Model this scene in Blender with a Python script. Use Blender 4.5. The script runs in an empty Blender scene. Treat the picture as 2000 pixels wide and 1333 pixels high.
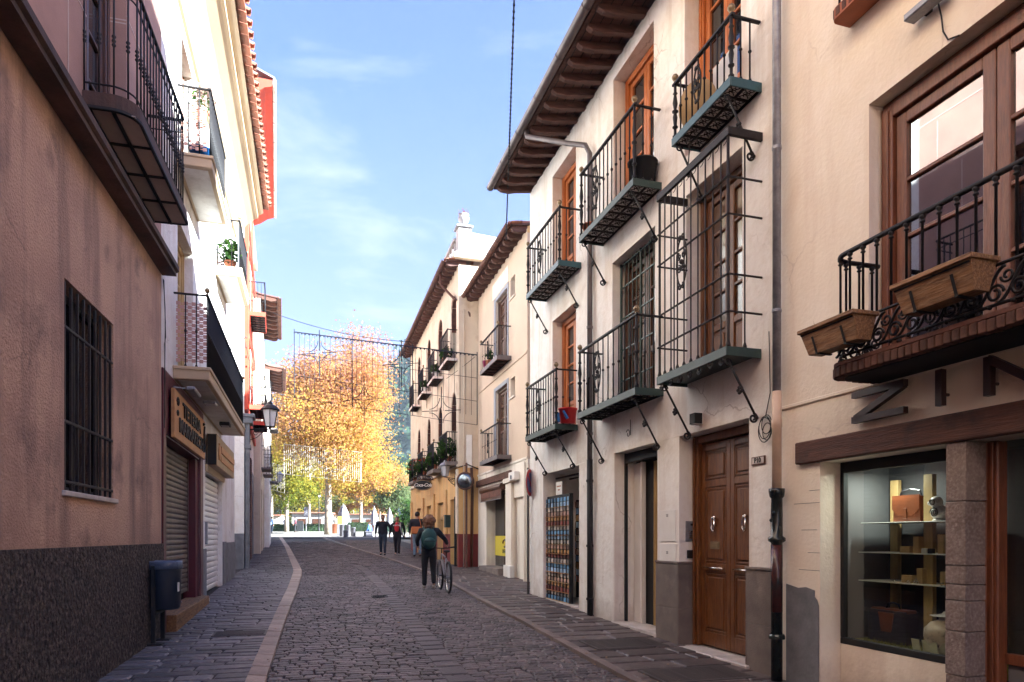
import bpy, math, random
import numpy as np
from mathutils import Vector, Matrix
R = random.Random(7)
rad = math.radians
C = bpy.context.scene.collection
sc = bpy.context.scene

# ---------------------------------------------------------------- camera
CX, HY, F, CH = 1000.0, 1048.0, 1333.0, 1.66
cam = bpy.data.objects.new('camera', bpy.data.cameras.new('camera'))
C.objects.link(cam); sc.camera = cam
cam.location = (0, 0, CH); cam.rotation_euler = (rad(90), 0, 0)
cam.data.sensor_width = 36; cam.data.lens = 24.0
cam.data.shift_y = (HY - 666.5) / 2000
cam.data.clip_start = 0.05; cam.data.clip_end = 6000

# ---------------------------------------------------------------- sky, sun, exposure
SUN_EL, SUN_ANG = 25.0, 70.0            # light travels towards SUN_ANG degrees left of +Y
w = bpy.data.worlds.new('World'); sc.world = w; w.use_nodes = True
nt = w.node_tree; N = nt.nodes; L = nt.links
bg = N['Background']; sky = N.new('ShaderNodeTexSky')
sky.sky_type = 'NISHITA'; sky.sun_disc = False
sky.sun_elevation = rad(SUN_EL)
# sun sits opposite to the travel direction
sx, sy = math.sin(rad(SUN_ANG)), -math.cos(rad(SUN_ANG))
sky.sun_rotation = math.atan2(sx, sy)
sky.altitude = 700; sky.air_density = 1.0; sky.dust_density = 2.2; sky.ozone_density = 2.2
tc = N.new('ShaderNodeTexCoord'); mp = N.new('ShaderNodeMapping'); mp.inputs['Scale'].default_value = (1.2, 1.2, 4.2)
mp.inputs['Location'].default_value = (0.35, 0.2, 0.4)
nz = N.new('ShaderNodeTexNoise'); nz.inputs['Scale'].default_value = 2.6; nz.inputs['Detail'].default_value = 9; nz.inputs['Roughness'].default_value = 0.62
nz.inputs['Distortion'].default_value = 0.5
rp = N.new('ShaderNodeValToRGB'); rp.color_ramp.elements[0].position = 0.52; rp.color_ramp.elements[1].position = 0.80
rp.color_ramp.elements[1].color = (0.8, 0.8, 0.8, 1)
sx3 = N.new('ShaderNodeSeparateXYZ')
low = N.new('ShaderNodeMapRange'); low.inputs[1].default_value = 0.75; low.inputs[2].default_value = 0.05
low.inputs[3].default_value = 0.12; low.inputs[4].default_value = 1.0
mu = N.new('ShaderNodeMath'); mu.operation = 'MULTIPLY'
mix = N.new('ShaderNodeMix'); mix.data_type = 'RGBA'
L.new(tc.outputs['Generated'], mp.inputs[0]); L.new(mp.outputs[0], nz.inputs[0]); L.new(nz.outputs[0], rp.inputs[0])
L.new(tc.outputs['Generated'], sx3.inputs[0]); L.new(sx3.outputs[2], low.inputs[0])
L.new(rp.outputs[0], mu.inputs[0]); L.new(low.outputs[0], mu.inputs[1])
L.new(mu.outputs[0], mix.inputs[0]); mix.inputs[7].default_value = (3.9, 3.45, 3.8, 1)
hz = N.new('ShaderNodeMapRange'); hz.inputs[1].default_value = 0.56; hz.inputs[2].default_value = 0.04; hz.inputs[4].default_value = 0.92; L.new(sx3.outputs[2], hz.inputs[0])
hm = N.new('ShaderNodeMix'); hm.data_type = 'RGBA'; hm.inputs[7].default_value = (1.18, 1.13, 1.55, 1)
tn = N.new('ShaderNodeMix'); tn.data_type = 'RGBA'; tn.blend_type = 'MULTIPLY'; tn.inputs[0].default_value = 1; tn.inputs[7].default_value = (0.78, 0.67, 0.90, 1); L.new(sky.outputs[0], tn.inputs[6])
L.new(hz.outputs[0], hm.inputs[0]); L.new(tn.outputs[2], hm.inputs[6]); L.new(hm.outputs[2], mix.inputs[6])
L.new(mix.outputs[2], bg.inputs[0]); bg.inputs[1].default_value = 0.05
sun = bpy.data.objects.new('sun', bpy.data.lights.new('sun', 'SUN')); C.objects.link(sun)
sun.data.energy = 5.0; sun.data.angle = rad(0.53); sun.data.color = (1.0, 0.95, 0.87)
sun.rotation_euler = Vector((sx * math.cos(rad(SUN_EL)), sy * math.cos(rad(SUN_EL)), math.sin(rad(SUN_EL)))).to_track_quat('Z', 'Y').to_euler()
sc.view_settings.view_transform = 'Standard'; sc.view_settings.look = 'None'
sc.view_settings.exposure = 3.28; sc.view_settings.gamma = 1.0
sc.view_settings.use_curve_mapping = False
sc.view_settings.use_white_balance = True; sc.view_settings.white_balance_temperature = 5550; sc.view_settings.white_balance_tint = 1
try:
    sc.cycles.max_bounces = 8; sc.cycles.diffuse_bounces = 5; sc.cycles.glossy_bounces = 4
    sc.cycles.transparent_max_bounces = 12; sc.cycles.caustics_reflective = False; sc.cycles.caustics_refractive = False
    sc.cycles.sample_clamp_indirect = 6
except Exception: pass

# ---------------------------------------------------------------- materials
def mat(name, col, rough=0.8, col2=None, sc1=1.5, bump=0.0, bs=60.0, metal=0.0, dirt=None, streak=None, detail=6,
        isl=0.0, spec=0.5, stretch=None, mottle=None, emit=None, splash=None, crack=None, skmax=0.78):
    m = bpy.data.materials.new(name); m.use_nodes = True
    nt = m.node_tree; n = nt.nodes; l = nt.links; b = n['Principled BSDF']
    b.inputs['Roughness'].default_value = rough; b.inputs['Metallic'].default_value = metal
    b.inputs['Specular IOR Level'].default_value = spec
    c4 = lambda c: (c[0], c[1], c[2], 1)
    tcn = n.new('ShaderNodeTexCoord'); vec = tcn.outputs['Object']
    if stretch:
        mpn = n.new('ShaderNodeMapping'); mpn.inputs['Scale'].default_value = stretch; l.new(vec, mpn.inputs[0]); vec2 = mpn.outputs[0]
    else: vec2 = vec
    cur = None
    def mixc(fac, a, bcol, mode='MIX'):
        x = n.new('ShaderNodeMix'); x.data_type = 'RGBA'; x.blend_type = mode
        if isinstance(fac, float): x.inputs[0].default_value = fac
        else: l.new(fac, x.inputs[0])
        if isinstance(a, tuple): x.inputs[6].default_value = a
        else: l.new(a, x.inputs[6])
        if isinstance(bcol, tuple): x.inputs[7].default_value = bcol
        else: l.new(bcol, x.inputs[7])
        return x.outputs[2]
    def noise(s, v=None, d=detail, lo=0.35, hi=0.65, ro=0.6):
        t = n.new('ShaderNodeTexNoise'); t.inputs['Scale'].default_value = s; t.inputs['Detail'].default_value = d
        t.inputs['Roughness'].default_value = ro
        l.new(v or vec, t.inputs[0]); r = n.new('ShaderNodeMapRange'); r.inputs[1].default_value = lo; r.inputs[2].default_value = hi
        l.new(t.outputs[0], r.inputs[0]); return r.outputs[0]
    cur = c4(col)
    if col2: cur = mixc(noise(sc1, vec2), c4(col), c4(col2))
    if mottle:      # finer mottling
        cur = mixc(noise(mottle[1], vec2, 4, 0.45, 0.75), cur, c4(mottle[0]))
    if dirt:        # sparse blotches
        cur = mixc(noise(dirt[1], None, 8, 0.56, 0.70), cur, c4(dirt[0]))
    if streak:      # vertical water streaks
        mp2 = n.new('ShaderNodeMapping'); mp2.inputs['Scale'].default_value = (2.6, 2.6, 0.28); l.new(vec, mp2.inputs[0])
        cur = mixc(noise(streak[1], mp2.outputs[0], 6, 0.50, skmax), cur, c4(streak[0]))
    if splash:      # rain splash and grime along the foot of the wall, ragged upper edge
        sp = n.new('ShaderNodeSeparateXYZ'); l.new(vec, sp.inputs[0])
        t = n.new('ShaderNodeTexNoise'); t.inputs['Scale'].default_value = 1.6; t.inputs['Detail'].default_value = 9; t.inputs['Roughness'].default_value = 0.7; l.new(vec, t.inputs[0])
        a1 = n.new('ShaderNodeMath'); a1.operation = 'MULTIPLY_ADD'; l.new(t.outputs[0], a1.inputs[0]); a1.inputs[1].default_value = 2.4; l.new(sp.outputs[2], a1.inputs[2])
        r1 = n.new('ShaderNodeMapRange'); r1.inputs[1].default_value = splash[1]+1.5; r1.inputs[2].default_value = splash[1]+0.7; r1.inputs[4].default_value = 0.75; l.new(a1.outputs[0], r1.inputs[0])
        cur = mixc(r1.outputs[0], cur, c4(splash[0]))
    if crack:
        dn = n.new('ShaderNodeTexNoise'); dn.inputs['Scale'].default_value = 2.2; dn.inputs['Detail'].default_value = 6; l.new(vec, dn.inputs[0])
        va = n.new('ShaderNodeVectorMath'); va.operation = 'SCALE'; va.inputs['Scale'].default_value = 0.55; l.new(dn.outputs['Color'], va.inputs[0])
        vb = n.new('ShaderNodeVectorMath'); vb.operation = 'ADD'; l.new(va.outputs[0], vb.inputs[0]); l.new(vec, vb.inputs[1])
        vo = n.new('ShaderNodeTexVoronoi'); vo.feature = 'DISTANCE_TO_EDGE'; vo.inputs['Scale'].default_value = 0.55; l.new(vb.outputs[0], vo.inputs['Vector'])
        r2 = n.new('ShaderNodeMapRange'); r2.inputs[1].default_value = 0.006; r2.inputs[2].default_value = 0.001; l.new(vo.outputs['Distance'], r2.inputs[0])
        mk = noise(0.8, None, 4, 0.50, 0.60); mm_ = n.new('ShaderNodeMath'); mm_.operation = 'MULTIPLY'; l.new(r2.outputs[0], mm_.inputs[0]); l.new(mk, mm_.inputs[1])
        cur = mixc(mm_.outputs[0], cur, c4(crack))
    if isl:
        g = n.new('ShaderNodeNewGeometry'); o = n.new('ShaderNodeObjectInfo')
        ad = n.new('ShaderNodeMath'); ad.operation = 'ADD'; l.new(g.outputs['Random Per Island'], ad.inputs[0]); l.new(o.outputs['Random'], ad.inputs[1])
        fr = n.new('ShaderNodeMath'); fr.operation = 'FRACT'; l.new(ad.outputs[0], fr.inputs[0])
        mr = n.new('ShaderNodeMapRange'); mr.inputs[3].default_value = 1 - isl; mr.inputs[4].default_value = 1 + isl; l.new(fr.outputs[0], mr.inputs[0])
        hs = n.new('ShaderNodeHueSaturation')
        if isinstance(cur, tuple): hs.inputs['Color'].default_value = cur
        else: l.new(cur, hs.inputs['Color'])
        l.new(mr.outputs[0], hs.inputs['Value']); cur = hs.outputs[0]
    if isinstance(cur, tuple): b.inputs['Base Color'].default_value = cur
    else: l.new(cur, b.inputs['Base Color'])
    if bump:
        t = n.new('ShaderNodeTexNoise'); t.inputs['Scale'].default_value = bs; t.inputs['Detail'].default_value = 5
        l.new(vec2, t.inputs[0]); bn = n.new('ShaderNodeBump'); bn.inputs['Strength'].default_value = min(1, bump); bn.inputs['Distance'].default_value = 0.02 * max(1, bump)
        l.new(t.outputs[0], bn.inputs['Height']); l.new(bn.outputs[0], b.inputs['Normal'])
    if emit:
        b.inputs['Emission Color'].default_value = c4(emit[0]); b.inputs['Emission Strength'].default_value = emit[1]
    return m

def wood(name, a, b, rough=0.45, ax=(8, 8, 0.8), sc=6):
    return mat(name, a, rough, b, sc, 0.25, 30, stretch=ax, detail=8)

m = {}
m['white'] = mat('white_plaster', (0.87, 0.84, 0.80), 0.9, (0.79, 0.74, 0.69), 0.9, 0.5, 14, dirt=((0.60, 0.53, 0.46), 0.9), streak=((0.66, 0.58, 0.50), 1.3), mottle=((0.76, 0.70, 0.64), 7), splash=((0.42, 0.36, 0.31), 0.55), crack=(0.52, 0.46, 0.41), skmax=0.72)
m['cream'] = mat('cream_plaster', (0.84, 0.755, 0.635), 0.9, (0.79, 0.69, 0.56), 0.8, 0.3, 24, dirt=((0.70, 0.58, 0.46), 0.7), streak=((0.66, 0.53, 0.42), 0.9), splash=((0.42, 0.33, 0.27), 0.3), crack=(0.68, 0.58, 0.48), mottle=((0.87, 0.79, 0.69), 2))
m['lwhite'] = mat('old_white_plaster', (0.80, 0.78, 0.74), 0.9, (0.66, 0.62, 0.56), 1.1, 0.3, 20, streak=((0.5, 0.45, 0.4), 1.2))
m['pink'] = mat('pink_plaster', (0.62, 0.40, 0.285), 0.9, (0.36, 0.225, 0.175), 0.75, 0.9, 40, streak=((0.19, 0.125, 0.11), 0.9), mottle=((0.62, 0.41, 0.29), 3.0), dirt=((0.17, 0.115, 0.105), 1.1), splash=((0.30, 0.17, 0.13), 1.6), crack=(0.24, 0.16, 0.13), skmax=0.74)
m['pinkpanel'] = mat('pink_render_panel', (0.46, 0.28, 0.22), 0.85, (0.36, 0.215, 0.175), 1.2, 0.2, 60)
m['joint'] = mat('pale_joint', (0.6, 0.48, 0.42), 0.9)
m['dash'] = mat('pebble_dash', (0.058, 0.044, 0.036), 0.95, (0.006, 0.005, 0.004), 20, 3.5, 22, mottle=((0.22, 0.165, 0.13), 24), dirt=((0.006,0.005,0.005), 12))
m['cornice'] = mat('brown_moulding', (0.115, 0.062, 0.045), 0.8, (0.05, 0.028, 0.022), 2, 0.25, 40, streak=((0.03, 0.02, 0.018), 1))
m['coveplaster'] = mat('cream_cove', (0.56, 0.43, 0.28), 0.85, (0.50, 0.375, 0.24), 0.8, 0.1, 20)
m['beige'] = mat('beige_plaster', (0.62, 0.49, 0.37), 0.9, (0.57, 0.44, 0.33), 0.6, 0.2, 30, dirt=((0.68, 0.53, 0.4), 0.8))
m['beigelight'] = mat('pale_beige_plaster', (0.82, 0.76, 0.66), 0.9, (0.74, 0.66, 0.56), 0.9, 0.2, 30, streak=((0.5, 0.42, 0.34), 1.2))
m['r4cream'] = mat('weathered_cream_plaster', (0.68, 0.59, 0.46), 0.9, (0.58, 0.47, 0.35), 1.0, 0.3, 20, dirt=((0.48, 0.36, 0.26), 1.3), streak=((0.56, 0.43, 0.31), 1.2))
m['ochre'] = mat('ochre_plaster', (0.72, 0.46, 0.18), 0.9, (0.62, 0.38, 0.16), 1.0, 0.2, 20, streak=((0.4, 0.28, 0.18), 1.2))
m['redbase'] = mat('oxblood_paint', (0.20, 0.022, 0.016), 0.7, (0.13, 0.018, 0.014), 1.5, 0.3, 20, streak=((0.08, 0.02, 0.016), 1.2))
m['greyparapet'] = mat('weathered_parapet', (0.34, 0.34, 0.36), 0.95, (0.22, 0.22, 0.245), 2.0, 0.3, 20, dirt=((0.12, 0.12, 0.135), 1.6), mottle=((0.45,0.45,0.46), 9))
m['pierwhite'] = mat('pier_plaster', (0.46, 0.44, 0.42), 0.9, (0.36, 0.34, 0.33), 1.5, 0.3, 20, streak=((0.22, 0.21, 0.21), 1.5))
m['stone'] = mat('grey_stone', (0.19, 0.155, 0.135), 0.75, (0.13, 0.105, 0.095), 3, 0.3, 60, dirt=((0.26, 0.21, 0.18), 2))
m['pillar'] = mat('rough_stone_pillar', (0.23, 0.18, 0.16), 0.9, (0.14, 0.105, 0.093), 3, 0.45, 60, mottle=((0.31, 0.26, 0.24), 40))
m['greystone'] = mat('blue_grey_stone', (0.20, 0.20, 0.215), 0.8, (0.13, 0.135, 0.145), 4, 0.3, 30)
m['sill'] = mat('white_marble', (0.62, 0.56, 0.52), 0.5, (0.42, 0.37, 0.34), 3, 0.1, 30)
m['cobble'] = mat('dark_cobble', (0.110, 0.088, 0.084), 0.5, (0.060, 0.048, 0.048), 1.2, 0.8, 38, isl=0.46, mottle=((0.20, 0.165, 0.16), 14), detail=5, dirt=((0.03, 0.025, 0.025), 1.1))
m['track'] = mat('smooth_track_slab', (0.095, 0.074, 0.072), 0.5, (0.062, 0.050, 0.049), 1.6, 0.5, 25, isl=0.3, mottle=((0.12, 0.10, 0.095), 8))
m['flag'] = mat('worn_flagstone', (0.125, 0.113, 0.118), 0.48, (0.072, 0.066, 0.07), 1.6, 0.7, 25, isl=0.5, mottle=((0.18, 0.165, 0.17), 9))
m['flagr'] = mat('brown_flagstone', (0.115, 0.088, 0.078), 0.52, (0.058, 0.046, 0.043), 1.6, 0.3, 25, isl=0.32, mottle=((0.16, 0.125, 0.115), 8))
m['kerb'] = mat('pale_kerb_stone', (0.36, 0.275, 0.215), 0.6, (0.25, 0.19, 0.155), 2.4, 0.25, 30, isl=0.2, mottle=((0.45, 0.33, 0.26), 9))
m['kerbr'] = mat('grey_kerb_stone', (0.22, 0.165, 0.14), 0.6, (0.14, 0.11, 0.096), 2.4, 0.25, 30, isl=0.2)
m['mortar'] = mat('dark_joint_sand', (0.050, 0.042, 0.039), 0.95, (0.034, 0.029, 0.027), 3, 0.4, 60)
m['plaza'] = mat('pale_plaza_paving', (0.26, 0.235, 0.20), 0.85, (0.20, 0.18, 0.15), 0.5, 0.2, 10)
m['earth'] = mat('dry_earth', (0.30, 0.25, 0.18), 0.95, (0.17, 0.16, 0.09), 0.05, 0.2, 3)
m['iron'] = mat('black_wrought_iron', (0.010, 0.010, 0.012), 0.55, (0.018, 0.015, 0.015), 6, 0.15, 80, spec=0.3)
m['ironbrown'] = mat('brown_iron', (0.026, 0.019, 0.018), 0.6, (0.014, 0.011, 0.011), 8, 0.2, 60, spec=0.3)
m['greeniron'] = mat('green_painted_iron', (0.018, 0.042, 0.036), 0.5, (0.032, 0.060, 0.054), 4, 0.15, 40)
m['blueiron'] = mat('blue_green_iron', (0.035, 0.10, 0.125), 0.45, (0.03, 0.075, 0.085), 4, 0.15, 40)
m['brass'] = mat('tarnished_brass', (0.30, 0.22, 0.12), 0.35, (0.2, 0.15, 0.09), 9, metal=0.6)
m['chrome'] = mat('polished_nickel', (0.75, 0.72, 0.68), 0.18, metal=1.0)
m['galv'] = mat('galvanised_steel', (0.30, 0.31, 0.34), 0.4, (0.2, 0.2, 0.23), 12, 0.15, 50, metal=0.4)
m['gutter'] = mat('grey_zinc_gutter', (0.17, 0.145, 0.145), 0.45, (0.10, 0.085, 0.09), 3, metal=0.3)
m['castiron'] = mat('painted_cast_iron', (0.022, 0.030, 0.028), 0.25, (0.012, 0.014, 0.014), 4, 0.1, 40)
m['castred'] = mat('rust_red_cast_iron', (0.10, 0.022, 0.02), 0.25, (0.02, 0.02, 0.02), 3, 0.1, 40)
m['creampipe'] = mat('cream_pipe', (0.66, 0.49, 0.36), 0.5, (0.55, 0.40, 0.29), 4)
m['orange'] = wood('orange_varnished_wood', (0.50, 0.155, 0.028), (0.33, 0.085, 0.016))
m['brownwood'] = wood('brown_door_wood', (0.19, 0.070, 0.016), (0.085, 0.027, 0.008), 0.35)
m['darkwood'] = wood('dark_panel_wood', (0.10, 0.036, 0.014), (0.05, 0.018, 0.008), 0.4)
m['redwood'] = wood('red_brown_window_wood', (0.20, 0.070, 0.032), (0.11, 0.036, 0.018), 0.3)
m['rafter'] = mat('old_rafter_wood', (0.15, 0.072, 0.054), 0.8, (0.085, 0.042, 0.034), 3, 0.4, 20, stretch=(6, 0.8, 6))
m['soffit'] = mat('soffit_boards', (0.135, 0.068, 0.052), 0.85, (0.08, 0.042, 0.036), 3, 0.4, 20, stretch=(8, 1, 8))
m['beam'] = mat('timber_lintel', (0.115, 0.046, 0.028), 0.75, (0.062, 0.026, 0.018), 5, 0.5, 14, stretch=(0.7, 6, 9), dirt=((0.035, 0.017, 0.013), 3))
m['planter'] = mat('planter_wood', (0.30, 0.15, 0.055), 0.65, (0.12, 0.055, 0.024), 5, 0.5, 16, stretch=(0.8, 7, 7), mottle=((0.36, 0.22, 0.11), 9), isl=0.15)
m['plywood'] = mat('pine_post', (0.55, 0.38, 0.16), 0.6, (0.42, 0.28, 0.11), 4, stretch=(6, 6, 0.7))
m['tile'] = mat('clay_roof_tile', (0.36, 0.145, 0.085), 0.85, (0.22, 0.085, 0.055), 3, 0.3, 30, isl=0.3, dirt=((0.42, 0.33, 0.24), 3))
m['brick'] = mat('handmade_brick', (0.16, 0.066, 0.043), 0.85, (0.075, 0.032, 0.022), 8, 0.4, 40, isl=0.3)
m['palebrick'] = mat('pale_washed_brick', (0.74, 0.66, 0.60), 0.9, (0.64, 0.52, 0.46), 8, 0.3, 40, isl=0.12)
m['redpaint'] = mat('vermilion_paint', (0.58, 0.060, 0.022), 0.6, (0.45, 0.045, 0.02), 2)
m['maroon'] = mat('maroon_paint', (0.105, 0.010, 0.022), 0.45, (0.065, 0.008, 0.016), 2, 0.1, 20)
m['shutter'] = mat('grey_roller_shutter', (0.17, 0.135, 0.11), 0.45, (0.10, 0.08, 0.065), 3, metal=0.3)
m['whiteshutter'] = mat('white_roller_shutter', (0.74, 0.70, 0.66), 0.32, (0.68, 0.63, 0.58), 2)
m['signwood'] = mat('sign_board_wood', (0.52, 0.26, 0.095), 0.6, (0.42, 0.20, 0.075), 3, stretch=(1, 5, 5))
m['signtan'] = mat('tan_signboard', (0.40, 0.27, 0.13), 0.6, (0.30, 0.2, 0.1), 3)
m['panelgrey'] = mat('grey_underside_panel', (0.58, 0.47, 0.43), 0.8, (0.46, 0.37, 0.34), 3)
m['black'] = mat('matt_black', (0.008, 0.008, 0.009), 0.7)
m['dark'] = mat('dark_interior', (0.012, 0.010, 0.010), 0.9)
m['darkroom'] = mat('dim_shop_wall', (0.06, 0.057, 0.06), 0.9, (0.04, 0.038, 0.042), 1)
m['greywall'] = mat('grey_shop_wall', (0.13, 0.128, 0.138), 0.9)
m['letter'] = mat('dark_red_metal_letter', (0.035, 0.014, 0.013), 0.45)
m['bin'] = mat('navy_plastic', (0.013, 0.020, 0.036), 0.4, (0.02, 0.028, 0.045), 3)
m['binbag'] = mat('grey_bag_rim', (0.06, 0.085, 0.14), 0.35, (0.10, 0.13, 0.19), 9, 0.6, 20)
m['terra'] = mat('terracotta', (0.42, 0.13, 0.06), 0.8, (0.3, 0.1, 0.05), 4)
m['pink_tub'] = mat('magenta_tub', (0.45, 0.05, 0.18), 0.5)
m['redtub'] = mat('red_plastic', (0.55, 0.010, 0.016), 0.4)
m['blueplastic'] = mat('blue_plastic', (0.02, 0.10, 0.30), 0.4)
m['paper'] = mat('white_sheet', (0.70, 0.68, 0.64), 0.6)
m['cloth'] = mat('pale_curtain', (0.62, 0.58, 0.54), 0.9, (0.5, 0.46, 0.42), 3, stretch=(9, 9, 0.4))
m['red'] = mat('sign_red', (0.45, 0.03, 0.03), 0.5)
m['blue'] = mat('sign_blue', (0.09, 0.13, 0.30), 0.5)
m['signback'] = mat('faded_sign_white', (0.62, 0.56, 0.54), 0.5)
m['yellow'] = mat('poster_yellow', (0.66, 0.55, 0.05), 0.6)
m['leather'] = mat('tan_leather', (0.20, 0.055, 0.018), 0.4, (0.12, 0.034, 0.012), 6)
m['darkleather'] = mat('black_leather', (0.012, 0.012, 0.020), 0.4)
m['vase'] = mat('cream_ceramic', (0.58, 0.45, 0.33), 0.35, (0.5, 0.37, 0.27), 5, dirt=((0.10, 0.06, 0.05), 14))
m['silver'] = mat('white_patterned_ceramic', (0.80, 0.75, 0.70), 0.35, (0.45, 0.40, 0.38), 30)
m['gratem'] = mat('worn_grate_iron', (0.10, 0.085, 0.075), 0.6, (0.06, 0.05, 0.046), 5)
m['moss'] = mat('dry_moss', (0.22, 0.19, 0.025), 0.95, (0.10, 0.11, 0.02), 8, 0.8, 30)
m['grass'] = mat('artificial_grass', (0.25, 0.22, 0.03), 0.9, isl=0.4)
m['box'] = mat('kraft_box', (0.45, 0.30, 0.14), 0.8, (0.38, 0.25, 0.12), 5)
m['tagcard'] = mat('kraft_tag_card', (0.42, 0.38, 0.26), 0.8, isl=0.2)
m['aluminium'] = mat('grey_aluminium', (0.26, 0.255, 0.27), 0.35, metal=0.5)
m['lampglass'] = mat('frosted_lantern_glass', (0.58, 0.55, 0.55), 0.35)
m['bluegrey'] = mat('grey_blue_trim', (0.30, 0.31, 0.36), 0.7, (0.24, 0.25, 0.29), 3)
m['whitetrim'] = mat('white_trim', (0.80, 0.77, 0.73), 0.8, (0.72, 0.68, 0.63), 3)
m['lampemit'] = mat('lit_lamp_tube', (0.9, 0.9, 0.85), 0.5, emit=((1.0, 0.93, 0.8), 12.0))
m['hill'] = mat('forested_hill', (0.022, 0.042, 0.030), 0.95, (0.010, 0.022, 0.020), 0.06, 0.0, 1, mottle=((0.05, 0.075, 0.045), 0.25))
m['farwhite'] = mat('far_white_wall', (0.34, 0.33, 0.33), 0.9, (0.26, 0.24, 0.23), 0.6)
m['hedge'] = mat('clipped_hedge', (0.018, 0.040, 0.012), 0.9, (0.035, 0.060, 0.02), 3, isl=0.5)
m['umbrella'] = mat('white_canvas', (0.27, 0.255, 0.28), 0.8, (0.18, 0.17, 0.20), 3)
m['barkpale'] = mat('plane_tree_bark', (0.30, 0.24, 0.18), 0.9, (0.16, 0.125, 0.09), 2.5, 0.6, 8, dirt=((0.45, 0.4, 0.3), 2))
m['cable'] = mat('black_cable', (0.010, 0.009, 0.011), 0.6)
m['wirelight'] = mat('pale_light_string', (0.36, 0.31, 0.25), 0.5)
m['wiredark'] = mat('grey_light_frame', (0.018, 0.020, 0.03), 0.6, spec=0.2)

def glass_opaque(name, col=(0.02, 0.022, 0.025), rough=0.04):
    x = mat(name, col, rough, spec=1.0); return x
m['pane'] = glass_opaque('dark_window_glass', (0.012, 0.013, 0.015))
m['panewarm'] = glass_opaque('brown_curtained_glass', (0.10, 0.055, 0.035), 0.12)

def glass_clear(name, tint=(0.86, 0.9, 0.88), ior=1.5, base=0.06):
    x = bpy.data.materials.new(name); x.use_nodes = True; n = x.node_tree.nodes; l = x.node_tree.links
    n.remove(n['Principled BSDF']); out = n['Material Output']
    t = n.new('ShaderNodeBsdfTransparent'); t.inputs[0].default_value = (*tint, 1)
    g = n.new('ShaderNodeBsdfGlossy'); g.inputs['Roughness'].default_value = 0.015
    fr = n.new('ShaderNodeFresnel'); fr.inputs[0].default_value = ior
    ad = n.new('ShaderNodeMath'); ad.operation = 'ADD'; ad.inputs[1].default_value = base; ad.use_clamp = True
    mx = n.new('ShaderNodeMixShader'); ge = n.new('ShaderNodeNewGeometry'); nb_ = n.new('ShaderNodeMath'); nb_.operation = 'SUBTRACT'; nb_.inputs[0].default_value = 1; l.new(ge.outputs['Backfacing'], nb_.inputs[1])
    mf = n.new('ShaderNodeMath'); mf.operation = 'MULTIPLY'; l.new(fr.outputs[0], ad.inputs[0]); l.new(ad.outputs[0], mf.inputs[0]); l.new(nb_.outputs[0], mf.inputs[1]); l.new(mf.outputs[0], mx.inputs[0])
    l.new(t.outputs[0], mx.inputs[1]); l.new(g.outputs[0], mx.inputs[2]); l.new(mx.outputs[0], out.inputs[0])
    return x
m['glass'] = glass_clear('clear_shop_glass')
m['mirrorglass'] = glass_clear('reflective_window_glass', (0.8, 0.8, 0.8), 1.6, 0.30)
m['mirror'] = mat('mirror_surface', (0.16, 0.18, 0.20), 0.22, metal=1.0)

def leafmat(name, cols, trans=0.6):
    x = bpy.data.materials.new(name); x.use_nodes = True; n = x.node_tree.nodes; l = x.node_tree.links
    n.remove(n['Principled BSDF']); out = n['Material Output']
    g = n.new('ShaderNodeNewGeometry'); r = n.new('ShaderNodeValToRGB'); e = r.color_ramp.elements
    at = n.new('ShaderNodeAttribute'); at.attribute_name = 'tone'
    # random per leaf, shifted by the clump's tone
    ad = n.new('ShaderNodeMath'); ad.operation = 'MULTIPLY_ADD'; l.new(g.outputs['Random Per Island'], ad.inputs[0]); ad.inputs[1].default_value = 0.45
    l.new(at.outputs['Fac'], ad.inputs[2]); l.new(ad.outputs[0], r.inputs[0])
    while len(e) < len(cols): e.new(0.5)
    for i, c in enumerate(cols): e[i].position = i / (len(cols) - 1); e[i].color = (*c, 1)
    d = n.new('ShaderNodeBsdfDiffuse'); t = n.new('ShaderNodeBsdfTranslucent'); mx = n.new('ShaderNodeMixShader'); mx.inputs[0].default_value = trans
    l.new(r.outputs[0], d.inputs[0]); l.new(r.outputs[0], t.inputs[0]); l.new(d.outputs[0], mx.inputs[1]); l.new(t.outputs[0], mx.inputs[2])
    l.new(mx.outputs[0], out.inputs[0]); return x
m['leaf_orange'] = leafmat('autumn_plane_leaves', [(0.20, 0.20, 0.035), (0.48, 0.34, 0.06), (0.50, 0.28, 0.085), (0.48, 0.235, 0.115), (0.40, 0.19, 0.125)])
m['leaf_yellow'] = leafmat('yellow_green_leaves', [(0.05, 0.085, 0.018), (0.16, 0.18, 0.03), (0.34, 0.29, 0.04), (0.40, 0.26, 0.04)])
m['leaf_lime'] = leafmat('pale_green_leaves', [(0.07, 0.12, 0.04), (0.16, 0.21, 0.09), (0.30, 0.31, 0.14)])
m['leaf_green'] = leafmat('dark_green_leaves', [(0.02, 0.05, 0.014), (0.05, 0.10, 0.025), (0.12, 0.16, 0.04)])

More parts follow.
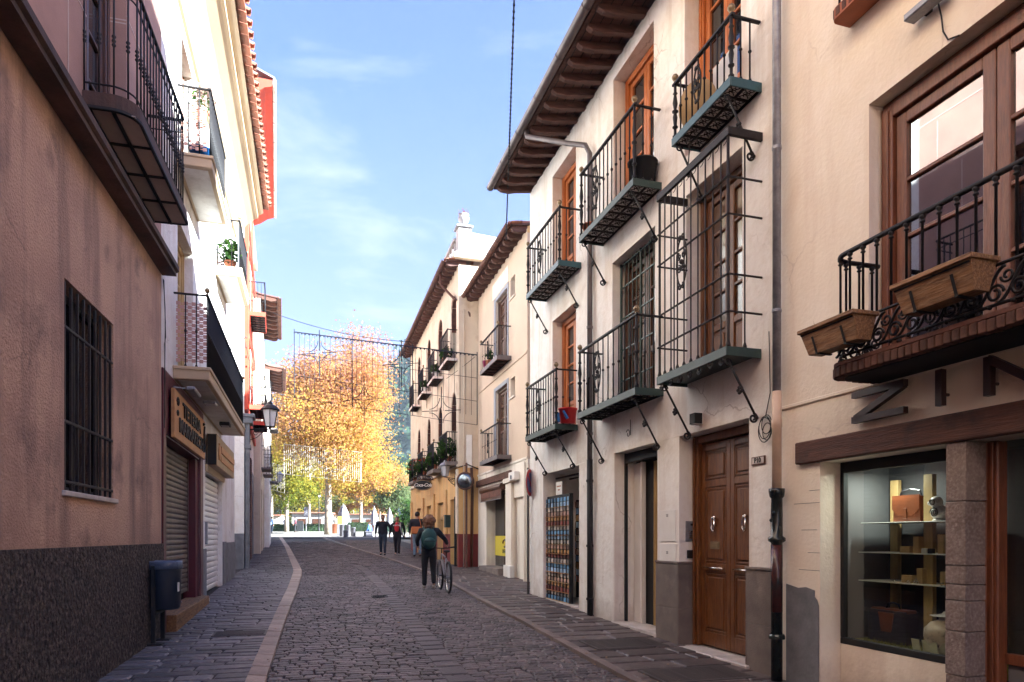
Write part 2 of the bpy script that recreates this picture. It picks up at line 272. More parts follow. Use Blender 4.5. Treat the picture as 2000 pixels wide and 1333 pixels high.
# ---------------------------------------------------------------- mesh builder
class MB:
    def __init__(s): s.v = []; s.f = []; s.mi = []; s.cur = 0
    def add(s, vs, fs, mi=None):
        o = len(s.v); s.v.extend([tuple(p) for p in vs]); k = s.cur if mi is None else mi
        for f in fs: s.f.append(tuple(i + o for i in f)); s.mi.append(k)
        return s
    def box(s, x0, y0, z0, x1, y1, z1, mi=None):
        x0, x1 = min(x0, x1), max(x0, x1); y0, y1 = min(y0, y1), max(y0, y1); z0, z1 = min(z0, z1), max(z0, z1)
        return s.add([(x0,y0,z0),(x1,y0,z0),(x1,y1,z0),(x0,y1,z0),(x0,y0,z1),(x1,y0,z1),(x1,y1,z1),(x0,y1,z1)],
              [(0,3,2,1),(4,5,6,7),(0,1,5,4),(1,2,6,5),(2,3,7,6),(3,0,4,7)], mi)
    def bbox(s, x0, y0, z0, x1, y1, z1, b=0.01, mi=None):
        """box with chamfered edges"""
        vs = []
        X = [min(x0,x1), max(x0,x1)]; Y = [min(y0,y1), max(y0,y1)]; Z = [min(z0,z1), max(z0,z1)]
        idx = {}
        for i in (0,1):
            for j in (0,1):
                for k in (0,1):
                    sx_, sy_, sz_ = (1,-1)[i], (1,-1)[j], (1,-1)[k]
                    for a in range(3):
                        p = [X[i]+sx_*b, Y[j]+sy_*b, Z[k]+sz_*b]; p[a] = (X[i], Y[j], Z[k])[a]
                        idx[(i,j,k,a)] = len(vs); vs.append(p)
        fs = []
        q = [(0,0),(1,0),(1,1),(0,1)]
        for i in (0,1): fs.append([idx[(i,a,c,0)] for a,c in (q if i else q[::-1])])
        for j in (0,1): fs.append([idx[(a,j,c,1)] for a,c in (q[::-1] if j else q)])
        for k in (0,1): fs.append([idx[(a,c,k,2)] for a,c in (q if k else q[::-1])])
        for j in (0,1):
            for k in (0,1): fs.append([idx[(0,j,k,1)], idx[(1,j,k,1)], idx[(1,j,k,2)], idx[(0,j,k,2)]])
        for i in (0,1):
            for k in (0,1): fs.append([idx[(i,0,k,0)], idx[(i,1,k,0)], idx[(i,1,k,2)], idx[(i,0,k,2)]])
            for j in (0,1): fs.append([idx[(i,j,0,0)], idx[(i,j,1,0)], idx[(i,j,1,1)], idx[(i,j,0,1)]])
            for j in (0,1):
                for k in (0,1): fs.append([idx[(i,j,k,0)], idx[(i,j,k,1)], idx[(i,j,k,2)]])
        return s.add(vs, fs, mi)
    def tube(s, pts, r, n=8, cap=True, mi=None, closed=False):
        pts = [Vector(p) for p in pts]; k = len(pts)
        if k < 2: return s
        rr = r if isinstance(r, (list, tuple)) else [r] * k
        vs = []; prev = None
        for i, p in enumerate(pts):
            if closed: t = (pts[(i+1) % k] - pts[i-1])
            else: t = (pts[min(i+1, k-1)] - pts[max(i-1, 0)])
            if t.length < 1e-9: t = Vector((0,0,1))
            t.normalize()
            if prev is None:
                a = Vector((0,0,1)) if abs(t.z) < 0.9 else Vector((1,0,0)); u = t.cross(a).normalized()
            else:
                u = (prev - t * prev.dot(t))
                u = u.normalized() if u.length > 1e-6 else t.orthogonal().normalized()
            prev = u; wv = t.cross(u)
            for j in range(n):
                an = 2*math.pi*j/n; vs.append(p + (u*math.cos(an) + wv*math.sin(an)) * rr[i])
        fs = []
        for i in range(k if closed else k-1):
            for j in range(n):
                a = i*n+j; b_ = i*n+(j+1) % n; i2 = ((i+1) % k)*n
                fs.append((a, b_, i2+(j+1) % n, i2+j))
        if cap and not closed: fs.append(tuple(range(n))[::-1]); fs.append(tuple((k-1)*n+j for j in range(n)))
        return s.add(vs, fs, mi)
    def lathe(s, cx, cy, prof, n=10, mi=None, z0=0):
        vs = []; k = len(prof)
        for r, z in prof:
            for j in range(n):
                a = 2*math.pi*j/n; vs.append((cx + r*math.cos(a), cy + r*math.sin(a), z0 + z))
        fs = [(i*n+j, i*n+(j+1) % n, (i+1)*n+(j+1) % n, (i+1)*n+j) for i in range(k-1) for j in range(n)]
        fs.append(tuple(range(n))[::-1]); fs.append(tuple((k-1)*n+j for j in range(n)))
        return s.add(vs, fs, mi)
    def ball(s, c, r, n=10, k=6, mi=None, sc3=(1,1,1)):
        vs = []
        for i in range(k+1):
            ph = math.pi*i/k
            for j in range(n):
                a = 2*math.pi*j/n
                vs.append((c[0]+r*sc3[0]*math.sin(ph)*math.cos(a), c[1]+r*sc3[1]*math.sin(ph)*math.sin(a), c[2]-r*sc3[2]*math.cos(ph)))
        fs = [(i*n+j, i*n+(j+1) % n, (i+1)*n+(j+1) % n, (i+1)*n+j) for i in range(k) for j in range(n)]
        return s.add(vs, fs, mi)
    def prism(s, poly, o, ax, ay, ext, mi=None):
        o, ax, ay, ext = Vector(o), Vector(ax), Vector(ay), Vector(ext); n = len(poly)
        a = [o + ax*p[0] + ay*p[1] for p in poly]; vs = a + [p + ext for p in a]
        fs = [tuple(range(n))[::-1], tuple(range(n, 2*n))] + [(i, (i+1) % n, n+(i+1) % n, n+i) for i in range(n)]
        return s.add(vs, fs, mi)
    def quad(s, a, b, c, d, mi=None): return s.add([a, b, c, d], [(0,1,2,3)], mi)
    def mesh(s, name, mats, smooth=False):
        me = bpy.data.meshes.new(name); me.from_pydata(s.v, [], s.f)
        if not isinstance(mats, (list, tuple)): mats = [mats]
        for x in mats: me.materials.append(m[x] if isinstance(x, str) else x)
        if len(mats) > 1: me.polygons.foreach_set('material_index', s.mi)
        if smooth: me.polygons.foreach_set('use_smooth', [True]*len(me.polygons))
        me.update(); return me
    def build(s, name, mats, parent=None, loc=(0,0,0), smooth=False, rot=None):
        return put(s.mesh(name, mats, smooth), name, parent, loc, rot)
def put(me, name, parent=None, loc=(0,0,0), rot=None):
    o = bpy.data.objects.new(name, me); C.objects.link(o); o.location = loc
    if rot is not None: o.rotation_euler = rot if hasattr(rot, '__len__') else (0,0,rot)
    if parent is not None: o.parent = parent
    return o
def tag(o, label=None, cat=None, group=None, kind=None):
    if label: o['label'] = label
    if cat: o['category'] = cat
    if group: o['group'] = group
    if kind: o['kind'] = kind
    return o
def empty(name, loc=(0,0,0), rz=0, parent=None):
    o = bpy.data.objects.new(name, None); C.objects.link(o); o.location = loc; o.rotation_euler = (0,0,rz); o.empty_display_size = 0.2
    if parent is not None: o.parent = parent
    return o
def copy_tree(o, parent=None):
    c = o.copy(); C.objects.link(c)
    if parent is not None: c.parent = parent
    for ch in list(o.children): copy_tree(ch, c)
    return c
_tc = {}
def text_mesh(txt, size, depth, shear=0.0, bold=0.0, align='CENTER', space=1.0):
    cu = bpy.data.curves.new('lettering', 'FONT'); cu.body = txt; cu.size = size; cu.extrude = depth; cu.shear = shear; cu.offset = bold
    cu.align_x = align; cu.align_y = 'CENTER'; cu.resolution_u = 3; cu.space_character = space
    o = bpy.data.objects.new('lettering', cu); C.objects.link(o); bpy.context.view_layer.update()
    me = bpy.data.meshes.new_from_object(o.evaluated_get(bpy.context.evaluated_depsgraph_get()))
    bpy.data.objects.remove(o); bpy.data.curves.remove(cu); return me

# ---------------------------------------------------------------- ground shape and facade frames
def gz(Y): return 0.028*Y if Y < 80 else 2.24
class Frame:
    """vertical facade plane; local x along it, y towards the street"""
    def __init__(s, x, y, slope, right=True):
        d = Vector((slope, 1, 0)).normalized()
        s.ex = d if right else -d; s.ey = Vector((-s.ex.y, s.ex.x, 0)); s.o = Vector((x, y, 0)); s.ang = math.atan2(s.ex.y, s.ex.x); s.right = right
    def uv(s, u, v, t=0):
        r = Vector(((u-CX)/F, 1, 0)); lam = (t + s.o.dot(s.ey)) / r.dot(s.ey); p = r*lam
        return (p - s.o).dot(s.ex), CH + lam*(HY-v)/F
    def x(s, u, t=0): return s.uv(u, 1000, t)[0]
    def z(s, u, v, t=0): return s.uv(u, v, t)[1]
    def at(s, Y):  # local x where the facade line crosses depth Y
        return (Y - s.o.y) / s.ex.y
    def world(s, x, t, z=0): return s.o + s.ex*x + s.ey*t + Vector((0,0,z))
FR = Frame(4.885-0.302*7.0, 7.0, -0.302)             # right-hand near houses, boundary of cream / white at x=0
FR3 = Frame(5.5-0.29*17.6, 17.6, -0.29)
FR4 = Frame(4.7-0.285*22.7, 22.7, -0.285)
FL1 = Frame(-2.42-0.2626*9.63, 9.63, -0.2626, False)
FL2 = Frame(-2.06-0.30*9.63, 9.63, -0.30, False)
FL3 = Frame(-1.04-0.345*22.0, 22.0, -0.345, False)
def house(name, fr, label, cat='house'):
    return tag(empty(name, (fr.o.x, fr.o.y, 0), fr.ang), label, cat)
# ---------------------------------------------------------------- building kit (local frame: x along, y to street, z up)
def wall(name, mats, parent, x0, x1, z0, z1, ops, bands=None, depth_body=6.0, solid=True, wob=0.0, body=0):
    """front skin with real openings; ops = (x0,x1,z0,z1,reveal_depth[,reveal_mat,back_mat])"""
    b = MB(); xs = {x0, x1}; zs = {z0, z1}
    for o in ops: xs |= {max(x0, o[0]), min(x1, o[1])}; zs |= {max(z0, o[2]), min(z1, o[3])}
    if bands: zs |= {k[0] for k in bands if z0 < k[0] < z1}
    def dens(v, step):
        v = sorted(v); out = [v[0]]
        for a, c in zip(v, v[1:]):
            k = max(1, int(math.ceil((c-a)/step)))
            for i in range(1, k+1): out.append(a + (c-a)*i/k)
        return out
    xs = dens(xs, 0.6); zs = dens(zs, 0.6)
    def inside(x, z): return any(o[0]-1e-4 < x < o[1]+1e-4 and o[2]-1e-4 < z < o[3]+1e-4 for o in ops)
    vid = {}
    edge = set()
    for o in ops:
        for x in xs:
            for z in zs:
                if o[0]-1e-4 <= x <= o[1]+1e-4 and o[2]-1e-4 <= z <= o[3]+1e-4: edge.add((round(x,4), round(z,4)))
    def V(x, z):
        k = (round(x,4), round(z,4))
        if k not in vid:
            y = 0.0
            if wob and k not in edge and x0+1e-3 < x < x1-1e-3: y = (math.sin(x*1.7+z*0.9)+math.sin(x*0.6-z*2.1+1))*wob*0.5
            vid[k] = len(b.v); b.v.append((x, y, z))
        return vid[k]
    for i in range(len(xs)-1):
        for j in range(len(zs)-1):
            xm = (xs[i]+xs[i+1])/2; zm = (zs[j]+zs[j+1])/2
            if inside(xm, zm): continue
            mi = body
            if bands:
                for zt, k in bands:
                    if zm < zt: mi = k; break
            b.f.append((V(xs[i+1],zs[j]), V(xs[i],zs[j]), V(xs[i],zs[j+1]), V(xs[i+1],zs[j+1]))); b.mi.append(mi)
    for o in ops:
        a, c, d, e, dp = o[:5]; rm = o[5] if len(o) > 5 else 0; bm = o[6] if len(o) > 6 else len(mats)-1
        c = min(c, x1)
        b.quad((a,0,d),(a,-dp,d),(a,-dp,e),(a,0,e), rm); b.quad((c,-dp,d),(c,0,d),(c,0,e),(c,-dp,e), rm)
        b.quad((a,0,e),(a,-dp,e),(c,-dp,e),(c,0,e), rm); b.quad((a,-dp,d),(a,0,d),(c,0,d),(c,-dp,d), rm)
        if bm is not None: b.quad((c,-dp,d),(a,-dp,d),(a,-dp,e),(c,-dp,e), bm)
    if solid:
        D = depth_body
        def endq(x, flip):
            zz = [z0] + ([k[0] for k in bands if z0 < k[0] < z1] if bands else []) + [z1]
            for q0, q1 in zip(zz, zz[1:]):
                mi = body
                if bands:
                    for zt, k in bands:
                        if (q0+q1)/2 < zt: mi = k; break
                p = [(x,0,q0),(x,-D,q0),(x,-D,q1),(x,0,q1)]
                b.quad(*(p if not flip else p[::-1]), mi)
        endq(x0, False); endq(x1, True)
        b.quad((x0,-D,z0),(x1,-D,z0),(x1,-D,z1),(x0,-D,z1), body)
        b.quad((x0,0,z1),(x0,-D,z1),(x1,-D,z1),(x1,0,z1), body)
    return b.build(name, mats, parent)

def bar(b, x0, y, x1, z0, z1, t, mi=None): b.bbox(x0, y-t/2, z0, x1, y+t/2, z1, min(0.008, abs(x1-x0)*0.2, abs(z1-z0)*0.2), mi)
def french(parent, x0, x1, z0, z1, y, wm='orange', gm='pane', rows=3, solid=0.28, fw=0.09, sw=0.075, leaves=2, panel=True, name='french_window', cols=1):
    """double-leaf glazed door: outer frame > leaf stiles, panes, raised bottom panels"""
    b = MB(); z1_ = z1
    bar(b, x0, y, x0+fw, z0, z1, 0.10); bar(b, x1-fw, y, x1, z0, z1, 0.10); bar(b, x0+fw, y, x1-fw, z1-fw, z1, 0.10)
    b.bbox(x0+fw*0.35, y+0.05, z0, x0+fw*0.75, y+0.066, z1-fw*0.4, 0.004); b.bbox(x1-fw*0.75, y+0.05, z0, x1-fw*0.35, y+0.066, z1-fw*0.4, 0.004)
    fr = b.build(name, wm, parent)
    L0 = x0+fw+0.006; L1 = x1-fw-0.006; lw = (L1-L0)/leaves
    for i in range(leaves):
        a = L0+i*lw+0.004; c = L0+(i+1)*lw-0.004; t = z1-fw-0.008; yy = y-0.012
        q = MB(); bar(q, a, yy, a+sw, z0, t, 0.055); bar(q, c-sw, yy, c, z0, t, 0.055)
        bar(q, a+sw, yy, c-sw, t-sw, t, 0.055); bar(q, a+sw, yy, c-sw, z0, z0+sw*1.3, 0.055)
        zp = z0+(t-z0)*solid if panel else z0+sw*1.3
        if panel: bar(q, a+sw, yy, c-sw, zp, zp+sw, 0.055)
        zg0 = zp+(sw if panel else 0); zg1 = t-sw
        for r in range(1, rows): zz = zg0+(zg1-zg0)*r/rows; bar(q, a+sw, yy, c-sw, zz-0.018, zz+0.018, 0.045)
        for k in range(1, cols): xx = a+sw+(c-sw-a-sw)*k/cols; bar(q, xx-0.014, yy, xx+0.014, zg0, zg1, 0.04)
        q.build('window_leaf', wm, fr)
        for r in range(rows):
            za = zg0+(zg1-zg0)*r/rows+0.005; zb = zg0+(zg1-zg0)*(r+1)/rows-0.005
            MB().box(a+sw*0.9, yy-0.012, za, c-sw*0.9, yy-0.006, zb).build('pane', gm, fr)
        if panel:
            MB().box(a+sw*0.9, yy-0.01, z0+sw*1.2, c-sw*0.9, yy+0.004, zp+0.01).bbox(a+sw*1.4, yy+0.0, z0+sw*1.7, c-sw*1.4, yy+0.022, zp-sw*0.5, 0.012).build('panel', wm, fr)
    return fr

# balusters and posts (shared meshes)
_bc = {}
def baluster_mesh(h, r, style, mt):
    k = (round(h,3), r, style, mt)
    if k in _bc: return _bc[k]
    b = MB()
    if style == 'knob':      # straight bar with a small collar
        b.lathe(0,0,[(r,0),(r,h*.48),(r*1.9,h*.485),(r*2.1,h*.5),(r*1.9,h*.515),(r,h*.52),(r,h*.03+h*.97)],6); b.lathe(0,0,[(r*2.2,0),(r*2.2,.015),(r,.04)],6)
    elif style == 'double':  # knot of three beads
        pr = [(r,0),(r,h*.40)]
        for c_ in (.42,.455,.49): pr += [(r*1.2,h*(c_-.014)),(r*2.3,h*c_),(r*1.2,h*(c_+.014))]
        b.lathe(0,0,pr+[(r,h*.52),(r,h)],8)
    elif style == 'cap':     # bead just below the rail
        b.lathe(0,0,[(r,0),(r,h*.88),(r*2,h*.89),(r*2,h*.905),(r*1.3,h*.91),(r*1.3,h*.93),(r*2.3,h*.95),(r*2.3,h*.97),(r,h)],8)
    elif style == 'post':    # turned corner post
        b.lathe(0,0,[(r*1.6,0),(r*1.6,h*.04),(r*.9,h*.06),(r*.9,h*.18),(r*1.7,h*.19),(r*1.7,h*.21),(r*.9,h*.22),(r*1.5,h*.38),(r*.9,h*.46),(r*1.9,h*.48),(r*1.9,h*.5),(r*.8,h*.52),(r*1.6,h*.64),(r*.8,h*.8),(r*1.5,h*.82),(r*.9,h*.85),(r*.9,h)],10)
    else: b.lathe(0,0,[(r,0),(r,h)],5)
    _bc[k] = b.mesh('baluster', mt, True); return _bc[k]
def spiral(b, c, r0, r1, turns, r, ax=(1,0,0), ay=(0,0,1), st=0, n=18, sg=1, k=6):
    c = Vector(c); ax = Vector(ax); ay = Vector(ay); p = []
    for i in range(n+1):
        a = st + sg*turns*2*math.pi*i/n; q = r0+(r1-r0)*i/n; p.append(c+ax*q*math.cos(a)+ay*q*math.sin(a))
    b.tube(p, r, k)
def scroll_mesh(h, mt):
    """heart-and-lyre wrought scroll panel, about 0.2 wide"""
    k = ('scroll', round(h,2), mt)
    if k in _bc: return _bc[k]
    b = MB(); w_ = h*0.18; r = 0.011
    for sg in (-1, 1):
        p = [(sg*w_*math.sin(math.pi*t)*(1.0), 0, h*(0.5+0.5*math.cos(math.pi*(1-t))*0.92)) for t in [i/16 for i in range(17)]]
        b.tube(p, r, 6)
        for zc in (0.38, 0.62):
            spiral(b, (sg*w_*0.45, 0.004, h*zc), w_*0.42, w_*0.10, 1.4, r*0.9, st=math.pi/2, sg=sg*(1 if zc < .5 else -1))
        spiral(b, (sg*w_*0.28, 0.004, h*0.97), w_*0.3, w_*0.08, 1.2, r, st=-math.pi/2, sg=sg); spiral(b, (sg*w_*0.28, 0.004, h*0.03), w_*0.3, w_*0.08, 1.2, r, st=math.pi/2, sg=-sg)
    b.lathe(0,0,[(r*1.6,h*.46),(r*3,h*.5),(r*1.6,h*.54)],6)
    _bc[k] = b.mesh('scroll_panel', mt, True); return _bc[k]
def bracket_mesh(dep, drop, mt):
    """raking stay with scrolled foot and rosette"""
    k = ('br', round(dep,2), round(drop,2), mt)
    if k in _bc: return _bc[k]
    b = MB(); b.tube([(0, dep-0.02, -0.03), (0, 0.03, -drop)], 0.013, 6)
    spiral(b, (0, 0.065, -drop-0.015), 0.055, 0.015, 1.5, 0.012, ax=(0,1,0), st=math.pi*0.5, sg=1)
    spiral(b, (0, dep-0.02, -0.06), 0.045, 0.012, 1.3, 0.010, ax=(0,1,0), st=math.pi, sg=-1)
    c = Vector((0, dep*0.55, -drop*0.55))
    for i in range(5):
        a = i*2*math.pi/5; b.ball((c.x+0.03*math.cos(a), c.y+0.012, c.z+0.03*math.sin(a)), 0.021, 6, 4)
    b.ball((0, 0.02, -drop-0.01), 0.022, 6, 4)
    _bc[k] = b.mesh('bracket', mt, True); return _bc[k]
def patt_tile_mesh(sx_, sy_, mt):
    """small soffit tile with a raised arabesque"""
    k = ('ut', round(sx_,3), round(sy_,3), mt)
    if k in _bc: return _bc[k]
    b = MB(); b.box(-sx_/2, -sy_/2, 0, sx_/2, sy_/2, 0.012, 0)
    for q in range(4):
        a = q*math.pi/2
        for d_ in (0.25, 0.62):
            cx_ = d_*sx_*0.6*math.cos(a+0.4); cy_ = d_*sy_*0.6*math.sin(a+0.4)
            b.tube([(cx_+0.022*math.cos(t), cy_+0.022*math.sin(t), -0.002) for t in [i*0.9 for i in range(6)]], 0.0045, 4, mi=1)
    b.tube([(-sx_*.4,-sy_*.4,-.002),(0,0,-.004),(sx_*.4,sy_*.4,-.002)], 0.006, 4, mi=1); b.tube([(sx_*.4,-sy_*.4,-.002),(0,0,-.004),(-sx_*.4,sy_*.4,-.002)], 0.006, 4, mi=1)
    _bc[k] = b.mesh('underside_tile', mt); return _bc[k]

def balcony(parent, x0, x1, z, dep, rh, n, mt='iron', slabm='greeniron', sh=0.10, style='knob', r=0.0095, posts=True, finial=True, scroll=None,
            brackets=True, tiles=True, nside=3, label=None, solid=False, brk=0.62, postr=0.020, midrail=False, railr=None, soffit_m=('sill','iron'), tile_sz=0.2):
    """iron balcony: slab frame (part) > baluster, handrail, corner_post, finial, scroll_panel, bracket, underside_tile"""
    b = MB(); W = x1-x0
    if solid: b.bbox(0, 0.003, -sh, W, dep, 0, 0.012)
    else:
        b.bbox(0, dep-0.02, -sh, W, dep, 0, 0.004); b.bbox(0, 0.003, -sh, 0.02, dep-0.02, 0, 0.004); b.bbox(W-0.02, 0.003, -sh, W, dep-0.02, 0, 0.004)
        b.box(0.02, 0.004, -sh*0.35, W-0.02, dep-0.02, -0.012)
    s = b.build('balcony', slabm, parent, (x0, 0, z))
    if label: s['label'] = label
    yf = dep-0.035
    pr = railr or 0.014
    q = MB(); q.bbox(-0.01, yf-0.024, rh-0.015, W+0.01, yf+0.024, rh+0.015, 0.004)
    for xe in (0.03, W-0.03): q.bbox(xe-0.02, 0.01, rh-0.012, xe+0.02, yf-0.022, rh+0.012, 0.004)
    q.build('handrail', mt, s)
    if midrail:
        q = MB(); q.tube([(0.03,0.01,midrail),(0.03,yf,midrail),(W-0.03,yf,midrail),(W-0.03,0.01,midrail)], 0.009, 5); q.build('rail', mt, s)
    bm = baluster_mesh(rh-0.01, r, style, mt)
    sc_i = int(round(n*scroll)) if scroll is not None else None
    for i in range(1, n):
        put(bm, 'baluster', s, (0.03+(W-0.06)*i/n, yf, 0))
    if sc_i is not None: put(scroll_mesh(rh*0.62, mt), 'scroll_panel', s, (0.03+(W-0.06)*(sc_i)/n, yf+0.012, rh*0.2))
    for xe in (0.03, W-0.03):
        for j in range(1, nside): put(bm, 'baluster', s, (xe, 0.02+(yf-0.02)*j/nside, 0))
        put(baluster_mesh(rh, postr if posts else r, 'post' if posts else 'plain', mt), 'corner_post', s, (xe, yf, 0))
        if finial:
            fk = ('fin', mt)
            if fk not in _bc: _bc[fk] = MB().lathe(0,0,[(0.012,0),(0.02,0.012),(0.012,0.024),(0.028,0.038),(0.041,0.062),(0.041,0.078),(0.028,0.103),(0.008,0.115)],10).mesh('finial', 'brass', True)
            put(_bc[fk], 'finial', s, (xe, yf, rh+0.01))
    if brackets:
        bk = bracket_mesh(dep-0.03, brk, mt)
        for xe in (0.12, W-0.1): put(bk, 'bracket', s, (xe, 0, -sh))
    if tiles:
        nx = max(1, round((W-0.06)/tile_sz)); ny = max(1, round((dep-0.04)/tile_sz)); tx = (W-0.06)/nx; ty = (dep-0.04)/ny
        tm = patt_tile_mesh(tx-0.03, ty-0.03, soffit_m)
        for i in range(nx):
            for j in range(ny): put(tm, 'underside_tile', s, (0.03+tx*(i+.5), 0.015+ty*(j+.5), -sh*0.62))
        g = MB()
        for i in range(nx+1): g.box(0.024+tx*i, 0.01, -sh*0.85, 0.036+tx*i, dep-0.02, -sh*0.55)
        for j in range(ny+1): g.box(0.02, 0.008+ty*j, -sh*0.86, W-0.02, 0.022+ty*j, -sh*0.56)
        g.build('underside_grid', mt, s)
    return s

def barrel_tile_mesh(L_=0.42, rr=0.09, mt='tile'):
    k = ('bt', L_, rr, mt)
    if k in _bc: return _bc[k]
    b = MB(); n = 6; vs = []
    for yy, r2 in ((0, rr), (-L_, rr*0.82)):
        for q in (r2, r2-0.014):
            for i in range(n+1): a = math.pi*i/n; vs.append((q*math.cos(a), yy, q*math.sin(a)))
    w_ = n+1; fs = []
    for i in range(n):
        fs.append((i, i+1, 2*w_+i+1, 2*w_+i)); fs.append((w_+i+1, w_+i, 3*w_+i, 3*w_+i+1))
        fs.append((i, w_+i, w_+i+1, i+1)); fs.append((2*w_+i, 2*w_+i+1, 3*w_+i+1, 3*w_+i))
    b.add(vs, fs); _bc[k] = b.mesh('tile', mt); return _bc[k]
def eave(parent, x0, x1, zw, dep, nraft, pitch=22, rw=0.085, rhh=0.12, gutter=True, back=4.5, tilestep=0.24, rows=3, zdrop=0.0, gm='gutter', raftm='rafter', boards=True):
    """roof: sloping deck > tile; rafter tails, gutter.  zw = underside height at the wall"""
    tp = math.tan(rad(pitch)); zf = zw - dep*tp*0.35
    p2 = math.atan2(zw-zf, dep)
    k = ('raf', round(dep,2), rw, rhh, round(p2,3), raftm)
    if k not in _bc:
        b = MB(); prof = [(-0.25, rhh*.5+0.25*math.tan(p2)), (dep*0.72, rhh*.5-dep*.72*math.tan(p2)), (dep*0.72, -rhh*.5-dep*.72*math.tan(p2)+0.0), (dep*0.60, -rhh*.62-dep*.6*math.tan(p2)), (dep*.45, -rhh*.5-dep*.45*math.tan(p2)), (-0.25, -rhh*.5+0.25*math.tan(p2))]
        prof[1] = (dep*0.93, rhh*.5-dep*.93*math.tan(p2)); prof[2] = (dep*0.93, rhh*.1-dep*.93*math.tan(p2)); prof.insert(3, (dep*0.84, -rhh*.35-dep*.84*math.tan(p2)))
        b.prism(prof, (-rw/2, 0, 0), (0,1,0), (0,0,1), (rw,0,0)); _bc[k] = b.mesh('rafter', raftm)
    for i in range(nraft):
        x = x0+0.12+(x1-x0-0.24)*i/(nraft-1); put(_bc[k], 'rafter', parent, (x, 0, zw+rhh*.5))
    b = MB(); e0 = zw+rhh+0.004; th = 0.05
    yA, yB = dep, -back; zA = e0 - dep*math.tan(p2); zW = e0; zB = zW + back*tp
    for (ya, za, yb, zb) in ((yA, zA, 0, zW), (0, zW, yB, zB)):
        b.add([(x0,ya,za),(x1,ya,za),(x1,yb,zb),(x0,yb,zb),(x0,ya,za+th),(x1,ya,za+th),(x1,yb,zb+th),(x0,yb,zb+th)], [(0,1,2,3),(7,6,5,4),(0,4,5,1),(2,6,7,3),(1,5,6,2),(3,7,4,0)])
    rf = b.build('roof', 'soffit', parent)
    if boards:  # boarding joints seen from below
        g = MB(); nb = int((dep)/0.14)
        for i in range(nb):
            y_ = dep*(i+0.5)/nb; z_ = e0 - y_*math.tan(p2); g.box(x0+.01, y_-0.004, z_-0.012, x1-.01, y_+0.004, z_-0.001)
        g.build('board_joint', 'black', rf)
    tm = barrel_tile_mesh(); n = int((x1-x0)/tilestep)
    for r_ in range(rows):
        for i in range(n):
            y_ = dep+0.05 - r_*0.34; z_ = (e0 - y_*math.tan(p2) if y_ > 0 else e0 - y_*tp) + th + 0.012
            o = put(tm, 'tile', rf, (x0+tilestep*(i+.5), y_, z_)); o.rotation_euler = (-p2*1.0, R.uniform(-.03,.03), R.uniform(-.03,.03))
    # under-tiles seen as a scalloped edge
    g = MB(); 
    for i in range(n+1):
        cx_ = x0+tilestep*i
        pts = [(cx_+0.07*math.cos(a), dep+0.03, zA+th+0.03-0.045*math.sin(-a)) for a in [math.pi+ math.pi*k/5 for k in range(6)]]
        g.add([(p[0], p[1], p[2]) for p in pts]+[(p[0], p[1]-0.3, p[2]+0.3*math.tan(p2)) for p in pts], [(j, j+1, 7+j, 6+j) for j in range(5)])
    g.build('under_tile', 'tile', rf)
    if gutter:
        g = MB(); n_ = 8; rr = 0.075; yy = dep+0.085; zz = zA+0.045; vs = []
        nx = max(2, int((x1-x0)/1.0)); 
        for i in range(nx+1):
            x = x0-0.03+(x1-x0+0.06)*i/nx
            for q in (rr, rr-0.006):
                for j in range(n_+1): a = math.pi+math.pi*j/n_; vs.append((x, yy+q*math.cos(a), zz+q*math.sin(a)))
        W_ = 2*(n_+1); fs = []
        for i in range(nx):
            for j in range(n_):
                fs.append((i*W_+j, (i+1)*W_+j, (i+1)*W_+j+1, i*W_+j+1)); fs.append((i*W_+n_+1+j, i*W_+n_+2+j, (i+1)*W_+n_+2+j, (i+1)*W_+n_+1+j))
        g.add(vs, fs)
        for i in range(nx+1):
            x = x0+(x1-x0)*i/nx; g.tube([(x, yy+(rr+.004)*math.cos(a), zz+(rr+.004)*math.sin(a)) for a in [math.pi+math.pi*j/8 for j in range(9)]], 0.008, 4)
        g.build('gutter', gm, parent, smooth=True)
    return rf
def pipe(name, parent, pts, r, mt, clips=(), n=10):
    b = MB(); b.tube(pts, r, n)
    o = b.build(name, mt, parent, smooth=True)
    for (x, y, z) in clips:
        MB().lathe(0,0,[(r+.010,-.02),(r+.010,.02)],n).build('pipe_clip', mt, o, (x,y,z))
    return o
def roller(parent, x0, x1, z0, z1, y, mt, pitch=0.075, name='roller_shutter'):
    """each curved lath is a piece of its own"""
    g = MB(); g.box(x0, y-0.03, z0, x0+0.03, y+0.03, z1); g.box(x1-0.03, y-0.03, z0, x1, y+0.03, z1)
    o = g.build(name, mt, parent)
    n = int((z1-z0)/pitch); h = (z1-z0)/n
    prof = [(0, 0), (0.016, h*.25), (0.018, h*.5), (0.014, h*.8), (0.0, h*.93), (-.004, h*.93), (-.004, 0)]
    me = MB().prism(prof, (x0+0.03, 0, 0), (0,1,0), (0,0,1), (x1-x0-0.06, 0, 0)).mesh('slat', mt)
    for i in range(n): put(me, 'slat', o, (0, y, z0+h*i))
    return o
def raised_panel(b, x0, x1, z0, z1, y, d=0.02, mi=None):
    """moulded panel: recessed field, raised centre"""
    w_ = 0.022
    b.bbox(x0, y-0.004, z0, x1, y+0.012, z0+w_, 0.005, mi); b.bbox(x0, y-0.004, z1-w_, x1, y+0.012, z1, 0.005, mi)
    b.bbox(x0, y-0.004, z0+w_, x0+w_, y+0.012, z1-w_, 0.005, mi); b.bbox(x1-w_, y-0.004, z0+w_, x1, y+0.012, z1-w_, 0.005, mi)
    k = w_+0.02; b.bbox(x0+k, y-0.006, z0+k, x1-k, y+d*0.6, z1-k, 0.010, mi)

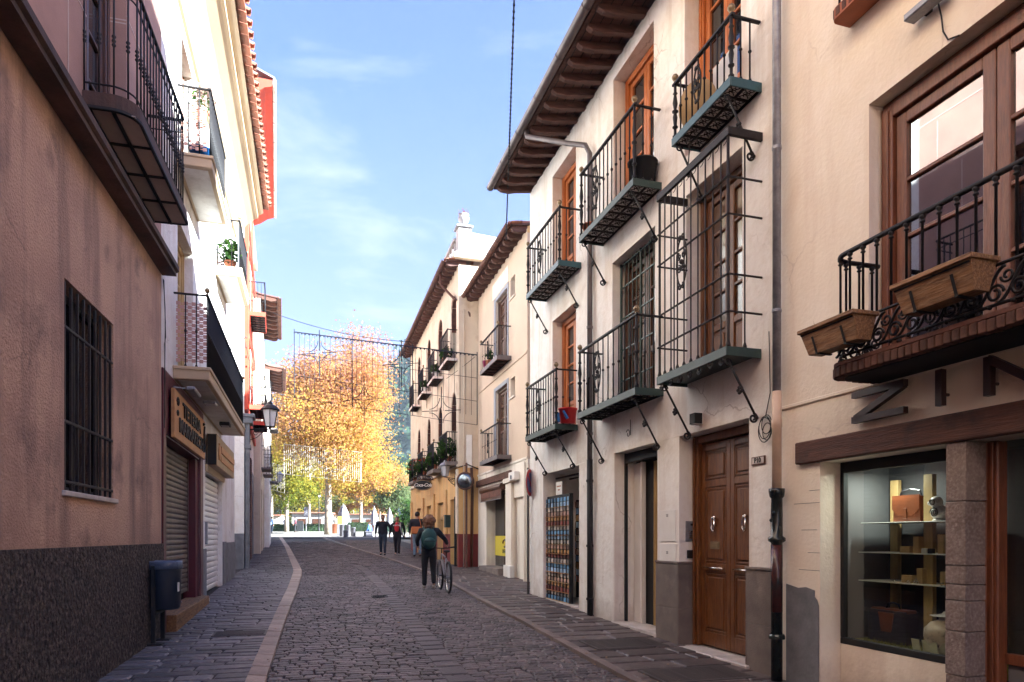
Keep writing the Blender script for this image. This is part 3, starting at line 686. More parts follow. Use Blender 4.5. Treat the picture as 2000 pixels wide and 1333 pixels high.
# ---------------------------------------------------------------- ground, road, pavements
def lerp_pts(P):
    P = sorted(P); ys = [p[0] for p in P]; xs = [p[1] for p in P]
    fine = np.linspace(ys[0], ys[-1], 800); v = np.interp(fine, ys, xs)
    k = np.ones(25)/25; vp = np.pad(v, 12, mode='reflect', reflect_type='odd'); v = np.convolve(vp, k, 'valid')
    return lambda y: float(np.interp(y, fine, v))
LK = lerp_pts([(-12,2.9),(0,-.5),(6.87,-2.47),(9.4,-3.19),(11.78,-3.86),(16.35,-5.10),(21.2,-6.49),(26.7,-8.41),(38.6,-12.57),(59.3,-20),(80,-27.5)])
RK = lerp_pts([(-12,6.8),(0,3.35),(7.37,1.10),(8.22,.85),(10.3,.355),(13.89,-.69),(16.27,-1.27),(21.85,-2.94),(28.4,-5.33),(36.4,-8.36),(59,-16.6),(80,-24)])
LW = lambda y: (-2.42-.2626*y) if y < 9.63 else ((-2.06-.30*y) if y < 21.5 else -1.04-.345*y)
RW = lambda y: (4.885-.302*y) if y < 15 else ((5.5-.29*y) if y < 22.8 else 4.7-.285*y)
def sheet(name, fx0, fx1, y0, y1, dz, mt, step=1.0, nx=3):
    b = MB(); n = int((y1-y0)/step); vs = []
    for i in range(n+1):
        y = y0+(y1-y0)*i/n; a, c = fx0(y), fx1(y)
        for j in range(nx+1): vs.append((a+(c-a)*j/nx, y, gz(y)+dz))
    b.add(vs, [(i*(nx+1)+j, i*(nx+1)+j+1, (i+1)*(nx+1)+j+1, (i+1)*(nx+1)+j) for i in range(n) for j in range(nx)])
    return tag(b.build(name, mt), kind='structure')
sheet('ground', lambda y: -600, lambda y: 600, -60, 80, -0.16, 'earth', 10, 8)
b = MB(); b.quad((-600,80,gz(81)-.16),(600,80,gz(81)-.16),(600,700,gz(81)-.16),(-600,700,gz(81)-.16)); tag(b.build('far_ground','earth'), kind='structure')
road = sheet('road', lambda y: LK(y)+.02, lambda y: RK(y)-.02, -12, 62, -0.085, 'mortar', 1.0)
pav_l = sheet('left_pavement', lambda y: LW(y)-0.3, lambda y: LK(y)-.10, -12, 62, -0.018, 'mortar', 1.0)
pav_r = sheet('right_pavement', lambda y: RK(y)+.05, lambda y: RW(y)+1.2, -12, 62, -0.018, 'mortar', 1.0)
kerb_l = sheet('left_kerb', lambda y: LK(y)-.22, lambda y: LK(y)+.0, -12, 62, -0.04, 'mortar', 1.0, 1)
kerb_r = sheet('right_kerb', lambda y: RK(y)+.0, lambda y: RK(y)+.13, -12, 62, -0.04, 'mortar', 1.0, 1)
sheet('plaza_paving', lambda y: -75, lambda y: 60, 55.9, 92, -0.004, 'plaza', 4.0, 6)

def stone_geo(cor, zt, h=0.06, ins=0.015, mid=True, jit=0.004):
    """one bevelled stone from 4 plan corners; returns verts, faces"""
    cx_ = sum(p[0] for p in cor)/4; cy_ = sum(p[1] for p in cor)/4; tz = R.uniform(-jit, jit)
    tx, ty = R.uniform(-jit,jit)*4, R.uniform(-jit,jit)*4
    def ring(k, dz):
        out = []
        for p in cor:
            dx, dy = p[0]-cx_, p[1]-cy_; L_ = math.hypot(dx, dy); q = max(0.2, 1-k/L_) if L_ else 1
            out.append((cx_+dx*q, cy_+dy*q, zt+dz+tz+(tx*dx+ty*dy)))
        return out
    if mid:
        vs = ring(0, -h)+ring(0, -ins*0.9)+ring(ins*1.3, 0)
        return vs, [(0,1,5,4),(1,2,6,5),(2,3,7,6),(3,0,4,7),(4,5,9,8),(5,6,10,9),(6,7,11,10),(7,4,8,11),(8,9,10,11)]
    vs = ring(0, -h)+ring(ins, 0)
    return vs, [(0,1,5,4),(1,2,6,5),(2,3,7,6),(3,0,4,7),(4,5,6,7)]
def lay(parent, name, fa, fb, y0, y1, rl, sw, gap, dz, mt, nparts=300, hj=0.004, along=True, ymid=20, warp=0.02, seed=1, skip=None, rl_far=None):
    """rows of stones between two edge curves; nearest nparts are parts, the rest one joined part"""
    rr = random.Random(seed); rows = []; y = y0
    while y < y1:
        h = rl*rr.uniform(0.74, 1.3)*(1.0 if y < 24 else 1.5); rows.append((y, y+h)); y += h
    stones = []
    for (a, c) in rows:
        ym = (a+c)/2; X0, X1 = fa(ym), fb(ym); W = X1-X0; x = 0.0; ph = rr.uniform(-.01,.01)
        slope0 = (fa(ym+.5)-fa(ym-.5)); 
        while x < W-0.02:
            w_ = sw*rr.uniform(0.5, 1.55)*(1.0 if ym < 24 else 1.4)
            if W-(x+w_) < sw*0.5: w_ = W-x
            g = gap/2
            def P(xx, yy):
                sl = slope0
                off = (yy-ym); wv = warp*math.sin(xx*2.3+ym*0.9)+warp*0.6*math.sin(xx*5.1+ym*2.7)
                return (X0+xx+sl*off, yy+wv - 0.28*(xx-W/2)*sl*-1*0 + (xx-W/2)*0.29)
            j = lambda: rr.uniform(-g*.9, g*.9)
            cor = [(P(x+g+j(), a+g+j())), (P(x+w_-g+j(), a+g+j())), (P(x+w_-g+j(), c-g+j())), (P(x+g+j(), c-g+j()))]
            if not (skip and skip(X0+x+w_/2, ym+(x-W/2)*0.29)): stones.append((ym+(x-W/2)*.29, cor))
            x += w_
    stones.sort(key=lambda s_: s_[0])
    vis = [s_ for s_ in stones if s_[0] > 6.55]
    near = set(id(s_) for s_ in vis[:nparts])
    J = MB(); me_i = 0
    for s_ in stones:
        cor = s_[1]; cy_ = sum(p[1] for p in cor)/4; cx_ = sum(p[0] for p in cor)/4
        vs, fs = stone_geo(cor, gz(cy_)+dz, ins=min(0.018, rl*0.13), mid=cy_ < ymid, jit=hj)
        if id(s_) in near:
            zb = gz(cy_)+dz
            b = MB(); b.add([(v[0]-cx_, v[1]-cy_, v[2]-zb) for v in vs], fs); b.build(name, mt, parent, (cx_, cy_, zb))
        else: J.add(vs, fs)
    o = J.build(name, mt, parent); o['kind'] = 'stuff'; return o
lay(road, 'cobblestone', lambda y: LK(y)+.03, lambda y: RK(y)-.03, 5.4, 48, 0.100, 0.185, 0.011, -0.04, 'cobble', 300, 0.005, seed=3,
    skip=lambda x, y: (13.3 < y < 13.95 and -3.35 < x < -2.55 and False))
lay(pav_l, 'flagstone', lambda y: LW(y)+.02, lambda y: LK(y)-.235, 5.2, 50, 0.19, 0.40, 0.014, 0.0, 'flag', 300, 0.003, warp=0.03, seed=5)
lay(pav_r, 'paving_slab', lambda y: RK(y)+.14, lambda y: (RW(y) if y < 15.2 else RW(y)+.0), 5.2, 50, 0.33, 0.50, 0.008, 0.0, 'flagr', 300, 0.0008, warp=0.006, seed=6)
lay(road, 'track_slab', lambda y: LK(y)+(RK(y)-LK(y))*.50, lambda y: LK(y)+(RK(y)-LK(y))*.50+.30, 5.4, 24, 0.34, 0.30, 0.012, -0.034, 'track', 60, 0.0008, warp=0.0, seed=9)
def kerbs(parent, f0, f1, y0, y1, ln, mt, dz, seed, n=300):
    rr = random.Random(seed); y = y0
    while y < y1:
        l_ = ln*rr.uniform(0.75, 1.25)*(1 if y < 12 else 1.3); a, c = y+.006, y+l_-.006
        ym = (a+c)/2; cx_ = (f0(ym)+f1(ym))/2
        vs, fs = stone_geo([(f0(a),a),(f1(a),a-0.05),(f1(c),c-0.05),(f0(c),c)], gz(ym)+dz, h=0.14, ins=0.012, jit=0.003)
        for i, v in enumerate(vs): vs[i] = (v[0]-cx_, v[1]-ym, v[2]-gz(ym)-dz + 0.028*(v[1]-ym))
        MB().add(vs, fs).build('kerbstone', mt, parent, (cx_, ym, gz(ym)+dz)); y += l_
kerbs(kerb_l, lambda y: LK(y)-.225-max(0,min(.06,(y-10)*.006)), lambda y: LK(y), 5.4, 58, 0.55, 'kerb', 0.006, 2)
kerbs(kerb_r, lambda y: RK(y), lambda y: RK(y)+.135, 5.4, 58, 0.95, 'kerbr', 0.006, 4)
# smooth stone drainage bands in the carriageway, gratings and drain
def grate(name, label, x, y, sx_, sy_, nb, rz, mt='gratem', group=None):
    t = tag(empty(name, (x, y, gz(y)), rz), label, 'drain grate', group)
    t.rotation_euler = (math.atan(0.028), 0, rz)
    b = MB(); f = 0.03
    for a in ((-sx_/2,-sy_/2,sx_/2,-sy_/2+f), (-sx_/2,sy_/2-f,sx_/2,sy_/2), (-sx_/2,-sy_/2+f,-sx_/2+f,sy_/2-f), (sx_/2-f,-sy_/2+f,sx_/2,sy_/2-f)): b.box(a[0],a[1],-.01,a[2],a[3],.014)
    b.build('frame', mt, t); MB().box(-sx_/2+f,-sy_/2+f,-.008,sx_/2-f,sy_/2-f,.0045).build('pit', 'black', t)
    me = MB().box(-sx_/2+f,-.009,-.004,sx_/2-f,.009,.012).mesh('bar', mt)
    for i in range(nb): put(me, 'bar', t, (0, -sy_/2+f+(sy_-2*f)*(i+.5)/nb, 0))
    me2 = MB().box(-.007,-sy_/2+f,-.004,.007,sy_/2-f,.010).mesh('cross_bar', mt)
    for i in range(1, 6): put(me2, 'cross_bar', t, (-sx_/2+sx_*i/6, 0, 0))
    return t
cp_ = tag(empty('access_cover', (-3.88, 9.75, gz(9.75)+.004), math.atan2(1,-.28)-math.pi/2), 'dark rectangular metal access cover in the left pavement', 'access cover'); cp_.rotation_euler = (math.atan(.028),0,cp_.rotation_euler[2])
MB().bbox(-.36,-.20,-.03,.36,.20,.006,.004).build('cover_frame','gratem',cp_); MB().bbox(-.33,-.17,-.02,.33,.17,.009,.003).build('cover_plate','ironbrown',cp_)
for k_ in range(9): MB().box(-.30+.075*k_,-.14,.009,-.285+.075*k_,.14,.0115).build('tread_bar','ironbrown',cp_)
grate('pavement_grate', 'rusty slatted grating in the right pavement near the wooden door step', 1.94, 7.2, 1.05, 0.60, 14, math.atan2(1,-.3)-math.pi/2)
grate('pavement_grate', 'slatted grating in the right pavement before the narrow shop doorway', 1.46, 8.95, 1.0, 0.60, 14, math.atan2(1,-.3)-math.pi/2)
grate('road_drain', 'small dark square drain grate in the middle of the cobbles', -2.83, 14.6, 0.34, 0.34, 5, 0.25, 'black').location.z -= 0.04
# ================================================================ RIGHT SIDE
# ---------------------------------------------------------------- white townhouse (local x=0 at the cream/white boundary)
f = FR
TW = house('white_townhouse', f, 'white townhouse with six iron balconies, a tall window cage and a brown double door')
xe = f.at(14.87)
def op(u0, u1, vtop, vbot, uref=None, dp=0.3, fr=f, rm=0, bm=None):
    a, c = fr.x(u0), fr.x(u1); a, c = min(a,c), max(a,c); ur = uref or (u0+u1)/2
    r = [a, c, fr.z(ur, vbot) if vbot is not None else -0.3, fr.z(ur, vtop), dp, rm]
    return r + ([bm] if bm is not None else [])
zs2 = f.uv(1301, 349, 0)[1]; zs2a = f.uv(1138, 513, 0)[1]; zs2c = f.uv(1452, 195, 0)[1]
zs1 = f.uv(1286, 757, 0)[1]; zs1a = f.uv(1133, 831, 0)[1]; zsc = f.uv(1470, 694.6, 0)[1]
Z2 = (zs2+zs2a+zs2c)/3; Z1 = (zs1+zs1a+zsc)/3
def dz_(u, v): return f.z(u, v)
W2a = [f.x(1125), f.x(1079), Z2+.02, dz_(1079,347), .32, 0]; W2b = [f.x(1277), f.x(1198), Z2+.02, dz_(1198,157), .32, 0]; W2c = [f.x(1447), f.x(1337), Z2+.02, dz_(1198,157)+.02, .32, 0]
W1a = [f.x(1125), f.x(1079), Z1+.02, dz_(1079,629), .32, 0]; W1b = [f.x(1279.5), f.x(1196), Z1+.02, dz_(1196,515), .32, 0]; W1c = [f.x(1450), f.x(1340), Z1+.02, dz_(1340,384), .32, 0]
S1 = [f.x(1131), f.x(1061), -.3, dz_(1061,927), 1.6, 0, 1]; S2 = [f.x(1284), f.x(1200), -.3, dz_(1200,886), .38, 0, 1]
DR = [f.x(1463), f.x(1326.5), -.3, dz_(1326.5,853), .33, 0, 1]
ZE = f.z(1030, 385)
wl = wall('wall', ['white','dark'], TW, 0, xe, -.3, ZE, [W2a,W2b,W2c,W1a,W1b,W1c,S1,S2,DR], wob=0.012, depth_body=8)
for W_, kw in ((W2a,{}),(W2b,{}),(W2c,{}),(W1a,{}),(W1c,dict(wm='brownwood', gm='panewarm', rows=4))):
    french(TW, W_[0]+.01, W_[1]-.01, W_[2], W_[3]-.01, -.25, **{**dict(wm='orange', rows=4, solid=.24, fw=.10, sw=.085), **kw})
# dark panelled door behind its own window grille on the middle first floor
fr_ = french(TW, W1b[0]+.01, W1b[1]-.01, W1b[2], W1b[3]-.01, -.27, wm='darkwood', gm='panewarm', rows=3, solid=.33, fw=.09, sw=.09)
g = MB()
for i in range(11):
    x = W1b[0]+.03+(W1b[1]-W1b[0]-.06)*i/10; g.tube([(x,-.14,W1b[2]),(x,-.14,W1b[3]-.02)], .022 if i in (0,5,10) else .008, 5)
for z in (.0, .18, .40, .62, .84, 1.0):
    zz = W1b[2]+.03+(W1b[3]-W1b[2]-.08)*z; g.box(W1b[0]+.01,-.155,zz-.01,W1b[1]-.01,-.135,zz+.01)
g.build('window_grille','greeniron',TW)
# balconies
def bal(uL, uR, t, z, v_rail, uref, **kw):
    x0, x1 = f.x(uR, t), f.x(uL, t); rh = f.uv(uref, v_rail, t)[1]-z
    return balcony(TW, x0, x1, z, t+.02, rh, **kw)
bal(1029, 1092.5, .42, Z2, 405, 1091, n=12, slabm='blueiron', scroll=.62, label='upper far balcony with blue-green slab')
bal(1132.5, 1239, .42, Z2, 202.5, 1239, n=13, slabm='greeniron', scroll=.66)
bal(1314, 1429, .38, Z2, 29, 1427, n=9, slabm='blueiron', scroll=.56, label='upper near balcony with blue-green slab')
bal(1027.6, 1086, .42, Z1, 720.5, 1086, n=12, slabm='greeniron', scroll=.55)
bal(1129.4, 1243, .42, Z1, 615, 1240, n=11, slabm='greeniron', scroll=.62, brk=.66)
# window cage
x0c, x1c = f.x(1421.7, .42), f.x(1284.7, .42); ztc = f.uv(1417, 269, .42)[1]; hc = ztc-Z1
cg = MB().bbox(0,.42,-.10,x1c-x0c,.44,0,.004).bbox(0,.004,-.10,.02,.42,0,.004).bbox(x1c-x0c-.02,.004,-.10,x1c-x0c,.42,0,.004).box(.02,.004,-.06,x1c-x0c-.02,.42,-.02).build('window_cage','greeniron',TW,(x0c,0,Z1))
cg['label'] = 'tall wrought-iron window cage with flat top frame'
Wc = x1c-x0c; bm = MB().lathe(0,0,[(.022,0),(.022,.02),(.009,.06),(.009,hc)],6).mesh('bar','ironbrown',True)
for i in range(1, 10): put(bm, 'bar', cg, (Wc*i/10+.0, .405, 0))
for xx in (.02, Wc-.02):
    put(bm, 'bar', cg, (xx, .2, 0))
    MB().lathe(0,0,[(.026,0),(.026,.02),(.016,.06),(.016,hc)],8).build('corner_bar','ironbrown',cg,(xx,.405,0),True)
for v in (459, 520, 619, 680):
    zz = f.uv({459:1287,520:1287,619:1286,680:1286}[v], v, .42)[1]-Z1
    MB().tube([(-.0,.0,zz),(.0,.42,zz),(Wc,.42,zz),(Wc,0,zz)], .012, 6).build('rail','ironbrown',cg)
MB().bbox(-.02,.39,hc,Wc+.02,.43,hc+.09,.004).bbox(-.02,.0,hc,.02,.39,hc+.09,.004).bbox(Wc-.02,.0,hc,Wc+.02,.39,hc+.09,.004).build('top_frame','ironbrown',cg)
put(scroll_mesh(.62,'ironbrown'),'scroll_panel',cg,(Wc*.62,.42,hc*.42))
g = MB()
for i in range(10): g.tube([(Wc*i/10+.05*math.cos(a)+.1, .40, hc+.035+.032*math.sin(a)-.05) for a in [k*.7 for k in range(8)]], .005, 4)
g.build('small_scrolls','ironbrown',cg)
bk = bracket_mesh(.40, .62, 'iron')
for xx in (.06, Wc-.1): put(bk, 'bracket', cg, (xx, 0, -.10))
g = MB()
for i in range(7): spiral(g, (Wc*(i+.5)/7, .42, -.135), .05, .015, 1.4, .011, st=0, sg=1 if i % 2 else -1)
g.build('lower_scrolls','iron',cg)
MB().tube([(Wc*.55,.40,hc+.05),(Wc*.62,.30,hc+.55),(Wc*.40,.25,hc+.62)], .008, 5).build('stay_rod','ironbrown',cg)
# eaves
eave(TW, -.15, xe+.06, ZE-.02, .80, 23, pitch=24, rw=.095, rhh=.115, back=6, tilestep=.25)
# scallops of mortar between gutter and boards
pipe('downpipe', TW, [(f.x(1147,.05)+1.1,.80,ZE+.02),(f.x(1147,.05)+1.05,.80,ZE-.16),(f.x(1153,.06)+.45,.30,ZE-.62),(f.x(1153,.06)+.12,.10,ZE-.80),(f.x(1153,.06),.07,ZE-1.0),(f.x(1153,.06),.07,f.z(1153,900))], .045, 'gutter', [(f.x(1153,.06),.07,z) for z in (7.2,5.2,3.4)])
pipe('downpipe', TW, [(f.x(1153,.06),.07,f.z(1153,900)),(f.x(1153,.06),.065,.2)], .052, 'black', [(f.x(1153,.06),.07,z) for z in (2.6,1.5,.6)])
# plinth of polished stone around the door, slabs with mortar lines
zp = f.z(1300, 1100); pl = []
x_pf0, x_pf1 = f.x(1326.5), f.x(1284)
def slab(x0,y0,z0,x1,y1,z1): MB().bbox(x0,y0,z0,x1,y1,z1,.004).build('plinth_slab','stone',TW)
gA = gz(f.world(x_pf0,0).y)
for (za, zb) in ((-.1, gA+.46), (gA+.464, zp)):
    slab(x_pf0+.0, .001, za, x_pf0+(x_pf1-x_pf0)*1.0, .03, zb)
    slab(x_pf0-.0275, -.33, za, x_pf0-.002, .03, zb)
    slab(f.x(1511), .001, za, f.x(1463)-.0, .03, zb)
    slab(f.x(1463), -.33, za, f.x(1463)+.0275, .03, zb)
MB().bbox(x_pf0-.04,-.3,zp,x_pf1,.045,zp+.03,.006).build('plinth_cap','stone',TW); MB().bbox(f.x(1512),.0,zp,f.x(1463)+.03,.045,zp+.03,.006).build('plinth_cap','stone',TW)
# double entrance door
dx0, dx1 = DR[0]+.002, DR[1]-.035; gd = gz(f.world((dx0+dx1)/2,0).y)+.02; dtop = DR[3]-.01; yd = -.26
dr = MB(); dr.bbox(dx0,yd-.04,gd,dx0+.07,yd+.07,dtop,.01); dr.bbox(dx1-.10,yd-.04,gd,dx1,yd+.07,dtop,.01); dr.bbox(dx1-.045,yd+.07,gd,dx1-.015,yd+.095,dtop,.006); dr.bbox(dx0+.07,yd-.04,dtop-.1,dx1-.1,yd+.07,dtop,.01)
do = dr.build('entrance_door','brownwood',TW)
a0, a1 = dx0+.075, dx1-.105; mid_ = (a0+a1)/2; H_ = dtop-.1-gd
for (p, q) in ((a0, mid_-.004), (mid_+.004, a1)):
    b = MB(); b.box(p,yd-.03,gd+.01,q,yd,gd+H_-.01)
    lf = b.build('door_leaf','brownwood',do)
    k = .09
    for (za, zb) in ((.10,.37),(.44,.80),(.80+.0,.80)):
        if zb-za < .05: continue
    for (za, zb) in ((.08,.36),(.415,.775),(.82,.955)):
        pb = MB(); raised_panel(pb, p+k, q-k, gd+H_*za, gd+H_*zb, yd, .03); pb.build('panel','brownwood',do)
    # stiles proud of the field
    st = MB()
    for (u_, v_) in ((p,p+k-.012),(q-k+.012,q)): st.bbox(u_,yd,gd+.02,v_,yd+.016,gd+H_-.02,.005)
    for (za, zb) in ((.01,.075),(.366,.41),(.781,.815),(.96,.985)): st.bbox(p+k-.012,yd,gd+H_*za,q-k+.012,yd+.016,gd+H_*zb,.005)
    st.build('door_rail','brownwood',do)
    cx_ = (p+q)/2; zk = gd+H_*.60
    kb = MB(); kb.tube([(cx_-.03,yd+.05,zk+.06),(cx_,yd+.06,zk+.085),(cx_+.03,yd+.05,zk+.06),(cx_+.03,yd+.055,zk-.05),(cx_,yd+.06,zk-.08),(cx_-.03,yd+.055,zk-.05),(cx_-.03,yd+.05,zk+.06)], .011, 6); kb.ball((cx_,yd+.03,zk+.085),.022,8,6); kb.ball((cx_,yd+.05,zk-.085),.018,8,6)
    kb.build('door_knocker','chrome',do,smooth=True)
    hb = MB(); hb.tube([(p+.10,yd+.055,gd+H_*.389),(q-.10,yd+.055,gd+H_*.389)],.011,8); hb.tube([(p+.12,yd,gd+H_*.389),(p+.12,yd+.055,gd+H_*.389)],.007,6); hb.tube([(q-.12,yd,gd+H_*.389),(q-.12,yd+.055,gd+H_*.389)],.007,6); hb.build('door_handle','chrome',do,smooth=True)
    if p > a0+.1: MB().bbox(cx_-.10,yd+.012,gd+H_*.48,cx_+.10,yd+.028,gd+H_*.515,.004).bbox(cx_-.075,yd+.028,gd+H_*.488,cx_+.06,yd+.034,gd+H_*.507,.002).build('letter_slot','brass',do)
st_ = MB().bbox(DR[0]-.05,-.33,gd-.35,DR[1]-.6*(DR[1]-DR[0]),.07,gd-.005,.012).build('door_step','sill',TW); MB().bbox(DR[1]-.6*(DR[1]-DR[0])+.004,-.33,gd-.35,DR[1]+.02,.07,gd-.008,.012).build('door_step','sill',TW)
# narrow shop doorway: threshold, black jamb line, white inner leaf, roller box, bead curtain
gs = gz(f.world((S2[0]+S2[1])/2,0).y)
for i in range(5):
    q0 = S2[0]-.02+(S2[1]-S2[0]+.04)*i/5; q1 = S2[0]-.02+(S2[1]-S2[0]+.04)*(i+1)/5-.004
    MB().bbox(q0,-.37,gs-.2,q1,.04,gs+.03,.006).build('threshold_tile','sill',TW)
MB().bbox(S2[1]-.035,-.22,gs+.03,S2[1]-.002,-.17,S2[3],.004).bbox(S2[0],-.24,S2[3]-.16,S2[1]-.035,-.16,S2[3]-.01,.01).build('shop_door_frame','black',TW)
MB().bbox(S2[1]-.33,-.365,gs+.03,S2[1]-.02,-.33,S2[3]-.16,.004).bbox(S2[1]-.37,-.36,gs+.03,S2[1]-.335,-.28,S2[3]-.16,.004).build('inner_door_leaf','whitetrim',TW)
g = MB()
for i in range(16): g.tube([(S2[0]+.05+i*.045,-.35+.01*math.sin(i),gs+.04),(S2[0]+.05+i*.045,-.35,S2[3]-.18)],.012,5)
c_ = g.build('bead_curtain','plywood',TW); c_['kind'] = 'stuff'
# souvenir shop interior
X0, X1 = S1[0], S1[1]; g1 = gz(f.world((X0+X1)/2,0).y)
MB().bbox(X0,-1.5,g1-.1,X1,-.02,g1+.02,.004).build('threshold_tile','sill',TW)
g = MB()
for i in range(4): g.box(X0,-.3-.3*i,S1[3]-.10,X1,-.27-.3*i,S1[3]-.07)
g.build('ceiling_bar','iron',TW)
# meter cupboards, intercom, number tile, lantern box, coiled cable
for (za, zb) in ((f.z(1305,1058),f.z(1305,997)),(f.z(1305,1097),f.z(1305,1062))):
    xa, xb = f.x(1321), f.x(1289)
    d_ = MB().bbox(xa,.001,za,xb,.012,zb,.003).build('meter_door','whitetrim',TW)
    zz = (zb-.07) if zb-za > .3 else (za+zb)/2
    for k in range(3): MB().box((xa+xb)/2-.025,.0125,zz-.018+k*.014,(xa+xb)/2+.025,.015,zz-.012+k*.014).build('vent_slot','black',d_)
xr = DR[1]-.001
ip = MB().bbox(xr-.018,-.22,1.66-(1057-1048)/F*8.3*1.0,xr,-.06,1.66+.19,.004)
ip = MB().bbox(xr-.016,-.25,f.z(1330,1058),xr,-.09,f.z(1330,1018),.004).build('intercom','galv',TW)
MB().box(xr-.019,-.22,f.z(1330,1027),xr-.016,-.16,f.z(1330,1023)).build('intercom_screen','black',ip)
for k in range(4): MB().box(xr-.021,-.20,f.z(1330,1040+4*k),xr-.016,-.13,f.z(1330,1038+4*k)).build('intercom_button','chrome',ip)
MB().bbox(xr-.04,-.22,f.z(1330,1091),xr,-.11,f.z(1330,1075),.006).build('key_box','iron',TW)
xa, xb = f.x(1496), f.x(1470); nt_ = MB().bbox(xa,.001,f.z(1483,908),xb,.018,f.z(1483,892),.003).build('number_tile','beam',TW)
b = MB(); MB().box(xa+.015,.019,f.z(1483,906),xb-.015,.021,f.z(1483,894)).build('tile_field','sill',nt_)
o = put(text_mesh('P10', .075, .002, bold=.002), 'number_lettering', nt_, ((xa+xb)/2, .0235, f.z(1483,900)), (rad(90),0,math.pi)); o.data.materials.clear(); o.data.materials.append(m['black'])
xl = (f.x(1357)+f.x(1381))/2; zl = f.z(1370,830)
lb = MB().bbox(xl-.06,.001,zl,xl+.06,.12,zl+.14,.006).build('wall_lamp_box','whitetrim',TW); MB().box(xl-.062,.02,zl+.005,xl-.058,.121,zl+.135).box(xl-.058,.1205,zl+.005,xl+.058,.124,zl+.135).build('lamp_front','black',lb)
g = MB(); xc_ = f.x(1500); zc_ = f.z(1500,835)
for k, (r_, dx_, dz2) in enumerate(((.10,0,.03),(.12,.02,.0),(.09,-.03,-.05),(.13,0,-.03))): g.tube([(xc_+dx_+r_*.8*math.cos(a), .02+.008*k, zc_+dz2+r_*math.sin(a)) for a in [i*math.pi/8 for i in range(16)]], .005, 5, closed=True)
g.tube([(xc_+.02,.02,zc_+.1),(xc_-.06,.02,zc_+.35),(xc_-.04,.02,zc_+1.0)],.005,5)
g.build('coiled_cable','cable',TW,smooth=True)
g = MB(); spiral(g,(f.x(1229),.02,f.z(1229,848)),.07,.02,1.0,.006,st=.5); g.tube([(f.x(1232)-.03,.02,f.z(1229,852)),(f.x(1232)-.03,.02,f.z(1229,822))],.006,5); g.build('wall_hook','iron',TW)
# things kept on the balconies (top-level things that stand there)
def at(fr, x, t, z): return tuple(fr.world(x, t, z))
def bucket(name, label, cat, fr, x, t, z, r0, r1, h, mt, n=16, rim=.012, hollow=True):
    b = MB(); b.lathe(0,0,[(r0,0),(r1,h),(r1+rim,h),(r1+rim,h+.02),(r1-.01,h+.02),(r1-.02,h-.03)] if hollow else [(r0,0),(r1,h)], n)
    o = b.build(name, mt, None, at(fr, x, t, z), True); return tag(o, label, cat)
bucket('planter_tub','large black plastic tub standing on the upper middle balcony','tub',f,f.x(1255,.2),.2,Z2+.01,.17,.20,.30,'black')
bucket('bucket','red plastic bucket on the lower far balcony','bucket',f,f.x(1107,.22),.2,Z1+.01,.13,.16,.24,'redtub')
bucket('clay_pot','terracotta pot at the far end of the upper middle balcony','flower pot',f,f.x(1150,.25),.2,Z2+.01,.12,.15,.2,'terra')
b = MB(); b.prism([(0,0),(.5,0),(.56,.10),(.5,.16),(.08,.16)],(0,0,0),(1,0,0),(0,1,0),(0,0,.025)); o = tag(b.build('wall_board','blueplastic',None,at(f,f.x(1112,.25),.28,Z1+.06)),'blue plastic lid leaning by the red bucket on the lower far balcony','lid'); o.rotation_euler = (rad(70),0,f.ang)
b = MB(); b.lathe(0,0,[(.02,-.03),(.24,-.03),(.27,0),(.24,.03),(.02,.03)],20); o = tag(b.build('wicker_disc','box',None,at(f,f.x(1362,.2),.2,Z2+.30),True),'round wicker tray leaning inside the upper near balcony','tray'); o.rotation_euler = (rad(75),0,f.ang+.4)
MBt = MB().bbox(0,0,0,.42,.05,.62,.01); o = tag(MBt.build('white_board','paper',None,at(f,f.x(1425,.2)+.05,.06,Z2+.01)),'white board leaning against the upper near balcony door','board'); o.rotation_euler = (0,0,f.ang)
# souvenir stand: dark frame, shelves and rows of little magnets and coasters (each row one part)
sx0, sx1 = f.x(1114,-.06), f.x(1061.5,-.06); sw_ = sx1-sx0; zt_ = f.uv(1085,968,-.06)[1]; zb_ = g1+.03
ss = tag(empty('souvenir_stand', at(f,sx0,-.06,0), f.ang), 'tall black display stand crowded with rows of magnets in the open shop doorway', 'display stand')
MB().box(0,-.06,zb_,sw_,-.03,zt_).box(0,-.03,zb_,.03,.02,zt_).box(sw_-.03,-.03,zb_,sw_,.02,zt_).build('stand_frame','black',ss)
cols = [((.30,.08,.06),(.10,.04,.04)),((.16,.32,.55),(.42,.52,.60)),((.60,.36,.12),(.24,.12,.06)),((.18,.36,.55),(.08,.18,.34)),((.55,.42,.32),(.30,.13,.11)),((.70,.64,.54),(.10,.10,.14)),((.42,.46,.56),(.62,.48,.26))]
mm = [mat('souvenir_print', a, .35, c_, 30, isl=.6) for a, c_ in cols]
rows = 22; hh = (zt_-zb_-.05)/rows; npc = 8
_round = None
for r_ in range(rows):
    z_ = zt_-.05-hh*(r_+.5); kk = (r_*5+3) % 7; rnd = r_ in (7,8,9,11,12,16,17,18,20)
    for i in range(npc):
        x_ = .05+(sw_-.1)*(i+.5)/npc; key = ('sv', rnd, kk)
        if key not in _bc:
            q = MB()
            if rnd: q.lathe(0,0,[(.006,.0),(hh*.46,.0),(hh*.46,.014),(hh*.26,.016)],10)
            else: q.bbox(-hh*.46,-hh*.44,0,hh*.46,hh*.44,.02,.003)
            _bc[key] = q.mesh('souvenir', mm[kk])
        o = put(_bc[key], 'souvenir', ss, (x_, -.02, z_)); o.rotation_euler = (rad(-90), 0, 0)
    if r_ % 2 == 1:
        MB().box(.03,-.03,z_-hh*.56,sw_-.03,.025,z_-hh*.5).build('ledge','box' if r_ % 4 == 1 else 'signwood',ss)
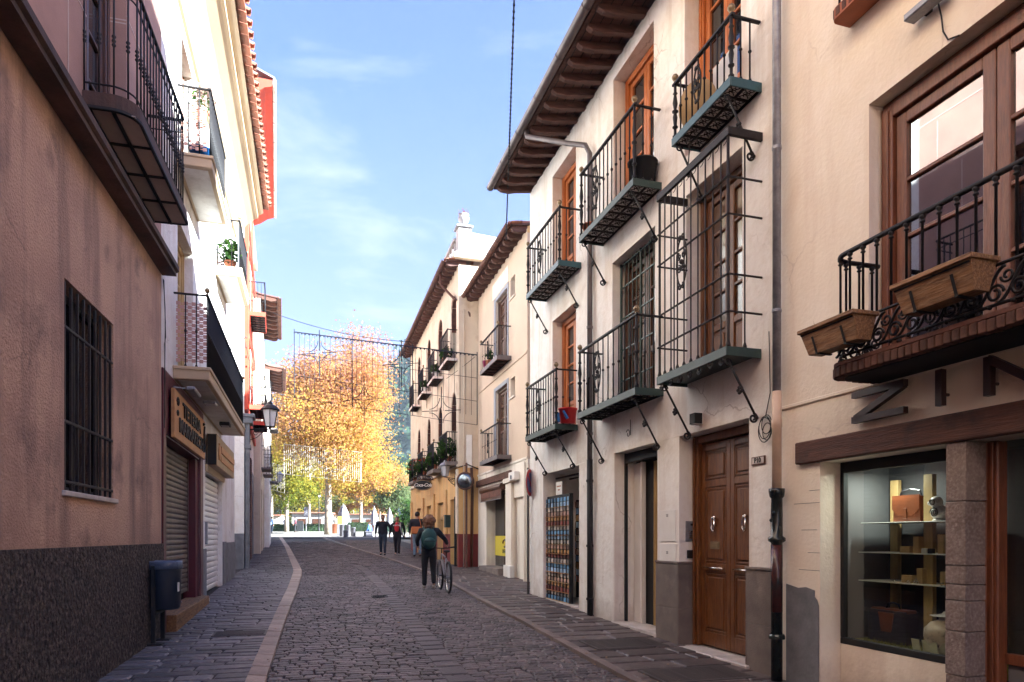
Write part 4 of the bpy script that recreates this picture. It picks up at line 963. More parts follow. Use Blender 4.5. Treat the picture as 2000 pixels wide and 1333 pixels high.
pc = tag(empty('paper_notice', at(f,sx0+sw_*.45,-.10,zt_+.01), f.ang), 'cream paper notice standing on top of the magnet display', 'notice')
MB().bbox(-.17,0,0,.17,.012,.25,.003).build('sheet','paper',pc)
for k,(z_,w_) in enumerate(((.15,.11),(.08,.05))): MB().box(-w_,.0125,z_,w_,.015,z_+.025).build('print_line','terra',pc)
# more goods inside on the right
o = tag(empty('postcard_rack', at(f,f.x(1124,-.7),-.75,g1), f.ang), 'narrow rack of postcards just inside the souvenir shop', 'postcard rack')
MB().box(-.03,-.03,0,.03,.03,2.05).build('rack_post','iron',o)
for r_ in range(12):
    for c2 in range(2): MB().bbox(-.12+.13*c2,.03,.35+r_*.14,-.01+.13*c2,.045,.47+r_*.14,.003).build('postcard', mm[(r_+c2*3) % 7], o)

# unseen block added behind the front houses to shade the left-hand facades
RB = tag(empty('rear_shade_block', (f.world(0,-8.4).x, f.world(0,-8.4).y, 0), f.ang), 'added unseen block behind the right-hand houses, keeps sun off the left facades', 'building')
MB().box(-6.5,-8,0,f.at(14.4),0,15.0).build('wall','beigelight',RB); MB().box(-22,-8,0,-6.504,0,17.6).build('tall_shade_wall','beigelight',RB)

# ---------------------------------------------------------------- cream house with shop (near right)
CHs = house('cream_shop_house', f, 'cream house with a timber-lintelled shop window and a curved iron balcony')
zb0 = f.uv(1615, 715, .52)[1]
ztopw = f.z(1697, 205); xw0, xw1 = f.x(1697), f.x(1697)-2.15
Wn = [xw1, xw0, zb0+.02, ztopw, .20, 0]
zbm0, zbm1 = f.z(1552, 910), f.z(1552, 868)
xs0 = f.x(1601.6); xp0, xp1 = f.x(1840+5, .03), f.x(1885, .03)
SW = [xp0-.02, xs0, -.3, zbm0+.0, .9, 0, None]
SD = [xp1-1.6, xp1-.25, -.3, zbm0, .9, 0, None]
UB = f.uv(1660, 60, 0)[1]
wall('wall', ['cream','dark'], CHs, -19, 0, -.3, 12.6, [Wn, [xp1-1.6, xs0, -.3, zbm0, .28, 0, None], [xw1+.3, xw0-.3, UB+.12, UB+2.3, .2, 0]], depth_body=8, wob=.006)
# French window
fr_ = french(CHs, xw1+.12, xw0-.02, zb0+.02, ztopw-.05, -.16, wm='redwood', gm='mirrorglass', rows=4, solid=.0, fw=.115, sw=.10, panel=False)
MB().box(xw1+.12,-.19,ztopw-.05,xw0-.02,-.13,ztopw-.01).build('window_head','darkwood',CHs)
for (xa, xb) in ((xw0-.52,xw0-.24),(xw0-1.22,xw0-1.02)):
    g = MB(); n = 14; vs = []
    for i in range(n+1):
        x_ = xa+(xb-xa)*i/n; y_ = -.30+.02*math.sin(i*2.1)
        vs += [(x_, y_, zb0+.2), (x_, y_, ztopw-.25)]
    g.add(vs, [(2*i,2*i+2,2*i+3,2*i+1) for i in range(n)]); g.build('curtain','cloth',CHs)
# balcony with running-scroll band
x0b, x1b = -4.6, f.x(1615, .5); dep = .52; sl = MB()
def round_rect(xa, xb, y1, rc, n=6):
    p = [(xa, .003)]
    for (cx_, cy_, a0) in ((xa+rc, y1-rc, math.pi), (xb-rc, y1-rc, math.pi/2)):
        for i in range(n+1): a = a0-math.pi/2*i/n; p.append((cx_+rc*math.cos(a), cy_+rc*math.sin(a)))
    p.append((xb, .003)); return p
RR = round_rect(x0b, x1b, dep, .16)
bo = MB().prism(RR, (0,0,-.03), (1,0,0), (0,1,0), (0,0,.03)).build('balcony','brick',CHs,(0,0,zb0)); bo['label'] = 'near balcony edged with a brick soldier course and scroll railing'
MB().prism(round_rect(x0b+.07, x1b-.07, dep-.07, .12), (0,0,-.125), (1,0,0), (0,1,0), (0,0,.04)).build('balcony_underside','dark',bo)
# soldier-course bricks following the edge
path = [Vector((p[0], p[1], 0)) for p in RR[::-1]]
def along(path, step):
    out = []; acc = 0; nxt = step/2
    for a, c_ in zip(path, path[1:]):
        d_ = (c_-a).length; 
        while nxt <= acc+d_: out.append((a+(c_-a)*((nxt-acc)/d_), (c_-a).normalized())); nxt += step
        acc += d_
    return out
brm = MB().bbox(-.0275,-.10,-.085,.0275,.004,-.004,.006).mesh('brick','brick')
for p_, d_ in along(path, .062):
    o = put(brm, 'brick', bo, (p_.x, p_.y, -.0)); o.rotation_euler = (0, R.uniform(-.02,.02), math.atan2(d_.y, d_.x)+math.pi); o.location.z = R.uniform(-.035,-.028)
rh = f.uv(1615, 515, .48)[1]-zb0; yr = dep-.04
rp = [Vector((p[0], p[1], 0)) for p in round_rect(x0b+.04, x1b-.04, yr, .14)]
def rail_at(z, r, name, mt='iron', rect=False): return MB().tube([(p.x, p.y, z) for p in rp], r, 8).build(name, mt, bo, smooth=True)
rail_at(rh, .021, 'handrail'); rail_at(.05, .012, 'rail'); rail_at(.30, .012, 'rail')
bmx = baluster_mesh(rh-.30, .0095, 'cap', 'iron')
for p_, d_ in along(rp[::-1], .135): put(bmx, 'baluster', bo, (p_.x, p_.y, .30))
key = MB(); pts = [( -.10+.20*t, 0, .06+.11*(1-math.cos(math.pi*t))) for t in [i/12 for i in range(13)]]
# running dog scroll: S sweep with a ring
key.tube(pts, .011, 6); spiral(key, (.035,0,.12), .058, .022, 1.3, .010, st=0, sg=1); spiral(key, (-.04,0,.215), .045, .015, 1.2, .009, st=math.pi, sg=1)
key.ball((.0,0,.045), .018, 6, 4)
km = key.mesh('scroll','iron',True)
for p_, d_ in along(rp[::-1], .155): o = put(km, 'scroll', bo, (p_.x, p_.y, 0)); o.rotation_euler = (0,0,math.atan2(d_.y,d_.x))
for p_, d_ in along(rp[::-1], .31): 
    MB().tube([(0,0,0),(0,0,.05)],.009,5).ball((0,0,.02),.02,6,4).build('foot','iron',bo,(p_.x,p_.y,0))
# second-floor balcony whose corner shows at the top edge
UBo = MB().prism(round_rect(-3.4, f.x(1660), .21, .06), (0,0,-.10), (1,0,0), (0,1,0), (0,0,.10)).build('balcony','terra',CHs,(0,0,UB+.12)); UBo['label'] = 'shallow second-floor balcony with orange brick edge at the top of the view'
for p_, d_ in along([Vector((p[0],p[1],0)) for p in round_rect(-3.4, f.x(1660), .21, .06)][::-1], .075):
    o = put(brm, 'brick', UBo, (p_.x,p_.y,0)); o.rotation_euler = (0,0,math.atan2(d_.y,d_.x)+math.pi)
MB().tube([(p[0],p[1],1.0) for p in round_rect(-3.36, f.x(1660)-.03, .18, .05)],.018,8).build('handrail','iron',UBo)
bmu = baluster_mesh(1.0,.010,'double','iron')
for p_, d_ in along([Vector((p[0],p[1],0)) for p in round_rect(-3.36, f.x(1660)-.03, .18, .05)][::-1], .13): put(bmu,'baluster',UBo,(p_.x,p_.y,0))
# string moulding, lintel, pier finishes
zst = f.z(1535, 800)
MB().bbox(-19,.001,zst-.005,-.0,.022,zst+.035,.008).build('string_moulding','cream',CHs)
MB().bbox(-6.5,-.02,zbm0,f.x(1552,.05),.055,zbm1,.012).build('lintel_beam','beam',CHs)
MB().prism([(f.x(1537),-.3),(f.x(1600),-.3),(f.x(1600),1.0),(f.x(1597),1.05),(f.x(1592),1.08),(f.x(1592),1.14),(f.x(1575),1.165),(f.x(1560),1.15),(f.x(1537),1.18)],(0,.002,0),(1,0,0),(0,0,1),(0,.010,0)).build('cement_patch','greystone',CHs)
for (za, xa_, xb_) in ((1.98,0,1),(1.72,.3,.9),(1.50,.55,1),(1.33,.2,1),(2.1,.6,1)):
    xa2, xb2 = f.x(1601), f.x(1551); MB().box(xa2+(xb2-xa2)*(1-xb_), .0005, za, xa2+(xb2-xa2)*(1-xa_), .002, za+.004).build('plaster_crack','ironbrown',CHs)
# stone pillar of rough blocks
gp = gz(f.world(xp1,0).y)-.2; hs = [gp,.62,.95,1.18,1.30,1.44,1.92,zbm0-.003]
for a, c_ in zip(hs, hs[1:]):
    o_ = R.uniform(-.002,.002); MB().bbox(xp1-.002+o_,-.30,a+.003,xp0-.004+o_,.03+o_,c_-.002,.005).build('pillar_stone','pillar',CHs)
# shop window: sill wall, black frame, glass; interior behind
zsl = f.uv(1850, 1290, -.25)[1]
MB().bbox(xp0+.0,-.40,-.3,xs0-.002,-.235,zsl-.03,.004).build('sill_wall','cream',CHs)
yg = -.26
MB().bbox(xp0,yg-.03,zsl-.03,xs0-.002,yg+.03,zsl+.03,.004).bbox(xs0-.045,yg-.03,zsl+.03,xs0-.002,yg+.03,zbm0,.004).bbox(xp0,yg-.03,zsl+.03,xp0+.03,yg+.03,zbm0,.004).bbox(xp0+.03,yg-.03,zbm0-.10,xs0-.045,yg+.03,zbm0-.001,.004).build('shop_window_frame','black',CHs)
MB().box(xp0+.03,yg-.004,zsl+.03,xs0-.045,yg+.004,zbm0-.10).build('shop_window_glass','glass',CHs)
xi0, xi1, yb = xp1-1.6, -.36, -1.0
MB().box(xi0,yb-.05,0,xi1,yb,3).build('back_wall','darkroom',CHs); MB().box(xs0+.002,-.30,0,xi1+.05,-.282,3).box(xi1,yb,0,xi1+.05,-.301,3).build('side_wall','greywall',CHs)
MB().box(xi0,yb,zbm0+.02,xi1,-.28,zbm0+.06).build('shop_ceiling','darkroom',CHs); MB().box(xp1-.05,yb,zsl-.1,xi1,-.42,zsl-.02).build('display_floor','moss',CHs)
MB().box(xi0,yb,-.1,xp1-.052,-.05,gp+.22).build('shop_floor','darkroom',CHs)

# shop fittings (each a thing on the display)
def sx(u, t): return f.x(u, t)
def sz(u, v, t): return f.uv(u, v, t)[1]
tb = -.75
for i, (ua, ub) in enumerate(((1740,1755),(1803,1822))):
    pass
SH = tag(empty('display_shelves', at(f,0,0,0), f.ang), 'pine uprights carrying three white glass shelves in the shop window', 'shelf unit')
for (ua, ub, t) in ((1738,1753,-.92),(1803,1821,-.66)):
    MB().bbox(sx(ub,t),t-.05,zsl-.02,sx(ua,t),t,zbm0-.15,.004).build('upright','plywood',SH)
MB().bbox(sx(1895,-.7),-.75,zsl-.02,sx(1880,-.7),-.70,zbm0-.15,.004).build('upright','plywood',SH)
shz = []
for (v, ul) in ((1019,1733),(1081,1728),(1141,1728)):
    z = sz(1800, v, -.62); shz.append(z); MB().bbox(sx(1880,-.6),-.93,z-.010,sx(ul,-.88),-.55,z,.003).build('shelf','paper',SH)
# satchel on top shelf
def satchel(name, label, cx_, t, z, w_, h_, d_, body, flap, parent_fr=f):
    o = tag(empty(name, at(f,cx_,t,z), f.ang), label, 'bag')
    MB().prism([(-w_/2,0),(w_/2,0),(w_/2*.92,h_),(-w_/2*.92,h_)],(0,-d_/2,0),(1,0,0),(0,0,1),(0,d_,0)).build('bag_body',body,o)
    return o
s1 = satchel('leather_satchel','tan leather satchel with buckled flap on the top window shelf',sx(1775,-.72),-.74,shz[0],.30,.24,.10,'leather','leather')
MB().prism([(-.15,.25),(.15,.25),(.15,.12),(.08,.06),(-.08,.06),(-.15,.12)],(0,.052,0),(1,0,0),(0,0,1),(0,.012,0)).build('flap','leather',s1)
MB().bbox(-.02,.064,.03,.02,.074,.13,.003).build('strap','leather',s1); MB().tube([(-.12,0,.24),(-.10,0,.29),(.0,0,.31),(.1,0,.29),(.12,0,.24)],.008,6).build('handle','darkleather',s1)
o = tag(empty('ceramic_figure', at(f,sx(1822,-.62)-.03,-.66,shz[0]), f.ang), 'white patterned ceramic figure with spirals on the top window shelf', 'ornament')
MB().ball((0,0,.075),.075,14,10,sc3=(1,.8,.95)).ball((.015,.02,.165),.055,12,8).ball((.07,.03,.16),.02,8,6).lathe(0,0,[(.06,0),(.05,.02)],10).build('figure_body','silver',o,smooth=True)
g = MB(); spiral(g,(0,.062,.075),.045,.008,2.2,.005); spiral(g,(.015,.068,.165),.032,.006,2,.004); g.build('spiral_relief','black',o)
# travel bag on the floor
s2 = satchel('travel_bag','black and brown leather travel bag on the window floor',sx(1733,-.55),-.62,zsl,.44,.30,.16,'darkleather','leather')
MB().bbox(-.21,-.06,.28,.21,.06,.315,.01).build('top_frame','leather',s2); MB().prism([(-.09,.28),(.09,.28),(.055,.10),(-.055,.10)],(0,.081,0),(1,0,0),(0,0,1),(0,.01,0)).build('centre_panel','leather',s2)
MB().tube([(-.08,0,.31),(-.06,0,.355),(0,0,.37),(.06,0,.355),(.08,0,.31)],.009,6).build('handle','darkleather',s2)
o = tag(empty('patterned_vase', at(f,sx(1832,-.5)-.02,-.56,zsl), f.ang), 'round cream vase with flower drawing at the foot of the window', 'vase')
MB().lathe(0,0,[(.07,0),(.13,.05),(.165,.13),(.16,.20),(.11,.26),(.05,.28),(.05,.30),(.07,.31)],18).build('vase_body','vase',o,smooth=True); MB().lathe(0,0,[(.10,.31),(.12,.315),(.03,.33),(.015,.35)],14).build('lid','silver',o)
bi = 0
for (u, zi, w_, h_, lab) in ((1768,1,.11,.06,'low kraft gift box at the left of the middle shelf'),(1790,1,.06,.15,'tall kraft gift box on the middle shelf by the pine upright'),(1838,1,.06,.17,'tall kraft gift box at the right of the middle shelf'),
                         (1772,2,.12,.07,'low kraft box under the silver rings on the bottom shelf'),(1797,2,.06,.14,'tall kraft box in the middle of the bottom shelf'),(1842,2,.05,.12,'tall kraft box at the right of the bottom shelf')):
    bx = MB().bbox(-w_/2,-.03,0,w_/2,.03,h_,.003).build('gift_box','box',None,at(f,sx(u,-.62),-.64,shz[zi])); bx.rotation_euler = (0,0,f.ang); tag(bx,lab,'box','kraft boxes on the window shelves')
for (u, zi, mt, lab) in ((1805,1,'paper','small white cube with black dots on the middle shelf'),(1817,1,'black','small black cube beside the white one on the middle shelf')):
    bx = MB().bbox(-.022,-.022,0,.022,.022,.045,.004).build('trinket_cube',mt,None,at(f,sx(u,-.58),-.59,shz[zi])); bx.rotation_euler = (0,0,f.ang); tag(bx,lab,'ornament')
rg = MB()
for (dx_, z_) in ((0,.0),(.03,.0),(.015,.02),(.1,0),(-.25,0),(.25,0)): rg.tube([(dx_+.012*math.cos(a),0,z_+.012+.012*math.sin(a)) for a in [i*math.pi/5 for i in range(10)]],.004,5,closed=True)
o = rg.build('silver_rings','chrome',None,at(f,sx(1790,-.57),-.58,shz[2]),True); o.rotation_euler=(0,0,f.ang); tag(o,'silver rings scattered on the bottom window shelf','jewellery',kind='stuff')
for i, u in enumerate((1788,1806,1822,1838)):
    tg_ = MB().prism([(-.045,0),(.045,0),(.045,.10),(-.045,.10)],(0,0,0),(1,0,0),(0,0,1),(0,.006,0)).build('price_card','tagcard',None,at(f,sx(u,-.42),-.44-.02*(i % 2),zsl)); tg_.rotation_euler = (rad(-12),0,f.ang+(.1 if i % 2 else -.12))
    tag(tg_, ('first','second','third','last')[i]+' of the four kraft cards from the window edge below the vase','card','kraft cards on the window floor')
g = MB()
for i in range(900):
    x = R.uniform(xp0+.02, xs0-.05); y = R.uniform(-.56,-.32); h_ = R.uniform(.02,.055)*(1.3 if R.random() < .1 else 1); a = R.uniform(0,6.3); w_ = .004
    if x < xs0-.62: h_ *= .5
    g.add([(x-w_*math.cos(a),y-w_*math.sin(a),0),(x+w_*math.cos(a),y+w_*math.sin(a),0),(x+R.uniform(-.015,.015),y+R.uniform(-.015,.015),h_)],[(0,1,2)])
o = g.build('dried_grass','grass',None,at(f,0,0,zsl-.02)); o.rotation_euler=(0,0,f.ang); tag(o,'yellow dried grass spread over the window floor','dried grass',kind='stuff')
# ceiling lamp
o = tag(empty('strip_lamp', at(f,sx(1738,-.6),-.6,sz(1738,911,-.6)), f.ang), 'short lit tube lamp under the shop window ceiling', 'lamp')
MB().bbox(-.10,-.02,0,.10,.02,.02,.003).build('lamp_housing','whitetrim',o); MB().bbox(-.09,-.015,-.014,.09,.015,-.001,.003).build('lamp_tube','lampemit',o)
la = bpy.data.lights.new('strip_lamp_light','AREA'); la.energy = 1.7; la.shape = 'RECTANGLE'; la.size = .2; la.size_y = .05; la.color = (1,.88,.7)
lo = bpy.data.objects.new('strip_lamp_light', la); C.objects.link(lo); lo.parent = o; lo.location = (0,0,-.03)
# shop door: red-brown post, glazed leaf, low panel
xd1 = f.x(1911,-.22); xd0 = f.x(1957,-.22)
g = MB(); g.bbox(xd0,-.28,gp,xd1,-.18,zbm0-.004,.01)
for k in range(3): g.bbox(xd0+.03+k*.05,-.18,gp,xd0+.05+k*.05,-.165,zbm0-.01,.004)
dd = g.build('shop_door','redwood',CHs)
MB().bbox(xd0-.95,-.30,gp+.2,xd0-.9,-.24,zbm0-.004,.005).bbox(xd0-.9,-.30,gp+.2,xd0-.004,-.24,gp+.28,.005).bbox(xd0-.9,-.30,gp+.78,xd0-.004,-.24,gp+.86,.005).build('door_rail','redwood',dd)
MB().box(xd0-.9,-.285,gp+.28,xd0-.01,-.27,gp+.78).build('panel','greywall',dd); MB().box(xd0-.9,-.275,gp+.86,xd0-.01,-.27,zbm0-.05).build('door_glass','glass',dd)
MB().bbox(xd0-.22,-.9,gp+.2,xd0-.12,-.84,zbm0-.06,.004).build('inner_post','plywood',CHs)
# metal letters
zl0 = f.z(1843,795); zl1 = f.z(1843,725); lh = zl1-zl0
def letter(name, strokes, xo, y=.03, d=.05, wd=.055, label=None):
    b = MB()
    for (p, q) in strokes:
        P, Q = Vector((xo-p[0], 0, zl0+p[1]*lh)), Vector((xo-q[0], 0, zl0+q[1]*lh)); dr_ = (Q-P).normalized(); nn = Vector((-dr_.z,0,dr_.x))*wd/2
        e = dr_*0.0
        b.add([(v.x, y+yy, v.z) for yy in (0,d) for v in (P-nn-e,Q-nn+e,Q+nn+e,P+nn-e)], [(0,1,2,3),(7,6,5,4),(0,4,5,1),(1,5,6,2),(2,6,7,3),(3,7,4,0)])
    for (p, q) in strokes[:1]: b.tube([(xo-p[0]-.02,0,zl0+.3*lh),(xo-p[0]-.02,y,zl0+.3*lh)],.012,6)
    o = b.build(name,'letter',CHs); return o
xz = f.x(1666,.06); zw_ = xz-f.x(1768,.06)
letter('letter_z', [((0,.90),(zw_,.90)),((zw_*.97,.86),(.03,.14)),((0,.10),(zw_,.10))], xz)
xi = f.x(1836,.06); letter('letter_i', [((0,0),(0,1))], xi)
xn = f.x(1931,.06); letter('letter_n', [((0,0),(0,1)),((0,.95),(.36,.05)),((.36,0),(.36,1))], xn)
letter('letter_a', [((0,0),(.2,1)),((.2,1),(.4,0)),((.08,.35),(.32,.35))], xn-.36-.30)
g = MB()
for x_ in (xi-.02, xi-.02): pass
for z_ in (zl0+.04, zl1-.04): g.lathe(0,0,[(.02,0),(.02,.03)],8)
# planter boxes hung outside the rail
def planter(x0, x1, z0, z1, t0, label, plants=0):
    o = tag(empty('planter_box', at(f,(x0+x1)/2,t0,z0), f.ang), label, 'planter', 'wooden planters on the near balcony')
    W = (x1-x0)/2; H = z1-z0; q = .035; D0, D1 = .13, .20
    vs = [(-W+q,0,0),(W-q,0,0),(W-q,D0,0),(-W+q,D0,0),(-W,-.03,H),(W,-.03,H),(W,D1,H),(-W,D1,H)]
    MB().add(vs,[(0,3,2,1),(0,1,5,4),(1,2,6,5),(2,3,7,6),(3,0,4,7)]).build('box_body','planter',o)
    MB().bbox(-W-.012,-.042,H-.03,W+.012,-.018,H+.002,.004).bbox(-W-.012,D1-.012,H-.03,W+.012,D1+.012,H+.002,.004).bbox(-W-.012,-.018,H-.03,-W+.012,D1-.012,H+.002,.004).bbox(W-.012,-.018,H-.03,W+.012,D1-.012,H+.002,.004).build('rim','planter',o)
    def fy(z_): return D0+(D1-D0)*z_/H
    MB().add([(-W+q*.3,fy(H*.76)+.004,H*.76),(W-q*.3,fy(H*.76)+.004,H*.76),(W-q*.3,fy(H*.80)+.010,H*.80),(-W+q*.3,fy(H*.80)+.010,H*.80)],[(0,1,2,3)]).build('groove','black',o)
    for xx in (-W*.5, W*.55): MB().add([(xx-.012,fy(0)+.006,.0),(xx+.012,fy(0)+.006,.0),(xx+.012,fy(H*.62)+.008,H*.62),(xx-.012,fy(H*.62)+.008,H*.62)],[(0,1,2,3)]).box(xx-.012,-.01,-.012,xx+.012,D0+.01,-.001).build('hanger_strap','iron',o)
    MB().box(-W+.02,0,H*.7,W-.02,D1-.03,H*.86).build('soil','mortar',o)
    g = MB()
    for i in range(plants):
        x = R.uniform(-W+.03,W-.03); y = R.uniform(0,D1-.03); h_ = R.uniform(.03,.09)
        for k in range(3): a = R.uniform(0,6.3); g.add([(x,y,H*.85),(x+.012,y,H*.85),(x+.02*math.cos(a),y+.03*math.sin(a),H*.85+h_)],[(0,1,2)])
    if plants: g.build('dry_plants','moss',o)['kind'] = 'stuff'
    return o
planter(f.x(1672,.70), f.x(1566,.70), f.z(1590,688) if False else f.uv(1600,688,.66)[1], f.uv(1570,647,.70)[1], .53, 'weathered wooden planter box on the far corner of the near balcony', 20)
planter(f.x(1902,.70), f.x(1748,.70), f.uv(1762,617,.66)[1], f.uv(1748,560,.70)[1], .53, 'weathered wooden planter box hung at the middle of the near balcony', 30)
# wall flood lamp with looping cable, drainpipe at the corner
o = tag(empty('wall_flood_lamp', at(f,f.x(1800,.08),0,f.uv(1790,30,.08)[1]), f.ang), 'slim grey wall lamp with a hanging cable near the top of the cream house', 'lamp')
MB().bbox(-.22,.03,-.02,.12,.14,.04,.01).build('lamp_body','galv',o); MB().bbox(-.03,.0,-.01,.03,.03,.03,.003).build('arm','iron',o)
MB().tube([(-.10,.03,0),(-.12,.02,-.12),(-.13,.015,-.24),(-.17,.012,-.33),(-.26,.008,-.36)],.006,6).build('cable','cable',o,smooth=True)
DPp = tag(empty('corner_drainpipe', at(f,f.x(1517,.10),.10,0), f.ang), 'corner drainpipe, grey above, cream in the middle and black cast iron at the foot', 'drainpipe')
z765, z955 = f.uv(1517,765,.1)[1], f.uv(1517,955,.1)[1]
MB().tube([(0,0,z765),(0,0,12.4)],.042,12).build('grey_pipe','galv',DPp,smooth=True)
for z_ in (3.95,5.6,7.3): MB().lathe(0,0,[(.048,-.015),(.048,.015)],12).build('pipe_clip','galv',DPp,(0,0,z_))
MB().lathe(0,0,[(.047,z955-.02),(.047,z955+.62),(.053,z955+.63),(.053,z955+.70),(.047,z955+.71),(.047,z765)],12).build('cream_pipe','creampipe',DPp,smooth=True)
MB().lathe(0,0,[(.056,.1),(.056,z955-.55),(.085,z955-.53),(.085,z955-.50),(.058,z955-.48),(.058,z955-.28),(.054,z955-.10),(.07,z955-.08),(.078,z955-.03),(.078,z955)],14).build('iron_pipe','castiron',DPp,smooth=True)
MB().lathe(0,0,[(.0575,z955-1.25),(.0575,z955-.57)],14).build('red_stretch','castred',DPp,smooth=True); MB().lathe(0,0,[(.08,.62),(.08,.65),(.07,.67)],14).build('pipe_collar','castiron',DPp)
MB().ball((-.02,.05,z955-.25),.025,8,6).ball((.02,.05,z955-.32),.02,8,6).build('ornament_boss','castiron',DPp)

# ================================================================ beige house
f3 = FR3
BH = house('beige_house', f3, 'beige house with two small balconies beyond the white townhouse')
x3e = f3.at(23.35); ZE3 = 9.60
def o3(u0,u1,vt,vb,dp=.25,bm=None,uref=None):
    a, c = f3.x(u1), f3.x(u0); ur = uref or (u0+u1)/2
    r = [a, c, f3.z(ur,vb), f3.z(ur,vt), dp, 0]; return r+([bm] if bm is not None else [])
zb3u, zb3l = 6.69, 3.93
win3 = [o3(997,1006,541,580), o3(997,1006,738,775)]
dU = [f3.x(991.5), f3.x(969), zb3u, f3.z(991.5,562), .16, 0]; dL = [f3.x(991.5), f3.x(969), zb3l, f3.z(991.5,748), .16, 0]
g3 = gz(20.5)
shp = [f3.x(989), f3.x(950), -.2, f3.z(989,952), .35, 0]
wall('wall', ['beigelight','beige','dark'], BH, 0, x3e, -.3, ZE3, win3+[dU,dL,shp,[f3.x(1027),f3.x(1003),g3-.3,f3.z(1003,973),.08,0,0]], bands=[(3.66,0),(20,1)], depth_body=6)
for d_ in (dU,dL):
    french(BH, d_[0]+.01, d_[1]-.01, d_[2], d_[3]-.01, -.12, wm='darkwood', gm='panewarm', rows=3, solid=.4, fw=.07, sw=.07)
    a, c = d_[0], d_[1]
    MB().bbox(a-.12,.0015,d_[2],a-.003,.02,d_[3]+.12,.004).bbox(c+.003,.0015,d_[2],c+.22,.02,d_[3]+.12,.004).bbox(a-.003,.0015,d_[3]+.003,c+.003,.02,d_[3]+.12,.004).build('door_surround','bluegrey',BH)
MB().bbox(dU[0]-.1,.0015,dU[3]+.16,dU[1]+.4,.012,dU[3]+.62,.004).build('lintel_panel','beigelight',BH)
for w_ in win3: MB().box(w_[0],-.2,w_[2],w_[1],-.18,w_[3]).build('window_pane','panewarm',BH); MB().bbox(w_[0]-.04,.001,w_[2]-.05,w_[1]+.04,.04,w_[2]-.004,.006).build('window_sill','beigelight',BH)
for (z, v) in ((zb3u,635),(zb3l,826)):
    x0, x1 = f3.x(972,.4), f3.x(938.3,.4)
    balcony(BH, x0, x1, z, .42, f3.uv(972,v,.4)[1]-z, 11, mt='ironbrown', slabm='gutter', sh=.12, brackets=False, posts=False, finial=True, scroll=.5, soffit_m=('brick','iron'), tile_sz=.36, r=.008)
def band(fr, par, z0, z1, x0, x1, mt, t=.025): return MB().bbox(x0,.001,z0,x1,t,z1,.005).build('string_course',mt,par)
band(f3, BH, 6.40, 6.46, -.0, x3e, 'beige'); band(f3, BH, 3.66, 3.72, 0, x3e, 'beigelight'); 
zf1 = f3.z(990,922)
MB().bbox(f3.x(1000),.001,f3.z(990,936),x3e-.1,.07,zf1,.01).build('shop_fascia','beam',BH)
aw = MB(); n = 9; xa, xb = f3.x(989), f3.x(948)
for i in range(n): 
    a = math.pi*i/(n-1); 
aw.tube([(xa,.10,f3.z(989,950)),(xb,.10,f3.z(989,950))],.11,12); aw.bbox(xa,.14,f3.z(989,974),xb,.16,f3.z(989,946),.004)
aw.build('rolled_awning','darkwood',BH); MB().bbox(xa+.1,.162,f3.z(989,968),xb-.1,.17,f3.z(989,952),.003).build('awning_band','brick',BH)
MB().tube([(xa,.16,f3.z(989,974)),(xb,.16,f3.z(989,974))],.012,6).build('awning_rod','galv',BH)
xm = f3.x(967,-.3)
MB().bbox(xm,-.33,g3,shp[1],-.28,shp[3],.004).build('shutter_leaf','aluminium',BH)
gg = MB(); 
MB().box(shp[0],-.32,g3,xm-.004,-.30,shp[3]).build('shop_glass','pane',BH)
pz0, pz1 = f3.uv(978,1086,-.28)[1], f3.uv(978,1047,-.28)[1]
pt = MB().box(shp[0]+.02,-.298,pz0,xm-.02,-.290,pz1).build('poster','yellow',BH)
cxp = (shp[0]+xm)/2
q = put(text_mesh('OFERTA', .16, .002, bold=.004), 'poster_lettering', pt, (cxp,-.288,pz0+.14),(rad(90),0,math.pi)); q.data.materials.clear(); q.data.materials.append(m['black'])
MB().tube([(cxp+.18*math.cos(a),-.287,(pz0+pz1)/2+.08+.11*math.sin(a)) for a in [i*.5 for i in range(11)]],.03,5).build('poster_mark','darkwood',pt)
xpa, xpb = f3.x(1000,.06), f3.x(989,.06)
MB().bbox(xpa,.001,-.2,xpb,.09,f3.z(995,945),.01).build('pilaster','beigelight',BH); MB().bbox(xpa-.06,.001,f3.z(995,945),xpb+.06,.15,f3.z(995,936),.01).build('pilaster_cap','beigelight',BH)
MB().bbox(xpa-.05,.001,-.2,xpb+.05,.14,g3+.28,.012).build('pilaster_base','lwhite',BH); MB().bbox(f3.x(1028),.001,-.2,f3.x(1026),.06,3.6,.006).build('pilaster','beigelight',BH)
MB().bbox(shp[0],-.3,-.2,shp[1],.25,g3+.16,.01).build('door_step','stone',BH)
o = MB().bbox(f3.x(1008,.1),.0,f3.z(1005,940),f3.x(997,.1),.16,f3.z(1005,924),.01).build('alarm_box','whitetrim',BH); MB().bbox(-.02,.16,-.08,.02,.2,.02,.004).build('alarm_front','galv',o,(f3.x(1003,.1),0,f3.z(1005,932)))
eave(BH, -.0, x3e+.02, ZE3-.05, .42, 15, pitch=24, rw=.11, rhh=.14, back=5, tilestep=.25, gm='brick')
# gable seen above the eave end
MB().prism([(0,ZE3-.1),(-5,ZE3-.1),(-5,ZE3+2.1),(.0,ZE3+.05)],(-.001,0,0),(0,1,0),(0,0,1),(-.02,0,0)).build('gable','ochre',BH)
pipe('downpipe', BH, [(x3e-.35,.42,ZE3-.25),(x3e-.5,.3,ZE3-.5),(x3e-.12,.08,ZE3-1.4),(x3e-.1,.07,ZE3-1.7),(x3e-.1,.07,f3.z(938,965))], .035, 'rafter', [(x3e-.1,.07,z) for z in (7,5,3.4)], 8)
pipe('downpipe', BH, [(x3e-.1,.07,f3.z(938,965)),(x3e-.3,.09,2.4),(x3e-.3,.07,.4)], .05, 'whitetrim', [], 8)

